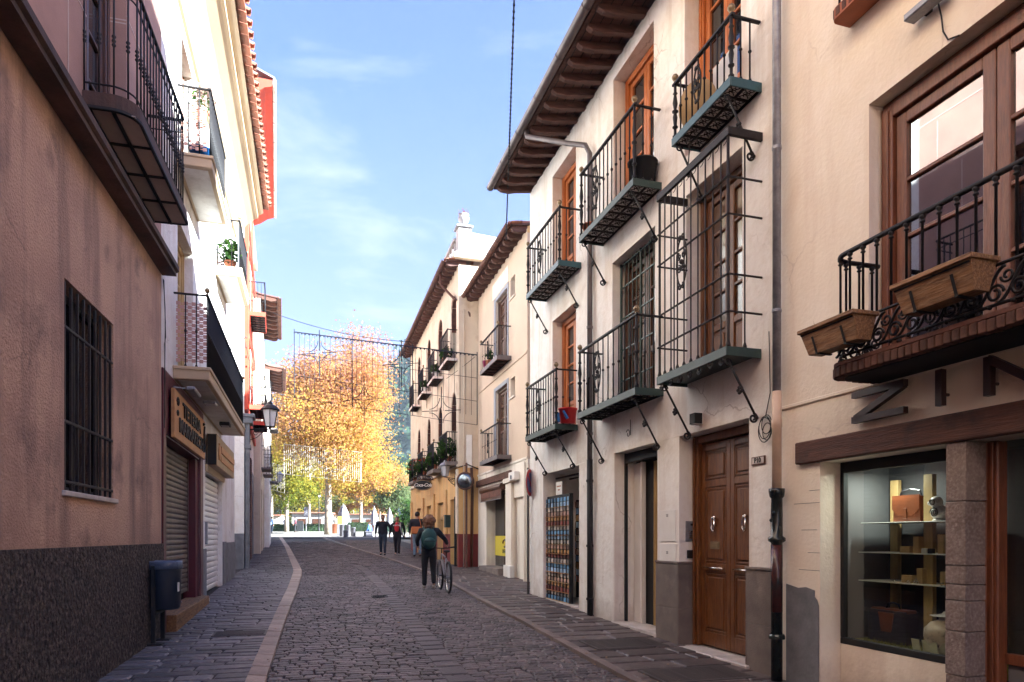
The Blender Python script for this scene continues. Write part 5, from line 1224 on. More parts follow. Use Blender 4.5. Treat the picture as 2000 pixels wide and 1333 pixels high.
# ================================================================ far cream house with arched windows
f4 = FR4
AH = house('arched_window_house', f4, 'weathered cream house with arched windows, red base and flower balconies')
x4e = f4.at(34.4); ZE4 = 10.72; ctr = [f4.at(y) for y in (23.55,26.15,28.8,31.6)]; hw = .46
zs4u, zs4l = 7.62, 4.17
ops = []
for c_ in ctr:
    ops.append([c_-hw, c_+hw, zs4u, 9.95, .3, 0]); ops.append([c_-hw, c_+hw, zs4l, 6.62, .3, 0]); ops.append([c_-.62, c_+.62, -.1, 2.95, .35, 2, 4])
wall('wall', ['r4cream','redbase','ochre','r4cream','dark'], AH, 0, x4e, -.3, ZE4, ops, bands=[(1.74,1),(4.0,2),(20,0)], depth_body=5, wob=.01)
for ci, c_ in enumerate(ctr):
    for (zb_, zt_, pointed) in ((zs4u,9.95,False),(zs4l,6.62,True)):
        # spandrels turn the rectangular opening into an arch; brick voussoirs inside
        k = 8; arc = [(hw*math.cos(math.pi*i/k), (hw*(1.25 if pointed else 1.0))*math.sin(math.pi*i/k)) for i in range(k+1)]
        rise = hw*(1.25 if pointed else 1.0); zsprg = zt_-rise
        for sg in (-1, 1):
            pts = [(sg*abs(p[0]), p[1]) for p in arc[:k//2+1]] + [(0, rise+.004), (sg*(hw+.0), rise+.004)]
            b = MB(); b.prism(pts if sg > 0 else pts[::-1], (c_,-.29,zsprg), (1,0,0), (0,0,1), (0,.288,0)); b.build('arch_spandrel','r4cream',AH)
        vb = []
        for i in range(k):
            a0, a1 = math.pi*i/k, math.pi*(i+1)/k; 
            P = lambda a, r_: (c_+r_*hw*math.cos(a), zsprg+r_*rise*math.sin(a))
            q = [P(a0+.03,.99), P(a1-.03,.99), P(a1-.03,.86), P(a0+.03,.86)]
            MB().prism(q, (0,-.27,0), (1,0,0), (0,0,1), (0,.24,0)).build('arch_brick','brick',AH)
        # brick far jamb
        MB().bbox(c_+hw-.05,-.27,zb_+1.2,c_+hw-.002,-.02,zsprg,.004).build('brick_jamb','brick',AH)
        french(AH, c_-hw+.01, c_+hw-.06, zb_, zsprg+.2, -.24, wm='darkwood', gm='panewarm', rows=3, solid=.3, fw=.06, sw=.06)
    W = .74
    balcony(AH, c_-W, c_+W, zs4u, .38, .95, 12, mt='ironbrown', slabm='palebrick', sh=.09, brackets=False, posts=False, finial=ci in (2,3), soffit_m=('brick','iron'), tile_sz=.30, nside=3)
    balcony(AH, c_-W, c_+W, zs4l, .40, .98, 14, mt='iron', slabm='stone', sh=.14, brackets=False, posts=False, finial=ci in (1,2), tiles=False, solid=True, nside=4)
    # ground-floor door: panelled head, dark leaf
    MB().bbox(c_-.62,-.30,2.30,c_+.62,-.12,2.94,.01).build('door_head','signtan',AH); g = MB(); raised_panel(g,c_-.5,c_+.5,2.38,2.86,-.115,.02); g.build('head_panel','ochre',AH)
    MB().bbox(c_-.6,-.30,-.1,c_+.6,-.26,2.29,.004).build('door_leaf','darkwood' if ci != 0 else 'dark',AH)
for i in range(5):
    xx = [f4.at(22.75)+.0, (ctr[0]+ctr[1])/2, (ctr[1]+ctr[2])/2, (ctr[2]+ctr[3])/2, x4e-.5][i]
    if i: MB().bbox(xx-.17,.001,1.75,xx+.17,.07,3.35,.01).build('pilaster','ochre',AH)
band(f4, AH, 3.98, 4.06, 0, x4e, 'r4cream', .05)
# corner pilaster on the street side and end-wall details (end wall is the x=0 face looking at the camera)
MB().bbox(.0,.001,1.75,.30,.06,3.9,.01).build('corner_pilaster','r4cream',AH)
eave(AH, -.05, x4e+.1, ZE4-.05, .42, 30, pitch=22, rw=.10, rhh=.13, back=4.5, tilestep=.25, gm='rafter')
pipe('eave_downpipe', AH, [(1.0,.45,ZE4+.05),(1.1,.40,ZE4-.35),(.9,.15,ZE4-.7),(.2,.06,ZE4-1.15)], .045, 'brick', [], 8)
# parapet wall and cornice over the end wall, pillar with urn
MB().bbox(-.22,-2.4,10.85,-.002,.22,11.02,.02).bbox(-.14,-2.4,11.02,.002,.14,11.10,.02).build('end_cornice','r4cream',AH)
MB().prism([(0.0,11.1),(-2.4,11.1),(-2.4,11.66),(0,11.82)],(-.06,0,0),(0,1,0),(0,0,1),(.35,0,0)).build('parapet','greyparapet',AH)
MB().bbox(-.10,-.40,11.1,.30,.04,11.92,.02).build('parapet_pier','pierwhite',AH); MB().bbox(-.16,-.46,11.92,.36,.10,11.99,.01).build('pier_cap','greyparapet',AH)
g = MB(); 
for i in range(21): g.lathe(.5+i*.42,.02,[(.05,11.1),(.09,11.25),(.05,11.45),(.05,11.6)],8)
g.bbox(.3,-.08,11.6,9.4,.12,11.7,.01); bs_ = g.build('roof_balustrade','pierwhite',AH)
ur = tag(empty('roof_urn', at(f4,.08,-.18,11.99), f4.ang), 'white stone urn with red flowers on top of the corner pier', 'urn')
MB().lathe(0,0,[(.13,0),(.08,.05),(.09,.08),(.17,.2),(.19,.32),(.14,.38),(.18,.42)],14).build('urn_body','pierwhite',ur,smooth=True)
g = MB()
for i in range(90): a, q = R.uniform(0,6.3), R.uniform(0,.20); z = .40+R.uniform(0,.16); s_ = .035; x, y = q*math.cos(a), q*math.sin(a); g.add([(x-s_,y,z),(x+s_,y+R.uniform(-.03,.03),z),(x,y,z+s_*1.6)],[(0,1,2)])
g.build('flowers','terra',ur)['kind'] = 'stuff'
# gate, mail box, lantern, meter on the end wall
MB().bbox(.42,-.02,.5,.50,.06,3.0,.006).build('gate_post','black',AH)
mb_ = tag(empty('letter_box', at(f4,f4.x(873,.1),.06,0), f4.ang), 'dark green wall letter box beside the yellow corner', 'letter box')
MB().bbox(-.14,-.06,f4.z(873,1031),.14,.12,f4.z(873,1010),.012).build('box_body','greeniron',mb_); MB().bbox(-.15,-.06,f4.z(873,1010),.15,.14,f4.z(873,1010)+.05,.012).build('box_lid','greeniron',mb_)
MB().bbox(-.03,-.45,3.95,-.001,-.25,5.05,.01).build('utility_box','whitetrim',AH)
pipe('end_cable', AH, [(-.03,.02,3.95),(-.04,-.3,4.05),(-.03,-.7,3.9)], .02, 'cable', [], 6); pipe('end_pipe', AH, [(-.04,-.42,3.95),(-.05,-.45,3.2),(-.04,-.42,.65)], .05, 'darkwood', [], 8)
pipe('end_pipe', AH, [(-.04,-.16,9.2),(-.04,-.16,.66)], .02, 'r4cream', [], 6)
# convex mirror, oval sign, road sign, lantern on the right
def lampglass_lantern(name, label, base, ang, side=1.0, s=1.0, proj=.62, whiteish=False):
    """wall lantern on scrolled bracket; local +y out from the wall, origin at bracket root"""
    o = tag(empty(name, base, ang), label, 'street lamp')
    mt = 'iron'
    g = MB(); g.tube([(0,0,0),(0,proj*.5,.02),(0,proj,.04)],.018*s,6); g.tube([(0,0,-.28*s),(0,proj*.35,-.20*s),(0,proj*.75,.0)],.012,6); spiral(g,(0,proj*.3,-.09*s),.08*s,.02,1.4,.010,ax=(0,1,0)); spiral(g,(0,proj*.6,-.05*s),.05*s,.015,1.3,.009,ax=(0,1,0)); g.bbox(-.02,0,-.34*s,.02,.02,.12*s,.004)
    g.build('bracket',mt,o,smooth=False)
    zb = .10*s; r0, r1, h = .13*s, .21*s, .42*s; b = MB()
    b.lathe(0,proj,[(.03,.03),(.05,zb-.02),(r0*.9,zb-.015),(r0*1.05,zb)],4*2)
    for i in range(6):
        a = i*math.pi/3; b.tube([(r0*math.cos(a),proj+r0*math.sin(a),zb),(r1*math.cos(a),proj+r1*math.sin(a),zb+h)],.010*s,4)
    b.lathe(0,proj,[(r1*1.12,zb+h),(r1*1.16,zb+h+.03*s),(r1*.85,zb+h+.11*s),(r1*.35,zb+h+.17*s),(r1*.3,zb+h+.21*s),(.02,zb+h+.26*s)],12)
    b.build('lantern_frame',mt if not whiteish else 'galv',o)
    for i in range(6):
        a, c_ = i*math.pi/3, (i+1)*math.pi/3; k = .94
        MB().quad((r0*k*math.cos(a),proj+r0*k*math.sin(a),zb),(r0*k*math.cos(c_),proj+r0*k*math.sin(c_),zb),(r1*k*math.cos(c_),proj+r1*k*math.sin(c_),zb+h),(r1*k*math.cos(a),proj+r1*k*math.sin(a),zb+h)).build('glass_pane','lampglass',o)
    return o
cm = tag(empty('traffic_mirror', at(f4,-.30,.05,0), 0), 'round convex traffic mirror on a dark post in front of the red base', 'mirror')
mx = (909-1000)/F*22.3; cm.location = (mx, 22.3, gz(22.3)); zc = (1048-940)/F*22.3+1.66-gz(22.3)
MB().tube([(.03,.06,0),(.03,.06,zc+.6)],.035,8).build('post','rafter',cm)
b = MB(); b.lathe(0,0,[(.30,0),(.30,.04),(.275,.06)],24); o = b.build('mirror_rim','brick',cm,(0,.02,zc)); o.rotation_euler = (rad(90),0,rad(-12))
b = MB(); b.lathe(0,0,[(.27,.045),(.22,.075),(.12,.10),(.03,.11)],24); o = b.build('mirror_face','mirror',cm,(0,.02,zc),True); o.rotation_euler = (rad(90),0,rad(-12))
# oval hanging sign on the arched house
oy = 27.5; ox = (826-1000)/F*oy; oz = (1048-948)/F*oy+1.66
os_ = tag(empty('oval_sign', (ox, oy, oz), 0), 'black oval hanging sign with white script and scrolled iron top over the arched house doors', 'sign')
b = MB(); b.prism([(.37*math.cos(a), .21*math.sin(a)) for a in [i*math.pi/14 for i in range(28)]], (0,-.03,0), (1,0,0), (0,0,1), (0,.06,0)); b.build('sign_plate','black',os_)
b = MB(); b.tube([(.345*math.cos(a),-.035,.19*math.sin(a)) for a in [i*math.pi/14 for i in range(28)]],.008,4,closed=True); b.build('sign_border','signtan',os_)
q = put(text_mesh('Coca-Cola', .185, .004, shear=.35, bold=.003, space=.9), 'sign_lettering', os_, (0,-.036,-.0), (rad(90),0,0)); q.data.materials.clear(); q.data.materials.append(m['paper'])
b = MB(); 
for sg in (-1,1): spiral(b,(sg*.18,0,.30),.09,.02,1.4,.018,sg=sg); spiral(b,(sg*.36,0,.26),.06,.015,1.3,.015,sg=-sg)
b.tube([(-.5,0,.22),(-.3,0,.36),(.0,0,.40),(.35,0,.34),(.46,0,.30)],.02,6); b.tube([(0,0,.24),(0,0,.42)],.012,5)
b.build('sign_bracket','iron',os_)
# no-parking sign seen edge-on by the corner of the white townhouse
ny = 14.75; nx = (1033-1000)/F*ny
ns = tag(empty('no_parking_sign', (nx, ny, gz(ny)), rad(72)), 'round no-parking sign turned sideways on a thin post at the white townhouse corner', 'road sign')
zc = (1048-943)/F*ny+1.66-gz(ny)
MB().tube([(0,.02,0),(0,.02,zc+.32)],.022,8).build('post','ironbrown',ns)
def disc(r, y, d, mt, name, n=28):
    b = MB(); b.prism([(r*math.cos(a), r*math.sin(a)) for a in [i*2*math.pi/n for i in range(n)]], (0,y,zc), (1,0,0), (0,0,1), (0,d,0)); return b.build(name, mt, ns)
disc(.30,-.02,.012,'signback','sign_plate'); disc(.285,-.024,.003,'red','sign_ring'); disc(.215,-.028,.003,'blue','sign_field')
MB().prism([(-.15,.19),(-.19,.15),(.15,-.19),(.19,-.15)],(0,-.032,zc),(1,0,0),(0,0,1),(0,.003,0)).build('sign_bar','red',ns)
lampglass_lantern('wall_lantern','pale wall lantern on the yellow corner of the arched house', at(f4,f4.x(873,.3),.02,f4.uv(873,935,.3)[1]), f4.ang, s=.8, proj=.34, whiteish=True)
# potted plants on the arched-house balconies
def foliage(parent, c, rx, ry, rz, n, s, mt, name='foliage', up=0.0, clumps=0):
    rs = np.random.RandomState(int(abs(c[0]*31+c[1]*17+n)) % 99991); 
    if clumps:
        cc = rs.normal(size=(clumps,3)); cc /= np.linalg.norm(cc,axis=1)[:,None]; cc *= (rs.rand(clumps,1)**.45); idx = rs.randint(0,clumps,n)
        p = cc[idx]+rs.normal(size=(n,3))*.17; tone = (cc[idx][:,2]*.5+.5)*.35+rs.rand(clumps)[idx]*.3
    else:
        p = rs.normal(size=(n,3)); p /= np.linalg.norm(p,axis=1)[:,None]; p *= rs.rand(n,1)**.4; tone = rs.rand(n)*.4
    p = p*np.array([rx,ry,rz])+np.array(c)
    return leaves(parent, p, s, mt, name, tone, rs)
def leaves(parent, p, s, mt, name, tone, rs):
    n = len(p); u = rs.normal(size=(n,3)); u /= np.linalg.norm(u,axis=1)[:,None]; v = rs.normal(size=(n,3)); v -= u*(u*v).sum(1)[:,None]; v /= np.linalg.norm(v,axis=1)[:,None]
    sz = s*(0.6+.8*rs.rand(n))[:,None]
    q = np.stack([p-u*sz, p+v*sz*.55, p+u*sz, p-v*sz*.55],1).reshape(-1,3)
    me = bpy.data.meshes.new(name); me.vertices.add(4*n); me.vertices.foreach_set('co', q.ravel().astype(np.float32))
    me.loops.add(4*n); me.loops.foreach_set('vertex_index', np.arange(4*n, dtype=np.int32)); me.polygons.add(n); me.polygons.foreach_set('loop_start', np.arange(0,4*n,4,dtype=np.int32))
    me.update(calc_edges=True); me.materials.append(m[mt] if isinstance(mt,str) else mt)
    a = me.attributes.new('tone','FLOAT','POINT'); a.data.foreach_set('value', np.repeat(tone,4).astype(np.float32))
    o = put(me, name, parent); o['kind'] = 'stuff'; return o
m['leaf_pale'] = leafmat('pale_dry_flowers', [(.42,.34,.28),(.5,.36,.34)])
m['leaf_red'] = leafmat('red_flower_leaves', [(0.45,0.02,0.02),(0.5,0.03,0.03)])
def potted(label, fr, x, t, z, rx, rz, n, flow=0, pot='terra', s=.05, fm='leaf_red'):
    o = tag(empty('potted_plant', at(fr,x,t,z), fr.ang), label, 'plant', 'plants on the far balconies')
    MB().lathe(0,0,[(.09,0),(.13,.2),(.14,.2),(.14,.23)],10).build('pot',pot,o); foliage(o,(0,0,.23+rz*.7),rx,rx*.7,rz,n,s,'leaf_green')
    if flow: foliage(o,(0,.05,.28+rz),rx,rx*.7,rz*.6,flow,.04,fm,'flowers')
    return o
potted('bushy green plant filling the nearest lower balcony of the arched house', f4, ctr[0]-.1, .22, zs4l, .55, .38, 700)
potted('trailing green plant on the second lower balcony of the arched house', f4, ctr[1], .22, zs4l, .5, .30, 600)
potted('plant with red flowers on the third lower balcony of the arched house', f4, ctr[2], .22, zs4l, .5, .36, 600, 60)
potted('tall plant with red flowers on the farthest lower balcony', f4, ctr[3], .22, zs4l, .5, .5, 600, 50)
potted('small green plant on the nearest upper balcony of the arched house', f4, ctr[0]+.2, .22, zs4u, .35, .22, 300)
potted('small plant in a white pot on the second upper balcony', f4, ctr[1]-.3, .24, zs4u, .28, .2, 250, 0, 'whitetrim')
potted('small plant in a white pot on the third upper balcony', f4, ctr[2]-.3, .24, zs4u, .28, .2, 250, 0, 'whitetrim')
bucket('planter_tub','magenta tub on the upper balcony of the beige house','tub',f3,f3.x(950,.25),.2,zb3u+.01,.13,.16,.26,'pink_tub')
potted('bare twiggy plant on the upper balcony of the beige house', f3, f3.x(955,.25), .22, zb3u, .16, .22, 90)
# hidden block added beyond the arched house to shade the ground before the square
CB = tag(empty('shade_block', (0,34.9,0), 0), 'added hidden block beyond the arched house, casts the shade before the square', 'building')
MB().add([(-4.3,0,0),(14,0,0),(14,15.5,0),(-6.4,15.5,0),(-4.3,0,12.6),(14,0,12.6),(14,15.5,12.6),(-6.4,15.5,12.6)],[(0,1,2,3),(7,6,5,4),(0,4,5,1),(1,5,6,2),(2,6,7,3),(3,7,4,0)]).build('wall','lwhite',CB)

# ================================================================ LEFT SIDE: pink house
f1 = FL1
PH = house('pink_house', f1, 'dusky pink house with dark pebble-dash base and barred window')
zc0, zc1 = 5.36, 5.76; zd = 1.56
BW = [f1.x(126), f1.x(222), 2.075, 3.995, .22, 0]; BW[0], BW[1] = min(BW[:2]), max(BW[:2])
zb1 = 5.82+.15
xd_a, xd_b = f1.x(247), f1.x(168); xd_a, xd_b = min(xd_a,xd_b), max(xd_a,xd_b)
FD = [xd_a, xd_b, zb1+.01, 8.4, .28, 1]
xL0, xL1 = 0.0, 26.0
wall('wall', ['pink','pinkpanel','coveplaster','dark'], PH, 0, 26, -.3, 13.6, [BW, FD], bands=[(zc0,0),(10.1,1),(30,2)], depth_body=8, wob=.012)
MB().bbox(0,.001,-.3,26,.035,zd,.004).build('dado','dash',PH)
# cornice with stepped mouldings
prof = [(0.001,zc0),(.19,zc0),(.19,zc0+.05),(.225,zc0+.07),(.225,zc0+.14),(.16,zc0+.17),(.16,zc0+.24),(.12,zc0+.27),(.06,zc0+.36),(.02,zc0+.42),(.001,zc0+.44)]
MB().prism(prof,(-.05,0,0),(0,1,0),(0,0,1),(26.05,0,0)).build('cornice','cornice',PH)
# render panel joints (raised pale lines), upper floor
g = MB()
for z in (6.75, 7.75, 8.75, 9.75): g.box(0,.001,z,FD[0],.006,z+.018); g.box(FD[1],.001,z,26,.006,z+.018)
for z, off in ((5.82,.9),(6.75,.4),(7.75,.9),(8.75,.4)):
    for k in range(20):
        x = off+k*1.3
        if FD[0]-.05 < x < FD[1]+.05: continue
        g.box(x,.001,z,x+.014,.006,z+.93)
g.build('panel_joint','joint',PH)
for (a, z) in ((FD[0],6.75),(FD[0],7.7),(FD[0],7.66)): MB().box(a+.0005,-.27,z,a+.004,-.001,z+.015).build('reveal_joint','joint',PH)
# barred window
sl_ = MB().bbox(BW[0]-.06,-.2,BW[2]-.05,BW[1]+.06,.035,BW[2]-.002,.006).build('window_sill','sill',PH)
MB().box(BW[0],-.20,BW[2],BW[1],-.19,BW[3]).build('window_pane','pane',PH)
g = MB()
for x in (BW[0],BW[1]-.05,(BW[0]+BW[1])/2-.03): g.bbox(x,-.19,BW[2],x+.06,-.15,BW[3],.005)
g.bbox(BW[0],-.19,BW[2],BW[1],-.15,BW[2]+.06,.005); g.bbox(BW[0],-.19,BW[3]-.06,BW[1],-.15,BW[3],.005); g.build('window_frame','black',PH)
gr = MB()
gr.bbox(BW[0]-.03,-.035,BW[2]+.62,BW[1]+.03,-.005,BW[2]+.648,.004)
gr = gr.build('window_bars','ironbrown',PH)
for z in (BW[2]+.07,BW[2]+1.48): MB().bbox(BW[0]-.03,-.035,z,BW[1]+.03,-.005,z+.028,.004).build('rail','ironbrown',gr)
bb = MB().box(-.011,-.011,0,.011,.011,BW[3]-BW[2]-.03).mesh('bar','ironbrown')
n = 9
for i in range(n): put(bb,'bar',gr,(BW[0]+.05+(BW[1]-BW[0]-.1)*i/(n-1),-.02,BW[2]+.01))
# balcony with glazed-looking iron underside
xA = f1.x(160); xB = f1.at(8.98); xB, xA = min(xA,xB), max(xA,xB); dep = .47
def rr2(xa, xb, y1, rc, n=7):   # only the near corner (high x) is widely rounded
    p = [(xa,.003)]
    for i in range(4): a = math.pi-math.pi/2*i/3; p.append((xa+.05+.05*math.cos(a), y1-.05+.05*math.sin(a)))
    for i in range(n+1): a = math.pi/2-math.pi/2*i/n; p.append((xb-rc+rc*math.cos(a), y1-rc+rc*math.sin(a)))
    p.append((xb,.003)); return p
E = rr2(xB, xA, dep, .22)
bo = MB().prism(E,(0,0,-.15),(1,0,0),(0,1,0),(0,0,.15)).build('balcony','cornice',PH,(0,0,zb1)); bo['label'] = 'rounded balcony with panelled iron underside'
g = MB(); g.tube([(p[0],p[1],-.155) for p in E],.022,5)
nx = 4
for i in range(1,nx): x = xB+(xA-xB)*i/nx; g.box(x-.016,.0,-.175,x+.016,dep-.01,-.152)
for y in (.06,.27): g.box(xB,y-.016,-.178,xA-.04,y+.016,-.151)
g.build('underside_frame','black',bo)
pm = MB().box(0,0,0,(xA-xB)/nx-.05,.165,.008).mesh('underside_panel','panelgrey')
for i in range(nx):
    for j in range(2): put(pm,'underside_panel',bo,(xB+.025+(xA-xB)*i/nx-(.0 if i<3 or j==0 else .03),.08+.21*j-.005,-.162))
rh = 1.2; rp = [Vector((p[0]*1.0,p[1],0)) for p in rr2(xB+.04,xA-.04,dep-.04,.2)]
MB().tube([(p.x,p.y,rh) for p in rp],.02,8).build('handrail','iron',bo); MB().tube([(p.x,p.y,.10) for p in rp],.009,6).build('rail','iron',bo); MB().tube([(p.x,p.y,rh-.16) for p in rp],.009,6).build('rail','iron',bo)
bmx = baluster_mesh(rh,.0095,'double','iron')
for p_, d_ in along(rp,.128): put(bmx,'baluster',bo,(p_.x,p_.y,0))
french(PH, FD[0]+.02, FD[1]-.01, FD[2], FD[3], -.22, wm='darkwood', gm='pane', rows=4, solid=.0, panel=False, fw=.12, sw=.08)
# cables down the corner
g = MB()
for k in range(3): g.tube([(-.03-.02*k,.02,5.3),(-.05-.02*k,.04,4.9-.2*k),(-.10+.02*k,.03,4.4),(-.04-.015*k,.035,3.9),(-.09+.02*k,.03,3.4),(-.06,.03,3.2)],.006,5)
o = g.build('corner_cables','cable',PH); o['kind'] = 'stuff'
# litter bin on its post
by = 9.05; bx = (322-1000)/F*by
lb = tag(empty('litter_bin', (bx, by, gz(by)), FL1.ang), 'navy plastic litter bin on a black post against the pink house', 'litter bin')
zt = 1.66+(1048-1097)/F*by-gz(by); zb = 1.66+(1048-1190)/F*by-gz(by)
MB().lathe(0,0,[(.17,zb),(.19,zb+.03),(.205,zt-.08),(.205,zt-.02)],20).build('bin_body','bin',lb,smooth=True)
MB().lathe(0,0,[(.21,zt-.10),(.222,zt-.09),(.222,zt-.01),(.205,zt+.01),(.195,zt),(.19,zt-.05)],20).build('bin_rim','binbag',lb,smooth=True)
MB().bbox(.10,.185,zb+.24,.17,.20,zb+.36,.004).build('label_plate','paper',lb)
MB().tube([(.0,.205,zb+.10),(.03,.208,zb+.085),(.05,.205,zb+.10)],.006,5).build('emblem','galv',lb)
MB().bbox(.16,-.12,0,.21,-.07,zt-.05,.005).bbox(-.26,-.1,0,-.21,-.05,zb+.2,.005).build('post','black',lb); MB().bbox(-.22,-.12,zb-.06,.2,-.06,zb-.02,.005).bbox(-.3,-.16,0,-.15,.02,.02,.004).bbox(.1,-.18,0,.26,.02,.02,.004).build('base_frame','black',lb)
# ---------------------------------------------------------------- white house with two shops (left)
f2 = FL2
WH = house('white_shop_house', f2, 'tall white house with three left-hand balconies over two shuttered shops')
xe2 = f2.at(19.35); ZE2 = 10.9
def o2(u0,u1,z0,z1,dp=.25,rm=0,bm=None):
    a, c = sorted((f2.x(u0), f2.x(u1))); r = [a,c,z0,z1,dp,rm]; return r+([bm] if bm is not None else [])
D1 = o2(347,377,4.27,6.74); 
D2 = [f2.at(12.3), f2.at(11.2), 7.72, 9.9, .25, 0]; D3 = [f2.at(16.9), f2.at(15.8), 7.72, 9.9, .25, 0]
g2 = gz(11.5); x_m0, x_m1 = f2.x(394), -.12
SA = [x_m0+.35, x_m1-.1, -.1, 3.12, .24, 1]; SB = [f2.x(434.6), f2.x(401)-.0, -.1, 3.0, .18, 0]
SB = [min(SB[0],SB[1]), max(SB[0],SB[1])]+SB[2:]
wall('wall', ['white','maroon','white','dark'], WH, xe2, 0, -.3, ZE2, [D1,D2,D3,SA,SB], depth_body=7, wob=.012)
for D_, wm_ in ((D1,'plywood'),(D2,'brownwood'),(D3,'brownwood')): french(WH, D_[0]+.01, D_[1]-.01, D_[2], D_[3]-.01, -.2, wm=wm_, gm='pane', rows=3, solid=.3)
# maroon surround of the first shop
MB().bbox(x_m0,.001,-.2,x_m0+.34,.03,4.05,.005).bbox(x_m1-.09,.001,-.2,-.004,.03,4.05,.005).bbox(x_m0+.34,.001,3.14,x_m1-.09,.03,4.05,.005).build('shop_surround','maroon',WH)
roller(WH, SA[0]+.28, SA[1], g2+.32, 3.1, -.17, 'shutter', .085)
MB().bbox(SA[0],-.235,-.1,SA[0]+.27,-.02,3.1,.004).build('side_recess','maroon',WH)
MB().bbox(SA[0]-.15,-.2,-.3,SA[1],.16,g2+.20,.01).build('shop_step','planter',WH); MB().bbox(SA[0]-.55,-.0+.031,-.3,SA[0]-.152,.12,g2+.12,.008).build('shop_step','sill',WH)
# second shop
roller(WH, SB[0], SB[1], gz(15)+.05, 2.95, -.12, 'whiteshutter', .12)
MB().bbox(SB[1]+.002,.001,-.2,x_m0-.004,.028,gz(13)+1.05,.005).build('plinth_slab','greystone',WH); MB().bbox(SB[0]-.62,.001,-.2,SB[0]-.004,.028,gz(17)+1.05,.005).build('plinth_slab','greystone',WH)
MB().bbox(xe2+.02,.001,-.2,SB[0]-.8,.026,gz(18)+1.0,.005).build('plinth_slab','greystone',WH)
MB().bbox(SB[1]-.02,.0,1.5,SB[1]+.05,.05,1.95,.004).build('lock_box','galv',WH)
MB().bbox(SB[0]-.05,.001,2.97,SB[1]+.05,.05,3.12,.01).build('shutter_head','coveplaster',WH)
# sign boards
sg = tag(empty('shop_sign', at(f2,0,.06,0), f2.ang), 'tan shop sign with dark cut-out lettering and a lamp above it', 'sign')
xa, xb = f2.x(395,.06), f2.x(334,.06); z0s, z1s = 3.12, 3.84
MB().bbox(xa,0,z0s,xb,.05,z1s,.006).build('sign_board','signwood',sg)
for txt, zz, sz_ in (('TETERIA', z0s+.50, .30), ('MARRAKECH', z0s+.22, .30)):
    me = text_mesh(txt, sz_, .008, bold=.008, space=1.0); wd = max(v.co.x for v in me.vertices)-min(v.co.x for v in me.vertices)
    q = put(me, 'sign_lettering', sg, ((xa+xb)/2, .062, zz), (rad(90),0,math.pi)); q.scale = ((xb-xa)*(.60 if txt=='TETERIA' else .78)/wd, 1, 1); q.data.materials.clear(); q.data.materials.append(m['black'])
g = MB(); spiral(g,(xb-.22,.062,z0s+.55),.08,.02,1.2,.012,n=14); spiral(g,(xb-.20,.062,z0s+.38),.05,.02,1.0,.012,n=12); g.tube([(xa+.16,.062,z0s+.60),(xa+.22,.062,z0s+.45),(xa+.15,.062,z0s+.28),(xa+.22,.062,z0s+.12)],.02,5); g.ball((xa+.27,.062,z0s+.63),.03,8,5); g.build('sign_ornament','black',sg)
g = MB(); g.tube([(xb-.2,.0,z1s+.05),(xb-.5,.2,z1s+.09)],.012,6); g.bbox(xb-.95,.14,z1s+.05,xb-.35,.28,z1s+.11,.02); g.build('sign_lamp','galv',sg)
BXD = .22
s2 = tag(empty('shop_sign', at(f2,0,.0,0), f2.ang), 'projecting tan box sign with a jar emblem and black end panel', 'sign')
xa, xb = f2.x(457,.22), f2.x(404,.03); MB().bbox(xa,.03,3.10,xb,.22,3.74,.006).build('sign_box','signtan',s2); MB().box(xb+.001,.04,3.11,xb+.012,.21,3.73).build('end_panel','black',s2)
MB().bbox(xa+.1,.221,3.42,xb-.6,.245,3.56,.004).bbox(xa+.15,.221,3.24,xb-.6,.24,3.36,.004).build('raised_lettering','signwood',s2)
b = MB(); b.lathe(0,0,[(.08,0),(.12,.10),(.12,.22),(.06,.30),(.08,.34)],12); o = b.build('jar_emblem','signwood',s2,(xb-.32,.235,3.24)); o.scale = (1,.25,1)
# balconies
def lattice(parent, w_, h_, loc, rz, mt='palebrick'):
    k = ('lat', round(w_,2), round(h_,2), mt)
    if k not in _bc:
        b = MB(); st = .055; nx, nz = int(w_/st), int(h_/st)
        for i in range(nx):
            for j in range(nz):
                if (i+j) % 2 == 0: b.box(i*st-.0,-.004,j*st,i*st+st*1.0,.004,j*st+st*1.0, 0)
                else: b.box(i*st,-.003,j*st+st*.38,i*st+st,.003,j*st+st*.62,0)
        _bc[k] = b.mesh('lattice_screen', mt)
    o = put(_bc[k], 'lattice_screen', parent, loc); o.rotation_euler = (0,0,rz); return o
m['latt'] = mat('pink_lattice_plastic', (.52,.30,.25), .6)
B2 = balcony(WH, f2.at(12.72), f2.at(10.73), 7.72, .52, 1.06, 16, mt='iron', slabm='coveplaster', sh=.20, brackets=False, posts=False, finial=False, tiles=False, solid=True, label='upper near balcony with lattice screen', nside=3, style='double')
lattice(B2, .42, .72, (f2.at(10.73)-f2.at(12.72)-.05,.05,.08), math.pi/2, 'latt')
B3 = balcony(WH, f2.at(17.2), f2.at(15.25), 7.72, .54, 1.06, 14, mt='iron', slabm='coveplaster', sh=.20, brackets=False, posts=False, finial=True, tiles=False, solid=True, label='upper far balcony with blue screened front', nside=3)
MB().box(.05,.47,.06,f2.at(15.25)-f2.at(17.2)-.05,.478,.98).build('front_screen','bluegrey',B3)
B1 = balcony(WH, f2.at(16.35), f2.at(10.45), 4.28, .52, 1.12, 44, mt='iron', slabm='coveplaster', sh=.20, brackets=False, posts=False, finial=True, tiles=False, solid=True, label='long first-floor balcony with lattice screen at the near end', nside=3)
wB1 = f2.at(10.45)-f2.at(16.35)
lattice(B1, .44, .98, (wB1-.05,.04,.07), math.pi/2, 'latt')
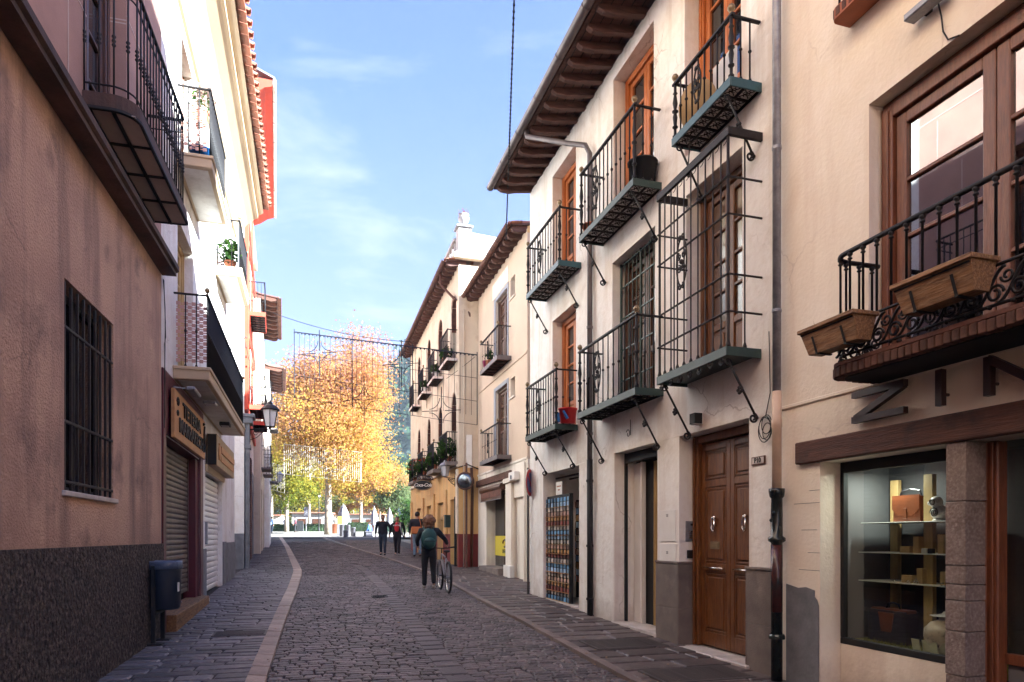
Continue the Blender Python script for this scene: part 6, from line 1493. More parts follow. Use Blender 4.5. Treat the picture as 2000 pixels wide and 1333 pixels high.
for B_, w_ in ((B1,wB1),(B2,f2.at(10.73)-f2.at(12.72)),(B3,f2.at(15.25)-f2.at(17.2))):
    MB().bbox(.09,.06,-.206,w_-.09,.45,-.2005,.002).build('soffit_panel','lwhite',B_); MB().bbox(-.02,.003,-.055,w_+.02,.545 if B_ is not B3 else .565,-.0,.01).build('slab_nosing','coveplaster',B_)
# eave: smooth cream cove, fillet, tile edge
x0e, x1e = xe2-.1, 0.35
prof = [(.001,ZE2-.75),(.05,ZE2-.72),(.16,ZE2-.52),(.34,ZE2-.30),(.56,ZE2-.12),(.62,ZE2-.10),(.62,ZE2-.02),(.70,ZE2+.02),(.76,ZE2+.06),(.76,ZE2+.18),(.001,ZE2+.18)]
MB().prism(prof,(x0e,0,0),(0,1,0),(0,0,1),(x1e-x0e,0,0)).build('cove_cornice','coveplaster',WH)
rf = MB().add([(x0e,.80,ZE2+.19),(x1e,.80,ZE2+.19),(x1e,-4,ZE2+2.1),(x0e,-4,ZE2+2.1),(x0e,.80,ZE2+.23),(x1e,.80,ZE2+.23),(x1e,-4,ZE2+2.14),(x0e,-4,ZE2+2.14)],[(0,1,2,3),(7,6,5,4),(0,4,5,1),(2,6,7,3),(1,5,6,2),(3,7,4,0)]).build('roof','tile',WH)
# flat cover tiles laid crosswise at the edge, one by one
n = int((x1e-x0e)/.30)
tmz = MB().bbox(-.14,-.24,0,.14,.06,.035,.006).mesh('edge_tile','tile'); tb_ = barrel_tile_mesh()
for i in range(n):
    x = x0e+.30*(i+.5); o = put(tmz,'edge_tile',rf,(x,.86,ZE2+.16)); o.rotation_euler = (rad(-6),R.uniform(-.05,.05),R.uniform(-.03,.03))
    for r_ in range(2): o = put(tb_,'tile',rf,(x,.97-.34*r_,ZE2+.25+.14*r_)); o.rotation_euler = (-rad(21),R.uniform(-.03,.03),R.uniform(-.03,.03))
# awning brackets / flood lamps under the long balcony, aerial
g = tag(empty('balcony_floodlight', at(f2,f2.at(11.9),.34,4.02), f2.ang), 'pale floodlight fixed under the long balcony near the tan sign', 'lamp'); MB().bbox(-.14,-.10,-.05,.14,.10,.0,.01).build('lamp_body','galv',g); MB().box(-.12,-.08,-.056,.12,.08,-.051).build('lamp_glass','lampglass',g)
g = tag(empty('balcony_floodlight', at(f2,f2.at(14.1),.34,4.02), f2.ang), 'black floodlight fixed under the long balcony over the box sign', 'lamp'); MB().bbox(-.16,-.10,-.07,.16,.10,.0,.01).build('lamp_body','black',g); MB().box(-.12,-.07,-.076,.12,.07,-.071).build('lamp_glass','galv',g)
ae = tag(empty('tv_aerial', at(f2,f2.at(17.7),.05,5.2), f2.ang), 'small television aerial on a wall mast beyond the long balcony', 'aerial')
g = MB(); g.tube([(0,0,0),(0,.05,1.9)],.014,6)
for z in (.75,1.0,1.25,1.5): g.tube([(-.0,.05,z),(.28,.42,z+.08)],.008,5); g.lathe(.28,.42,[(.012,z+.05),(.022,z+.08),(.012,z+.11)],6)
g.tube([(0,.05,1.9),(.15,.3,1.85),(-.3,.5,.9)],.007,5); g.build('aerial_mast','cable',ae,smooth=False)
bucket('planter_tub','blue tub on the upper near balcony of the white shop house','tub',f2,f2.at(11.0),.3,7.73,.13,.16,.2,'blueplastic')
potted('spiky green plant on the upper far balcony of the white shop house', f2, f2.at(15.6), .28, 7.73, .34, .30, 260, s=.06)
potted('pale flowering plant on the upper near balcony of the white shop house', f2, f2.at(11.2), .28, 8.45, .30, .20, 60, 160, s=.04, fm='leaf_pale')

# ---------------------------------------------------------------- red-trimmed house with striped brick (left, further)
f5 = FL3
RH = house('red_trimmed_house', f5, 'tall white brick house with vermilion trim and a stone ground-floor pilaster')
x5 = f5.at(31.0); ZE5 = 16.4
wd5 = [[f5.at(y+.55), f5.at(y-.55), z, z+2.2, .2, 0] for y in (25.0,28.4) for z in (6.3,9.6,12.9)]
wall('wall', ['palebrick','redpaint','greystone','dark'], RH, x5, 0, -.3, ZE5, wd5+[[f5.at(26.2),f5.at(24.0),-.1,3.6,.3,2],[f5.at(30.0),f5.at(28.0),-.1,3.6,.3,2]], bands=[(4.4,2),(30,0)], depth_body=8)
# end wall facing up the street: white plaster panel with grey dado
MB().box(.001,-7,1.75,.02,-.0,ZE5).build('end_wall_plaster','white',RH); MB().box(.001,-7,-.2,.022,-.0,1.745).build('end_wall_dado','greystone',RH)
MB().bbox(-.02,.02,-.2,-.5,.16,5.3,.02).bbox(.05,-.05,5.3,-.6,.26,5.5,.02).bbox(.08,-.05,5.5,-.65,.32,5.62,.02).bbox(.0,.0,4.5,-.54,.2,4.62,.01).build('stone_pilaster','greystone',RH)
MB().bbox(-.9,.001,-.2,-1.3,.10,5.0,.02).build('stone_pilaster','greystone',RH)
for (ya, yb_) in ((26.6,27.6),): 
    for k in range(46): MB().bbox(f5.at(yb_),.001,.6+k*.09,f5.at(ya),.05,.6+k*.09+.075,.004).build('brick_course','brick',RH)
for a in wd5:
    MB().box(a[0]+.05,-.18,a[2],a[1]-.05,-.17,a[3]).build('window_pane','pane',RH)
    g = MB(); g.bbox(a[0]-.12,.001,a[2]-.1,a[0]-.002,.05,a[3]+.2,.005).bbox(a[1]+.002,.001,a[2]-.1,a[1]+.12,.05,a[3]+.2,.005).bbox(a[0]-.12,.001,a[3]+.2,a[1]+.12,.08,a[3]+.4,.005); g.build('window_trim','redpaint',RH)
    n_ = 10; lm = MB().box(a[0]+.05,-.14,0,a[1]-.05,-.10,.05)
    for k in range(24): pass
for z in (5.75, 9.2, 12.5): MB().bbox(x5,.001,z,0,.10,z+.28,.01).build('floor_band','redpaint',RH)
MB().bbox(-.25,.001,5.8,-.02,.14,ZE5-.3,.01).build('corner_strip','redpaint',RH)
# raised brick courses on the sunlit corner, drawn as thin real courses
cm_ = MB().box(x5,.001,0,-.26,.012,.05).mesh('brick_course','lwhite')
for k in range(60):
    z = 6.1+k*.165
    for (xa_, xb_) in ((f5.at(24.35), -.26),): MB().box(xa_,.001,z,xb_,.014,z+.10).build('brick_course','lwhite',RH)
for (y, z) in ((25.0,6.3),(28.4,6.3),(25.0,9.6)):
    balcony(RH, f5.at(y+1.0), f5.at(y-1.0), z, .62, 1.05, 16, mt='iron', slabm='redpaint', sh=.16, brackets=False, posts=False, finial=False, soffit_m=('stone','iron'), tile_sz=.3, nside=5)
g = MB(); prof = [(.001,ZE5-.6),(.3,ZE5-.45),(.62,ZE5-.2),(.86,ZE5-.12),(.86,ZE5+.08),(.001,ZE5+.08)]
g.prism(prof,(x5-.1,0,0),(0,1,0),(0,0,1),(-x5+.2,0,0)); g.build('eave_soffit','redpaint',RH)
g = MB(); g.bbox(x5-.12,.862,ZE5-.10,.12,.98,ZE5+.12,.02); gt = g.build('gutter','lwhite',RH)
for i in range(8): MB().bbox(x5+i*1.25,.86,ZE5-.11,x5+i*1.25+.03,.985,ZE5+.125,.004).build('gutter_clip','galv',gt)
MB().add([(x5-.1,.95,ZE5+.13),(.1,.95,ZE5+.13),(.1,-4,ZE5+2),(x5-.1,-4,ZE5+2),(x5-.1,.95,ZE5+.2),(.1,.95,ZE5+.2),(.1,-4,ZE5+2.1),(x5-.1,-4,ZE5+2.1)],[(0,1,2,3),(7,6,5,4),(0,4,5,1),(2,6,7,3),(1,5,6,2),(3,7,4,0)]).build('roof','galv',RH)
lampglass_lantern('wall_lantern','black street lantern on a scrolled bracket from the stone pilaster', at(f5,-.25,.16,5.15), f5.ang, s=1.25, proj=.62)
# next houses down the left side
def lhouse(name, label, ya, yb, ze, m1, off=0.0, rafters=True, dep=.75):
    fr = Frame(-1.04-.335*ya+off, ya, -.335, False); h = house(name, fr, label); xx = fr.at(yb)
    n_ = max(1, int((yb-ya)/3)); ops_ = []
    for i in range(n_):
        yc = ya+(yb-ya)*(i+.5)/n_
        for z in (4.9, 8.0): 
            if z+2.2 < ze-.6: ops_.append([fr.at(yc+.5), fr.at(yc-.5), z, z+2.1, .2, 0])
        ops_.append([fr.at(yc+.8), fr.at(yc-.8), .6, 3.9, .3, 0])
    wall('wall', [m1,'dark'], h, xx, 0, -.3, ze, ops_, depth_body=8)
    for o_ in ops_:
        if o_[2] > 4: french(h, o_[0]+.01, o_[1]-.01, o_[2], o_[3]-.01, -.15, wm='brownwood', gm='pane', rows=2, solid=.3); balcony(h, o_[0]-.3, o_[1]+.3, o_[2], .45, 1.0, 9, mt='iron', slabm='stone', brackets=False, posts=False, finial=False, tiles=False, solid=True)
        else: MB().bbox(o_[0],-.28,.6,o_[1],-.24,o_[3],.01).build('shop_shutter','shutter',h)
    if rafters: eave(h, xx, .05, ze, dep, max(6,int((yb-ya)/.6)), pitch=20, rw=.14, rhh=.18, back=5, gm='brick', raftm='brick')
    return h, fr
h4, f6 = lhouse('raftered_house','cream house with brick-red rafters beyond the red-trimmed house', 31.1, 37.6, 12.5, 'r4cream', off=.0)
MB().bbox(-5.0,-3.5,13.2,-.5,-.5,15.6,.05).build('roof_room','white',h4); MB().bbox(-5.2,-3.7,15.6,-.3,-.3,15.8,.03).build('roof_slab','coveplaster',h4)
h5, f7 = lhouse('corner_house','narrow white house with red-brown eaves at the end of the left row', 37.8, 43.5, 10.9, 'white', off=.25)
lampglass_lantern('wall_lantern','small pale wall lantern on the last house of the left row', at(f7,f7.at(42.8),.05,5.0), f7.ang, s=1.0, proj=.5, whiteish=True)
h6, f8 = lhouse('low_end_house','low pale house behind the last lantern on the left', 44, 56, 7.5, 'lwhite', off=-3.2, rafters=False)

# ================================================================ hanging lights and wires
def strand(name, label, p, q, sag, r, mt='cable', n=16, twist=False):
    p, q = Vector(p), Vector(q); pts = [p.lerp(q, i/n)-Vector((0,0,sag*4*(i/n)*(1-i/n))) for i in range(n+1)]
    b = MB(); b.tube(pts, r, 5)
    if twist:
        L_ = (q-p).length; k = int(L_/.12)
        for i in range(k): c = p.lerp(q,i/k)-Vector((0,0,sag*4*(i/k)*(1-i/k))); b.ball(c, r*1.9, 5, 3)
    return tag(b.build(name, mt), label, 'cable')
def P3(u, v, Y): return Vector(((u-CX)/F*Y, Y, CH+(HY-v)/F*Y))
strand('overhead_cable','beaded black cable hanging down the sky from above to the white townhouse corner', P3(1006,-60,8.6), P3(988,470,17.9), .10, .012, twist=True, n=24)
strand('overhead_wire','thin wire crossing the sky above the first light garland', P3(534,612,30), P3(800,668,31.5), .25, .014)
strand('overhead_wire','faint wire slanting from the mirror corner to the arched house front', P3(928,697,22.4), P3(872,740,23.2), .02, .008)
def garland(name, label, pL, pR, drop, npend, stars, mt, rr=.012, ragged=0.5, frame=True, dots=True, seed=1, right_only=None):
    o = tag(empty(name, tuple(pL), math.atan2((pR-pL).y,(pR-pL).x)), label, 'light garland', 'festive light garlands over the street')
    L_ = math.hypot(pR.x-pL.x, pR.y-pL.y); dz = pR.z-pL.z; rs = random.Random(seed); T = lambda x: dz*x/L_
    b = MB(); b.tube([(0,0,0),(L_,0,dz)], rr*1.5, 5)
    if dots:
        for i in range(int(L_/.14)): x = i*.14; b.ball((x,0,T(x)-.03),.028,5,3)
    b.build('top_rail', mt, o)
    me = {}
    for i in range(npend+1):
        x = L_*i/npend; h_ = drop*(1-ragged*rs.random()); h_ = round(h_*4)/4 or .25
        if h_ not in me: me[h_] = MB().tube([(0,0,0),(0,0,-h_)], rr*.55, 4).mesh('light_string', mt)
        put(me[h_], 'light_string', o, (x,0,T(x)))
    for fr_ in (0.33,.66,1.0):
        b = MB(); b.tube([(0,0,-drop*fr_),(L_,0,dz-drop*fr_)], rr*.6, 4); b.build('cross_wire', mt, o)
    for (x, z, s_) in stars:
        b = MB()
        for q in range(4):      # four inward-curving arcs make the star
            cx_, cz_ = (1,1,-1,-1)[q]*s_, (1,-1,-1,1)[q]*s_; a0 = {0:math.pi,1:math.pi/2,2:0,3:-math.pi/2}[q]
            b.tube([(cx_+s_*.86*math.cos(a0+math.pi/2*k/8), 0, cz_+s_*.86*math.sin(a0+math.pi/2*k/8)) for k in range(9)], rr*.95, 5)
        b.tube([(-s_*1.6,0,0),(-s_*.3,0,0)],rr,4); b.tube([(s_*.3,0,0),(s_*1.6,0,0)],rr,4); b.tube([(0,0,-s_*1.9),(0,0,-s_*.2)],rr*1.3,5); b.tube([(0,0,s_*.2),(0,0,s_*1.9)],rr*1.3,5)
        b.build('star_motif', mt, o, (x, 0, T(x)+z))
    if frame:
        for x in (0, L_*.33, L_*.66, L_): MB().tube([(0,0,.1),(0,0,-drop*1.0)], rr*1.2, 5).build('frame_post', mt, o, (x,0,T(x)))
    return o
gl = garland('light_garland','dark unlit light garland with star motifs strung across the street before the big orange tree', P3(575,649,23.8), P3(932,694,22.45), 2.3, 34, [(.95,-.62,.42),(3.95,-.62,.42),(2.6,-2.0,.42),(5.35,-2.0,.42)], 'wiredark', .013, .35)
garland('light_garland','bright sunlit rectangular light garland with star motifs hanging before the tree trunk', P3(555,868,63), P3(705,884,63), 2.75, 36, [(.95,-.85,.5),(2.4,-2.1,.5),(3.9,-.9,.55),(5.5,-2.0,.5),(6.2,-.8,.0001)], 'wirelight', .030, .12, dots=False, seed=4)
garland('light_garland','faint pale light garland far off beside the last left-hand house', P3(515,900,75), P3(556,912,75), 2.9, 16, [(1.0,-1.2,.5)], 'wirelight', .018, .2, dots=False, seed=6)
# ================================================================ the square beyond: trees, hedges, furniture, hill
def tree(name, label, u, Y, vb, trunk_h, crown, rx, ry, rz, n, s, mt, clumps, trunk_r=.22, bark='barkpale', limbs=9, cat='tree', group=None, seed=1, lean=0.0, tonebias=0.0, toptone=0.0, vsplit=None):
    x = (u-CX)/F*Y; zb = gz(Y) if vb is None else CH+(HY-vb)/F*Y
    o = tag(empty(name, (x, Y, zb)), label, cat, group); rs = np.random.RandomState(seed); rr = random.Random(seed)
    b = MB(); tp = [(0,0,-.2),(lean*.2,0,trunk_h*.33),(lean*.5,.1,trunk_h*.66),(lean,0,trunk_h)]
    b.tube(tp, [trunk_r*1.15,trunk_r,trunk_r*.85,trunk_r*.7], 9)
    cc = []
    cx_, cy_, cz_ = crown
    # lobed crown: clumps on limb tips
    while len(cc) < clumps:
        p = rs.normal(size=3); p /= np.linalg.norm(p); q = rs.rand()**.42; p = p*q
        lob = .80+.20*math.sin(3.1*math.atan2(p[2],p[0])+seed)+.10*math.sin(7*math.atan2(p[2],p[0])+p[1]*3)
        cc.append(p*np.array([rx,ry,rz])*lob+np.array([cx_,cy_,cz_]))
    cc = np.array(cc)
    for i in range(limbs):
        t = cc[rs.randint(0,len(cc))]; st = Vector((lean,0,trunk_h*(.72+.28*rr.random()))); e = Vector(t); md = st.lerp(e,.5)+Vector((rr.uniform(-.3,.3)*rx*.3,0,rz*.12))
        b.tube([st, st.lerp(md,.5)+Vector((0,0,.15)), md, md.lerp(e,.6), e], [trunk_r*.6,trunk_r*.5,trunk_r*.38,trunk_r*.22,trunk_r*.09], 6)
        for k in range(3): e2 = Vector(cc[rs.randint(0,len(cc))]); e2 = md.lerp(e2,.55); b.tube([md, md.lerp(e2,.5)+Vector((0,0,.2)), e2], [trunk_r*.2,trunk_r*.12,trunk_r*.05], 5)
    b.tube([tp[-1], (lean*1.2+.2,0,(trunk_h+cz_)/2), (cx_,cy_,cz_+rz*.5)], [trunk_r*.62,trunk_r*.45,trunk_r*.1], 8)
    b.build('trunk', bark, o, smooth=True)
    idx = rs.randint(0,clumps,n); sp = min(rx,rz)*.13
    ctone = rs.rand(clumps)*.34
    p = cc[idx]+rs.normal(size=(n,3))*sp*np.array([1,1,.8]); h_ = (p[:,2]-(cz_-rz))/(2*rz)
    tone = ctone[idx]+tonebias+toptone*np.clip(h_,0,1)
    leaves(o, p, s, mt, 'crown', tone, rs); return o
tree('plane_tree','big orange-leaved plane tree rising in the middle of the square', 641, 66, 1040, 6.2, (.4,0,11.6), 7.4,5.6,7.9, 85000, .108, 'leaf_orange', 400, .34, seed=11, tonebias=-.10, toptone=.52, limbs=18)
tree('plane_tree','yellow-green tree spreading behind the left lanterns', 560, 78, 1036, 4.6, (-.8,0,6.6), 5.6,4,4.0, 18000, .13, 'leaf_yellow', 130, .24, seed=5, tonebias=-.08, toptone=.55)
tree('plane_tree','golden low tree right of the big trunk', 705, 84, 1036, 4.2, (0.4,0,6.6), 6.0,4,3.4, 16000, .13, 'leaf_orange', 110, .22, seed=8, tonebias=-.02, toptone=.35)
tree('plane_tree','orange tree at the far left edge of the square', 530, 92, 1034, 5.0, (0,0,8.6), 4.4,4,5.4, 8000, .19, 'leaf_yellow', 100, .24, seed=9, tonebias=.15, toptone=.45)
tree('plane_tree','yellow tree behind the left hedge', 604, 96, 1032, 4.2, (0,0,6.8), 5.4,4,3.4, 8000, .18, 'leaf_yellow', 90, .2, seed=14, tonebias=.12, toptone=.4)
tree('willow_tree','pale green feathery tree beside the arched house', 772, 88, 1036, 3.2, (0,0,5.0), 3.6,3,3.6, 8000, .15, 'leaf_lime', 80, .16, seed=21, toptone=.3)
tree('willow_tree','pale lime tree behind the folded umbrella', 742, 100, 1032, 3.4, (0,0,5.6), 4.6,3,3.2, 7000, .16, 'leaf_lime', 80, .16, seed=22, toptone=.35, tonebias=.15)
tree('bushy_shrub','dark green shrub against the right edge of the square', 794, 74, 1042, .8, (0,0,1.9), 1.8,1.5,1.7, 3500, .12, 'leaf_green', 40, .08, cat='shrub', seed=23, toptone=.2)
tree('broadleaf_tree','olive-green tree low in front of the hill', 792, 120, 1030, 4.2, (0,0,7.5), 4.6,3,5.0, 6000, .22, 'leaf_lime', 70, .2, seed=24, tonebias=-.15)
# smaller far trees closing the view
for i, (u, Y, rx_, rz_, mt_, lab) in enumerate(((588,125,4.5,4.0,'leaf_yellow','small far golden tree between the left trunks'),(660,130,5,4.2,'leaf_lime','small far green tree behind the plane trunk'),(690,118,4.5,3.4,'leaf_yellow','small far yellow tree behind the white stall'),(548,130,5,4.5,'leaf_yellow','small far tree closing the left end of the square'),(726,140,6,4.4,'leaf_orange','small far orange tree above the arbour'),(624,140,5,4.5,'leaf_orange','small far amber tree beyond the street lamp'))):
    tree('distant_tree', lab, u, Y, 1030, 3.2, (0,0,5.2), rx_,3,rz_, 4500, .2, mt_, 60, .16, seed=40+i, toptone=.4, limbs=5, group='far trees round the square')
# forested hill and white houses on it
def hill(name, u0, u1, Y, prof, dep, mt, rz=1.0):
    n = 90; vs = []; rows = 14
    for j in range(rows+1):
        t = j/rows
        for i in range(n+1):
            u = u0+(u1-u0)*i/n; h_ = np.interp(u, [p[0] for p in prof], [CH+(HY-p[1])/F*Y for p in prof])
            x = (u-CX)/F*Y; y = Y+dep*(t-1)*.9; z = h_*math.sin(t*math.pi/2)**.9
            z += (math.sin(x*.21+j)*1.6+math.sin(x*.57+j*2.3)*1.1+R.uniform(-.8,.8))*rz*min(1,t*2); vs.append((x, y, z))
    b = MB(); b.add(vs, [(j*(n+1)+i, j*(n+1)+i+1, (j+1)*(n+1)+i+1, (j+1)*(n+1)+i) for j in range(rows) for i in range(n)])
    return b, vs
b, vs = hill('hill', 200, 1500, 330, [(200,1000),(480,990),(640,985),(700,960),(740,930),(760,850),(775,775),(800,742),(860,700),(1000,640),(1500,560)], 150, 'hill')
hl = tag(b.build('hill','hill',smooth=True), kind='structure')
rs = np.random.RandomState(3); pts = np.array([v for v in vs if -200 < v[0] < 10]); nH = 60000
k = rs.randint(0,len(pts),nH); p = pts[k]+rs.normal(size=(nH,3))*np.array([3.5,3,1.4])+np.array([0,-1,1.2])
o = leaves(None, p, 1.0, leafmat('hill_woods_leaves',[(.012,.03,.018),(.03,.055,.03),(.06,.08,.035)],.2), 'hill_woods', rs.rand(nH)*.4, rs); tag(o,'dark evergreen wood covering the hillside behind the arched house','woods',kind='stuff')
for (u, v, Y, w_, h_, lab) in ((789,948,260,11,7,'white hillside house with a long facade above the lime trees'),(800,925,285,8,6,'small white hillside house just above the long one'),(779,965,240,6,4.5,'low white hillside house nearest the big tree')):
    p = P3(u,v,Y); hh = tag(empty('hillside_house', (p.x,p.y,p.z-1)), lab, 'house', 'white houses on the hillside')
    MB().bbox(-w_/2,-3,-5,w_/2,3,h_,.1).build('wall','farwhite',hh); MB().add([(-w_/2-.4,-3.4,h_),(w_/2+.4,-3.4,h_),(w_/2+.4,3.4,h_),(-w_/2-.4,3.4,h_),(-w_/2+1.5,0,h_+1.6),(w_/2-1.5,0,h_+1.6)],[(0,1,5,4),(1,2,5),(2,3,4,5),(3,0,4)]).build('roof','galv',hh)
    for i in range(int(w_/2)):
        for z in (1.2,4.0):
            if z+1.5 < h_: MB().box(-w_/2+1+i*2,-3.05,z,-w_/2+1.9+i*2,-2.98,z+1.5).build('window','dark',hh)
# hedges
def hedge(label, u0, u1, Y, h_, v=None):
    x0, x1 = (u0-CX)/F*Y, (u1-CX)/F*Y; o = tag(empty('hedge', ((x0+x1)/2,Y,gz(Y))), label, 'hedge', None)
    MB().bbox(x0-(x0+x1)/2,-.4,0,x1-(x0+x1)/2,.4,h_-.06,.05).build('hedge_core','hedge',o)
    W = x1-x0; n = int(W*420); rs = np.random.RandomState(int(u0)); p = rs.rand(n,3)*np.array([W,.95,h_])+np.array([-W/2,-.5,.02]); leaves(o,p,.07,'leaf_green','hedge_leaves',rs.rand(n)*.5,rs)
hedge('clipped hedge along the far edge of the road, left part', 535, 632, 86, 1.0); hedge('clipped hedge right of the white stall', 674, 722, 84, 1.15); hedge('clipped hedge between the seated person and the arched house', 764, 812, 76, 1.3)
# low white garden buildings at the back
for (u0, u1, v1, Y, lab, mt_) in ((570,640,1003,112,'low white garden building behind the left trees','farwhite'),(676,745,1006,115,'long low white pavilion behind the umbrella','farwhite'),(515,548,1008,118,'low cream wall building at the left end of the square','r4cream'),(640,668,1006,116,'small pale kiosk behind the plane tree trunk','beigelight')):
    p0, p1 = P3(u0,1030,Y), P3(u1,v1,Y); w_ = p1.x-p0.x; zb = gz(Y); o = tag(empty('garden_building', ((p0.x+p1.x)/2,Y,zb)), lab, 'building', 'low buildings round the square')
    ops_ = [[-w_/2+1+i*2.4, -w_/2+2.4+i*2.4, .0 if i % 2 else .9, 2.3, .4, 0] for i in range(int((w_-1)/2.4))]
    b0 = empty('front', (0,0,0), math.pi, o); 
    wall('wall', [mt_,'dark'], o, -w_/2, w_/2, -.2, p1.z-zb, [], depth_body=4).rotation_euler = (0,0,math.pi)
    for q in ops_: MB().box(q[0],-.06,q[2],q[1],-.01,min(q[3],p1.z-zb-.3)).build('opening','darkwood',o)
    bpy.data.objects.remove(b0)
    MB().bbox(-w_/2-.3,-.5,p1.z-zb,w_/2+.3,4.2,p1.z-zb+.18,.03).build('roof','tile',o)
# arbour with orange climber
ar = tag(empty('garden_arbour', (P3(716,1035,90).x,90,gz(90))), 'curved garden arbour overgrown with orange creeper', 'arbour')
g = MB()
for x in (-3.2,3.2): g.tube([(x,0,0),(x,0,2.6)],.06,6)
g.tube([(3.6*math.cos(a),0,2.2+1.3*math.sin(a)) for a in [math.pi*i/12 for i in range(13)]],.06,6); g.build('arbour_frame','iron',ar)
rs = np.random.RandomState(77); a = rs.rand(3500)*math.pi; p = np.stack([3.6*np.cos(a),rs.normal(size=3500)*.5,2.3+1.3*np.sin(a)],1)+rs.normal(size=(3500,3))*.18; leaves(ar,p,.13,'leaf_orange','creeper',rs.rand(3500)*.4+.2,rs)
# folded umbrellas, planter, bins, street lamp, sign posts
def umbrella(label, u, Y, h_, r_):
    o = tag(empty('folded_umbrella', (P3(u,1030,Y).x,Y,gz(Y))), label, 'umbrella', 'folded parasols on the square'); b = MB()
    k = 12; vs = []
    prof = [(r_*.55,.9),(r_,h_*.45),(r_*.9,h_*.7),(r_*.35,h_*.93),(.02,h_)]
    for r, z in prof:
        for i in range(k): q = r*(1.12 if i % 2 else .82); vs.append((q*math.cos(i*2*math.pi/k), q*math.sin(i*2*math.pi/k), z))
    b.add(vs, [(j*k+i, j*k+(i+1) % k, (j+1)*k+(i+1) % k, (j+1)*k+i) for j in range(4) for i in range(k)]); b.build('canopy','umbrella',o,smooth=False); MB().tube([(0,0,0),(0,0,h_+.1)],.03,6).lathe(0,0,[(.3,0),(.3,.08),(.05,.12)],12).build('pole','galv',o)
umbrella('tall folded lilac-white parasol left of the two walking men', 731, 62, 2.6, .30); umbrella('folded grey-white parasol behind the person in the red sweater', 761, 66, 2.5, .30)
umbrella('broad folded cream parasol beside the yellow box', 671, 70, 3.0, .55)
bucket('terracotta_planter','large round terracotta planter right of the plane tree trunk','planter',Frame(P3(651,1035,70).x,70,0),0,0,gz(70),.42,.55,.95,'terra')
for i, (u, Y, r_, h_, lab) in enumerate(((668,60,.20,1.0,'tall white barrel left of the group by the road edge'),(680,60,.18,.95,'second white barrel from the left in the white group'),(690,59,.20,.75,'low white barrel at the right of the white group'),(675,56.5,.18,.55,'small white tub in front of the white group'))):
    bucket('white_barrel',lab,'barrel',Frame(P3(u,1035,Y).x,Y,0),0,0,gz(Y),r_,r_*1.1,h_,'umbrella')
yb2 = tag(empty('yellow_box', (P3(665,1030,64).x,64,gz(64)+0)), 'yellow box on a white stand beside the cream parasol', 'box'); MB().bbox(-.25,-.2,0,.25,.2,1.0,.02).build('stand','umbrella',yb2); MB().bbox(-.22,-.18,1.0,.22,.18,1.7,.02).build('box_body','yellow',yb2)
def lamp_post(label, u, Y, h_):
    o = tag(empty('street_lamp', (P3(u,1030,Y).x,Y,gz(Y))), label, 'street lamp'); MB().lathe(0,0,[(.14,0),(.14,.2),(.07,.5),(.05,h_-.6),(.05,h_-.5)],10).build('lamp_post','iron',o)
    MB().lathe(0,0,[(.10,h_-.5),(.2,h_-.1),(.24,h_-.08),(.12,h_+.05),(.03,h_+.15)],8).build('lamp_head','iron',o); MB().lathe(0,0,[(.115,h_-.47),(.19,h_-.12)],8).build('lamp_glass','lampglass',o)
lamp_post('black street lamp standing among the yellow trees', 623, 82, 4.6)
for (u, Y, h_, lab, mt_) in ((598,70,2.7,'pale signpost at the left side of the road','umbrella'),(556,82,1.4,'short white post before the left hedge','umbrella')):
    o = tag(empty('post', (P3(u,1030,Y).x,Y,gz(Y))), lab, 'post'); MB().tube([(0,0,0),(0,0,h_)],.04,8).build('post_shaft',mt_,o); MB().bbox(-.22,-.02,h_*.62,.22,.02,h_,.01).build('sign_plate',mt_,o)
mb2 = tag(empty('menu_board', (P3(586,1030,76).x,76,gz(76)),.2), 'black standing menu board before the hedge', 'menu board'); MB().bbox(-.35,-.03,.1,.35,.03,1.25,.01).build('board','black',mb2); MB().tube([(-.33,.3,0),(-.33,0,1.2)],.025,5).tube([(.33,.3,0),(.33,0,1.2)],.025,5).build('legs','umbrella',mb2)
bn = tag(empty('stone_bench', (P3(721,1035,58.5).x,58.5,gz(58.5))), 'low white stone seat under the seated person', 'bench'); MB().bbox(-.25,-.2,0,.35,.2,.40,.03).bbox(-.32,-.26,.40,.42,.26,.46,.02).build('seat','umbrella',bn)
# ================================================================ people
def skin(verts, edges, radii, sub=1):
    me = bpy.data.meshes.new('body'); me.from_pydata([tuple(v) for v in verts], edges, []); o = bpy.data.objects.new('tmp', me)
    sc2.collection.objects.link(o)
    o.modifiers.new('s','SKIN').use_smooth_shade = True
    for i, r in enumerate(radii):
        sv = me.skin_vertices[0].data[i]; sv.radius = r if hasattr(r,'__len__') else (r, r); sv.use_root = (i == 0)
    if sub: s_ = o.modifiers.new('u','SUBSURF'); s_.levels = sub; s_.render_levels = sub
    dg = vl2.depsgraph; vl2.update()
    out = bpy.data.meshes.new_from_object(o.evaluated_get(vl2.depsgraph)); bpy.data.objects.remove(o); return out
sc2 = bpy.data.scenes.new('workbench_scene'); vl2 = sc2.view_layers[0]
def join_mesh(b, me):
    b.add([tuple(v.co) for v in me.vertices], [tuple(p.vertices) for p in me.polygons]); bpy.data.meshes.remove(me)
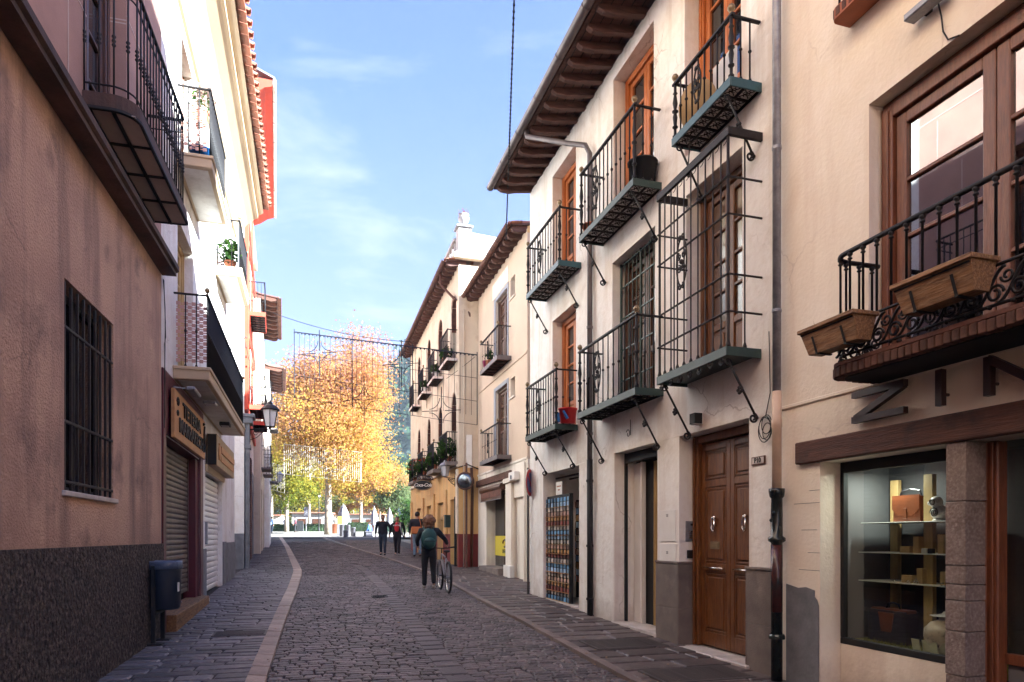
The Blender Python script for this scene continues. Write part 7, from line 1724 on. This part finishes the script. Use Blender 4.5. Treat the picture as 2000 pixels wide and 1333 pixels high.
def person(label, x, Y, face, top, legs, shoe='black', hair='hairdark', h=1.74, stride=.22, arms=((.0,.1),(.0,-.1)), skinm='skin', coat_len=.0, bulk=1.0, hair_vol=1.0, hairstyle='short', sit=False, hands=None, zoff=0.0, group=None, lean=0.0, shirt=None):
    """local +y is the way the person faces"""
    s = h/1.74; o = tag(empty('person', (x, Y, gz(Y)+zoff), face), label, 'person', group)
    V = lambda a, b_, c: Vector((a*s, b_*s, c*s))
    hipz = .92 if not sit else .50
    pel = V(0,0,hipz); ch = V(0,lean*.5,hipz+.34); sh = V(0,lean,hipz+.50); nk = V(0,lean+.01,hipz+.58); hd0 = V(0,lean+.02,hipz+.66); hd1 = V(0,lean+.03,hipz+.745)
    L_ = {}
    for sg, st in ((-1, stride), (1, -stride)):
        hip = V(sg*.095,0,hipz-.03)
        if sit: kn = V(sg*.12,.42,.50); an = V(sg*.12,.44,.09); to = V(sg*.12,.58,.04)
        else: kn = V(sg*.10,st*.55+.04,.50); an = V(sg*.105,st*.9-(.05 if st < 0 else 0),.09+(.05 if st < 0 else 0)); to = V(sg*.12,st*.9+.13-(.03 if st<0 else 0),.03)
        shd = V(sg*.175*bulk,lean,hipz+.49)
        if hands and hands[0 if sg < 0 else 1] is not None:
            wr = Vector(hands[0 if sg < 0 else 1]); el = (shd+wr)/2+V(sg*.07,-.07,-.05)
        else:
            sw = arms[0 if sg < 0 else 1][1]; el = V(sg*.235*bulk,-.02+sw*.5+lean,hipz+.22); wr = V(sg*.245*bulk,.06+sw*1.5+lean,hipz-.02)
        L_[sg] = (hip,kn,an,to,shd,el,wr)
    # body (skin): head, neck, torso core, arms with hands, legs
    vs = [pel,ch,sh,nk,hd0,hd1]; rd = [(.13*s,.10*s),(.14*s,.10*s),(.11*s,.08*s),(.055*s,.055*s),(.075*s,.09*s),(.066*s,.078*s)]; ed = [(0,1),(1,2),(2,3),(3,4),(4,5)]
    for sg in (-1,1):
        hip,kn,an,to,shd,el,wr = L_[sg]; k = len(vs); hv = (wr-el).normalized()
        vs += [shd,el,wr,wr+hv*.07*s]; rd += [.05*s,.040*s,.026*s,(.034*s,.018*s)]; ed += [(2,k),(k,k+1),(k+1,k+2),(k+2,k+3)]
        k = len(vs); vs += [hip,kn,an,to]; rd += [.08*s,.055*s,.037*s,.03*s]; ed += [(0,k),(k,k+1),(k+1,k+2),(k+2,k+3)]
    B = MB(); join_mesh(B, skin(vs, ed, rd))
    hc = hd0.lerp(hd1,.5)
    B.ball(tuple(hc+V(0,.005,.01)), .090*s, 12, 9, sc3=(.92,1.1,1.32))
    B.ball(tuple(hc+V(0,.10,-.015)), .016*s, 6, 5, sc3=(.8,1.2,1.5)); 
    for sg in (-1,1): B.ball(tuple(hc+V(sg*.08,0,-.005)), .02*s, 6, 5, sc3=(.5,.8,1.3))
    for sg in (-1,1):      # thumb and four bent fingers
        wr, el = L_[sg][6], L_[sg][5]; hv = (wr-el).normalized(); sd = hv.cross(Vector((sg,0,.01))).normalized(); pm = wr+hv*.07*s; inn = Vector((-sg,0,0))
        for j, ln in enumerate((.075,.085,.08,.062)):
            q = pm+sd*(.027-.018*j)*s; B.tube([q-hv*.02*s, q+hv*ln*.45*s, q+hv*ln*.85*s+inn*.012*s, q+hv*ln*.95*s+inn*.032*s], [.010*s,.009*s,.008*s,.006*s], 5)
        q = wr+hv*.03*s+sd*.03*s; B.tube([q, q+sd*.028*s+hv*.02*s+inn*.008*s, q+sd*.034*s+hv*.055*s+inn*.016*s], [.011*s,.010*s,.008*s], 5)
    body = B.build('body', skinm, o, smooth=True)
    for sg in (-1,1): MB().ball(tuple(hc+V(sg*.032,.088,.012)), .009*s, 6, 4).build('eye','black',o)
    MB().ball(tuple(hc+V(0,.092,-.055)), .02*s, 8, 4, sc3=(1.2,.4,.35)).build('mouth','lip',o)
    # trousers
    vs = [pel+V(0,0,.14),pel]; rd = [(.155*s*bulk,.125*s),(.170*s*bulk,.135*s)]; ed = [(0,1)]
    for sg in (-1,1):
        hip,kn,an = L_[sg][:3]; k = len(vs); vs += [hip-V(0,0,.05),hip.lerp(kn,.5),kn,kn.lerp(an,.4),an-V(0,0,.035)]; rd += [.112*s,.100*s,.076*s,.070*s,.060*s]; ed += [(1,k)]+[(k+i,k+i+1) for i in range(4)]
    B = MB(); join_mesh(B, skin(vs, ed, rd)); B.build('trousers', legs, o, smooth=True)
    # jacket or coat
    vs = [pel-V(0,0,.09+coat_len*.3),pel+V(0,0,.14),ch,sh-V(0,0,.01),nk-V(0,0,.035)]; rd = [(.195*s*bulk,.160*s),(.175*s*bulk,.14*s),(.185*s*bulk,.14*s),(.155*s*bulk,.115*s),(.075*s,.075*s)]; ed = [(0,1),(1,2),(2,3),(3,4)]
    if coat_len: vs.append(pel-V(0,0,.12+coat_len)); rd.append((.20*s*bulk,.16*s)); ed.append((0,5))
    for sg in (-1,1):
        shd,el,wr = L_[sg][4:7]; k = len(vs); vs += [shd,shd.lerp(el,.5),el,el.lerp(wr,.9)]; rd += [.080*s*bulk,.070*s,.060*s,.045*s]; ed += [(3,k),(k,k+1),(k+1,k+2),(k+2,k+3)]
    B = MB(); join_mesh(B, skin(vs, ed, rd)); B.build('jacket', top, o, smooth=True)
    if shirt: MB().ball(tuple(ch+V(0,.085,-.0)), .10*s, 12, 9, sc3=(1.15,.72,2.3)).build('sweater', shirt, o, smooth=True)
    # shoes
    for sg in (-1,1):
        an, to = L_[sg][2], L_[sg][3]; d_ = (to-an); d_.z = 0; d_.normalize(); B = MB(); base = Vector((an.x,an.y,min(an.z,to.z)))
        B.ball(tuple(Vector((an.x,an.y,0))+d_*.055*s+Vector((0,0,max(.045*s,to.z+.01)))), .06*s, 10, 6, sc3=(.78 if abs(d_.x)<.7 else 2.2, 2.2 if abs(d_.y)>.7 else .78, .72)); B.build('shoe', shoe, o, smooth=True)
    # hair
    B = MB()
    if hairstyle == 'short': B.ball(tuple(hc+V(0,-.018,.045)), .100*s*hair_vol, 12, 9, sc3=(.98,1.1,1.12))
    else:
        rr = random.Random(3)
        B.ball(tuple(hc+V(0,-.03,.02)), .118*s*hair_vol, 16, 12, sc3=(1.0,1.0,1.15))
        for i in range(70):
            a, ph = rr.uniform(0,6.28), rr.uniform(-.9,1.4); dx_, dy_, dz_2 = math.cos(a)*math.cos(ph), math.sin(a)*math.cos(ph), math.sin(ph)
            if dy_ > .55: continue
            B.ball(tuple(hc+V(dx_*.115*hair_vol,-.03+dy_*.11*hair_vol,.01+dz_2*.12*hair_vol)), rr.uniform(.025,.04)*s, 6, 5)
        for i in range(26): a = rr.uniform(math.pi*1.0,math.pi*2.0); q = hc+V(.10*math.cos(a),-.02+.09*math.sin(a),-.06); B.tube([q,q+V(.01*math.cos(a),.02*math.sin(a),-.07),q+V(.0,.0,-.12)],[.03*s,.026*s,.010*s],5)
    B.build('hair', hair, o, smooth=True)
    return o, L_, s
m['skin'] = mat('skin', (.42,.24,.17), .55); m['lip'] = mat('lips', (.30,.11,.09), .5)
m['hairdark'] = mat('dark_brown_hair', (.018,.012,.009), .6); m['hairauburn'] = mat('auburn_hair', (.105,.042,.020), .65, (.20,.085,.035), 30)
m['navy'] = mat('navy_cloth', (.010,.012,.022), .85, (.018,.02,.034), 9, .4, 30); m['jeans'] = mat('dark_jeans', (.022,.032,.055), .85, (.04,.055,.085), 9)
m['lightjeans'] = mat('light_jeans', (.24,.34,.45), .85, (.16,.24,.34), 7); m['blackcloth'] = mat('black_cloth', (.009,.009,.012), .85, (.016,.016,.02), 9, .4, 30)
m['sweater'] = mat('red_sweater', (.50,.018,.03), .85); m['greenbag'] = mat('dark_green_nylon', (.008,.045,.042), .6, (.014,.06,.055), 8, .3, 30)
m['orangebag'] = mat('orange_leather_bag', (.50,.16,.04), .5); m['bluecloth'] = mat('blue_cloth', (.07,.15,.42), .85); m['greycloth'] = mat('grey_coat_lining', (.30,.28,.29), .85)
m['paleblue'] = mat('pale_blue_cloth', (.30,.42,.60), .85); m['whitecloth'] = mat('white_cloth', (.65,.64,.66), .85)
m['shoelight'] = mat('grey_shoe', (.22,.19,.17), .6)
def ux(u, Y): return (u-CX)/F*Y
# woman with green backpack pushing a bicycle
wy = 15.9; wx = ux(838, wy)
hr = Vector((.47,.30,1.02))
po, L_, s_ = person('woman in black with a green backpack, seen from behind pushing a bicycle', wx, wy, rad(14), 'blackcloth', 'blackcloth', 'shoelight', 'hairauburn', 1.66, .06, hairstyle='curly', hair_vol=1.22, bulk=1.12, coat_len=.0, hands=((-.22,.28,.98), tuple(hr)))
B = MB(); B.ball((0,-.0,0), .20, 16, 12, sc3=(.92,.55,1.22)); B.ball((0,-.10,-.09), .13, 14, 10, sc3=(1.05,.55,.95)); bk_ = B.build('backpack','greenbag',None,(0,0,0),True)
bk_.matrix_world = Matrix.Translation(Vector((wx,wy,gz(wy)))) @ Matrix.Rotation(rad(14),4,'Z') @ Matrix.Translation((-.03,-.235,1.16)); tag(bk_,'dark green backpack on the back of the woman with the bicycle','backpack')
for sg in (-1,1):
    q = MB(); q.tube([(sg*.10,.02,.18),(sg*.11,.13,.27),(sg*.12,.30,.22),(sg*.13,.36,.05),(sg*.13,.22,-.12),(sg*.12,.02,-.18)],.016,6); q.build('shoulder_strap','greenbag',bk_)
MB().bbox(-.13,-.175,-.06,.13,-.165,-.045,.003).build('zip','black',bk_); MB().tube([(-.05,0,.23),(0,0,.28),(.05,0,.23)],.01,6).build('grab_loop','black',bk_)
# bicycle, rear wheel towards us
yr_ = 15.15; xr_ = ux(876, yr_); xf_, yf_ = ux(860, 16.15), 16.15
bang = math.atan2(yf_-yr_, xf_-xr_)-math.pi/2
bi = tag(empty('bicycle', (xr_, yr_, gz(yr_)-.03), bang), 'silver-framed mountain bicycle pushed at the woman\'s right side', 'bicycle')
wb = 1.04; wr = .335
def wheel(y, st=0):
    o = MB().tube([(0,y+wr*math.cos(a),wr+.02+wr*math.sin(a)) for a in [i*2*math.pi/32 for i in range(32)]],.026,8,closed=True).build('tyre','black',bi,smooth=True)
    MB().tube([(0,y+(wr-.03)*math.cos(a),wr+.02+(wr-.03)*math.sin(a)) for a in [i*2*math.pi/32 for i in range(32)]],.012,6,closed=True).build('rim','chrome',bi,smooth=True)
    sp = MB()
    for i in range(20): a = i*2*math.pi/20+st; sp.tube([(.02*(-1)**i,y+.02*math.cos(a+.8),wr+.02+.02*math.sin(a+.8)),(0,y+(wr-.03)*math.cos(a),wr+.02+(wr-.03)*math.sin(a))],.0016,4)
    sp.tube([(-.05,y,wr+.02),(.05,y,wr+.02)],.022,8); sp.build('spokes_and_hub','galv',bi)
wheel(0); wheel(wb,.1)
H = wr+.02; bb_ = (0,.42,.30); sb = (0,.28,.78); hb1 = (0,.86,.86); hb0 = (0,.90,.72)
g = MB(); g.tube([bb_,sb],.018,8); g.tube([sb,hb1],.017,8); g.tube([bb_,hb0],.021,8); g.tube([hb1,hb0],.022,8)
for sg in (-1,1): g.tube([(sg*.02,.42,.30),(sg*.055,0,H)],.011,6); g.tube([(sg*.02,.29,.74),(sg*.055,0,H)],.010,6); g.tube([(sg*.05,.91,.70),(sg*.055,wb-.01,H)],.015,7)
g.tube([(-.055,.91,.705),(.055,.91,.705)],.018,6); g.build('bicycle_frame','aluminium',bi,smooth=True)
MB().tube([hb1,(0,.83,.98)],.014,6).tube([(-.30,.74,1.02),(-.18,.80,1.00),(0,.83,.985),(.18,.80,1.00),(.30,.74,1.02)],.012,7).tube([(-.31,.735,1.02),(-.20,.785,1.005)],.018,7).tube([(.31,.735,1.02),(.20,.785,1.005)],.018,7).build('handlebar','black',bi,smooth=True)
MB().tube([sb,(0,.25,.90)],.014,6).ball((0,.20,.93),.10,12,7,sc3=(.72,1.35,.32)).ball((0,.34,.93),.05,8,6,sc3=(.6,1.7,.4)).build('saddle','black',bi,smooth=True)
g = MB(); g.tube([(.035,.42,.30),(.05,.42,.30)],.09,14); g.tube([(.06,.42,.30),(.07,.42+.12,.22)],.010,5); g.tube([(-.04,.42,.30),(-.06,.42-.12,.38)],.010,5); g.bbox(.06,.50,.205,.16,.58,.225,.004); g.bbox(-.16,.26,.375,-.06,.34,.395,.004); g.tube([(.045,.50,.34),(.045,0,H+.04)],.005,4); g.tube([(.045,.50,.25),(.045,0,H-.04)],.005,4); g.tube([(.03,0,H),(.06,0,H)],.045,10); g.build('cranks_and_chain','iron',bi)
# two people walking towards us, one away
person('man in a dark jacket and jeans walking this way, left of the pair', ux(748,29.8), 29.8, math.pi+.05, 'navy', 'jeans', 'black', 'hairdark', 1.74, .16, bulk=1.32, arms=((0,.06),(0,-.06)))
po2,_,_ = person('person in a red sweater and open dark coat walking beside the man', ux(776,29.6), 29.6, math.pi-.05, 'blackcloth', 'blackcloth', 'shoelight', 'hairdark', 1.68, .18, bulk=1.32, shirt='sweater', arms=((0,-.08),(0,.05)))
q = put(text_mesh('BOSTON', .075, .003, bold=.002), 'sweater_print', po2, (0,.172,1.30), (rad(90),0,math.pi)); q.data.materials.clear(); q.data.materials.append(m['whitecloth'])
MB().tube([(-.14,.12,1.42),(-.19,.14,1.15),(-.25,.12,.92),(-.33,.05,.74)],[.03,.035,.04,.03],6).build('coat_lining','greycloth',po2,smooth=True)
my_ = 28.7; mx_ = ux(815,my_)
person('tall man seen from behind in a navy jacket and light jeans by the arched house', mx_, my_, .15, 'navy', 'lightjeans', 'black', 'hairdark', 1.86, .14, bulk=1.25)
ob = tag(empty('shoulder_bag', (mx_+.0,my_-.17,gz(my_)+.98), .1), 'orange leather shoulder bag on the back of the tall man', 'bag')
MB().bbox(-.22,-.06,-.02,.20,.06,.28,.03).build('bag_body','orangebag',ob); MB().bbox(-.20,-.075,.10,.18,-.055,.27,.01).build('flap','orangebag',ob); MB().tube([(.19,0,.25),(.16,-.02,.42),(.10,.03,.66),(.04,.15,.78)],.016,6).build('strap','orangebag',ob)
# further off
person('seated person in a blue top on the low white stone seat', ux(722,58.5), 58.5, rad(75), 'bluecloth', 'blackcloth', 'black', 'hairdark', 1.66, 0, sit=True)
person('person in blue walking at the left edge of the sunlit square', ux(518,60), 60, .3, 'bluecloth', 'paleblue', 'shoelight', 'hairdark', 1.70, .2)
person('person in a white top and blue bag far left, just behind the one in blue', ux(524,64), 64, .2, 'paleblue', 'whitecloth', 'shoelight', 'hairauburn', 1.66, .15)
person('person in pale blue farther back at the left of the square', ux(531,70), 70, -.2, 'paleblue', 'jeans', 'black', 'hairdark', 1.72, .2)
person('person in a pale top standing under the plane tree trunk', ux(640,71), 71, .4, 'whitecloth', 'lightjeans', 'shoelight', 'hairdark', 1.70, .1)
person('person in a dark maroon coat standing by the black menu board', ux(577,75), 75, 2.0, 'maroon', 'blackcloth', 'black', 'hairdark', 1.68, .05)
bpy.data.scenes.remove(sc2)

# ---------------------------------------------------------------- the air between here and the hill
hm_ = bpy.data.materials.new('haze_air'); hm_.use_nodes = True; hn = hm_.node_tree; hn.nodes.remove(hn.nodes['Principled BSDF'])
pv = hn.nodes.new('ShaderNodeVolumePrincipled'); pv.inputs['Density'].default_value = 0.0005; pv.inputs['Color'].default_value = (0.80, 0.88, 1.0, 1); pv.inputs['Anisotropy'].default_value = 0.2
hn.links.new(pv.outputs[0], hn.nodes['Material Output'].inputs['Volume'])
hz_ = MB().box(-620, -70, -3.2, 620, 720, 100).build('haze', hm_); hz_['kind'] = 'stuff'; hz_['label'] = 'thin blue autumn haze filling the air over the street and hill'

rs = np.random.RandomState(8); pl_ = []
for i in range(90):
    y = 6.8+rs.rand()**1.6*16; side = rs.rand()
    x = (RK(y)+rs.normal()*.25+.1) if side < .55 else (LK(y)-.15+rs.normal()*.25 if side < .85 else LK(y)+rs.rand()*(RK(y)-LK(y)))
    pl_.append((x, y, gz(y)+(.006 if (x > RK(y) or x < LK(y)) else -.028)))
P_ = np.array(pl_); n_ = len(P_); a_ = rs.rand(n_)*6.28; s_ = .018+.016*rs.rand(n_); b = MB()
for (x, y, z), a, s in zip(pl_, a_, s_):
    c, d = math.cos(a), math.sin(a); b.add([(x-s*c,y-s*d,z+.004),(x-s*.6*d,y+s*.6*c,z+.010),(x+s*c,y+s*d,z+.003),(x+s*.6*d,y-s*.6*c,z+.009)],[(0,1,2,3)])
m['deadleaf'] = mat('dead_leaf', (0.34, 0.22, 0.10), .8, (0.2, 0.11, 0.05), 3, isl=.5)
tag(b.build('fallen_leaves','deadleaf'), 'small dry leaves scattered along the kerbs', 'fallen leaves', kind='stuff')
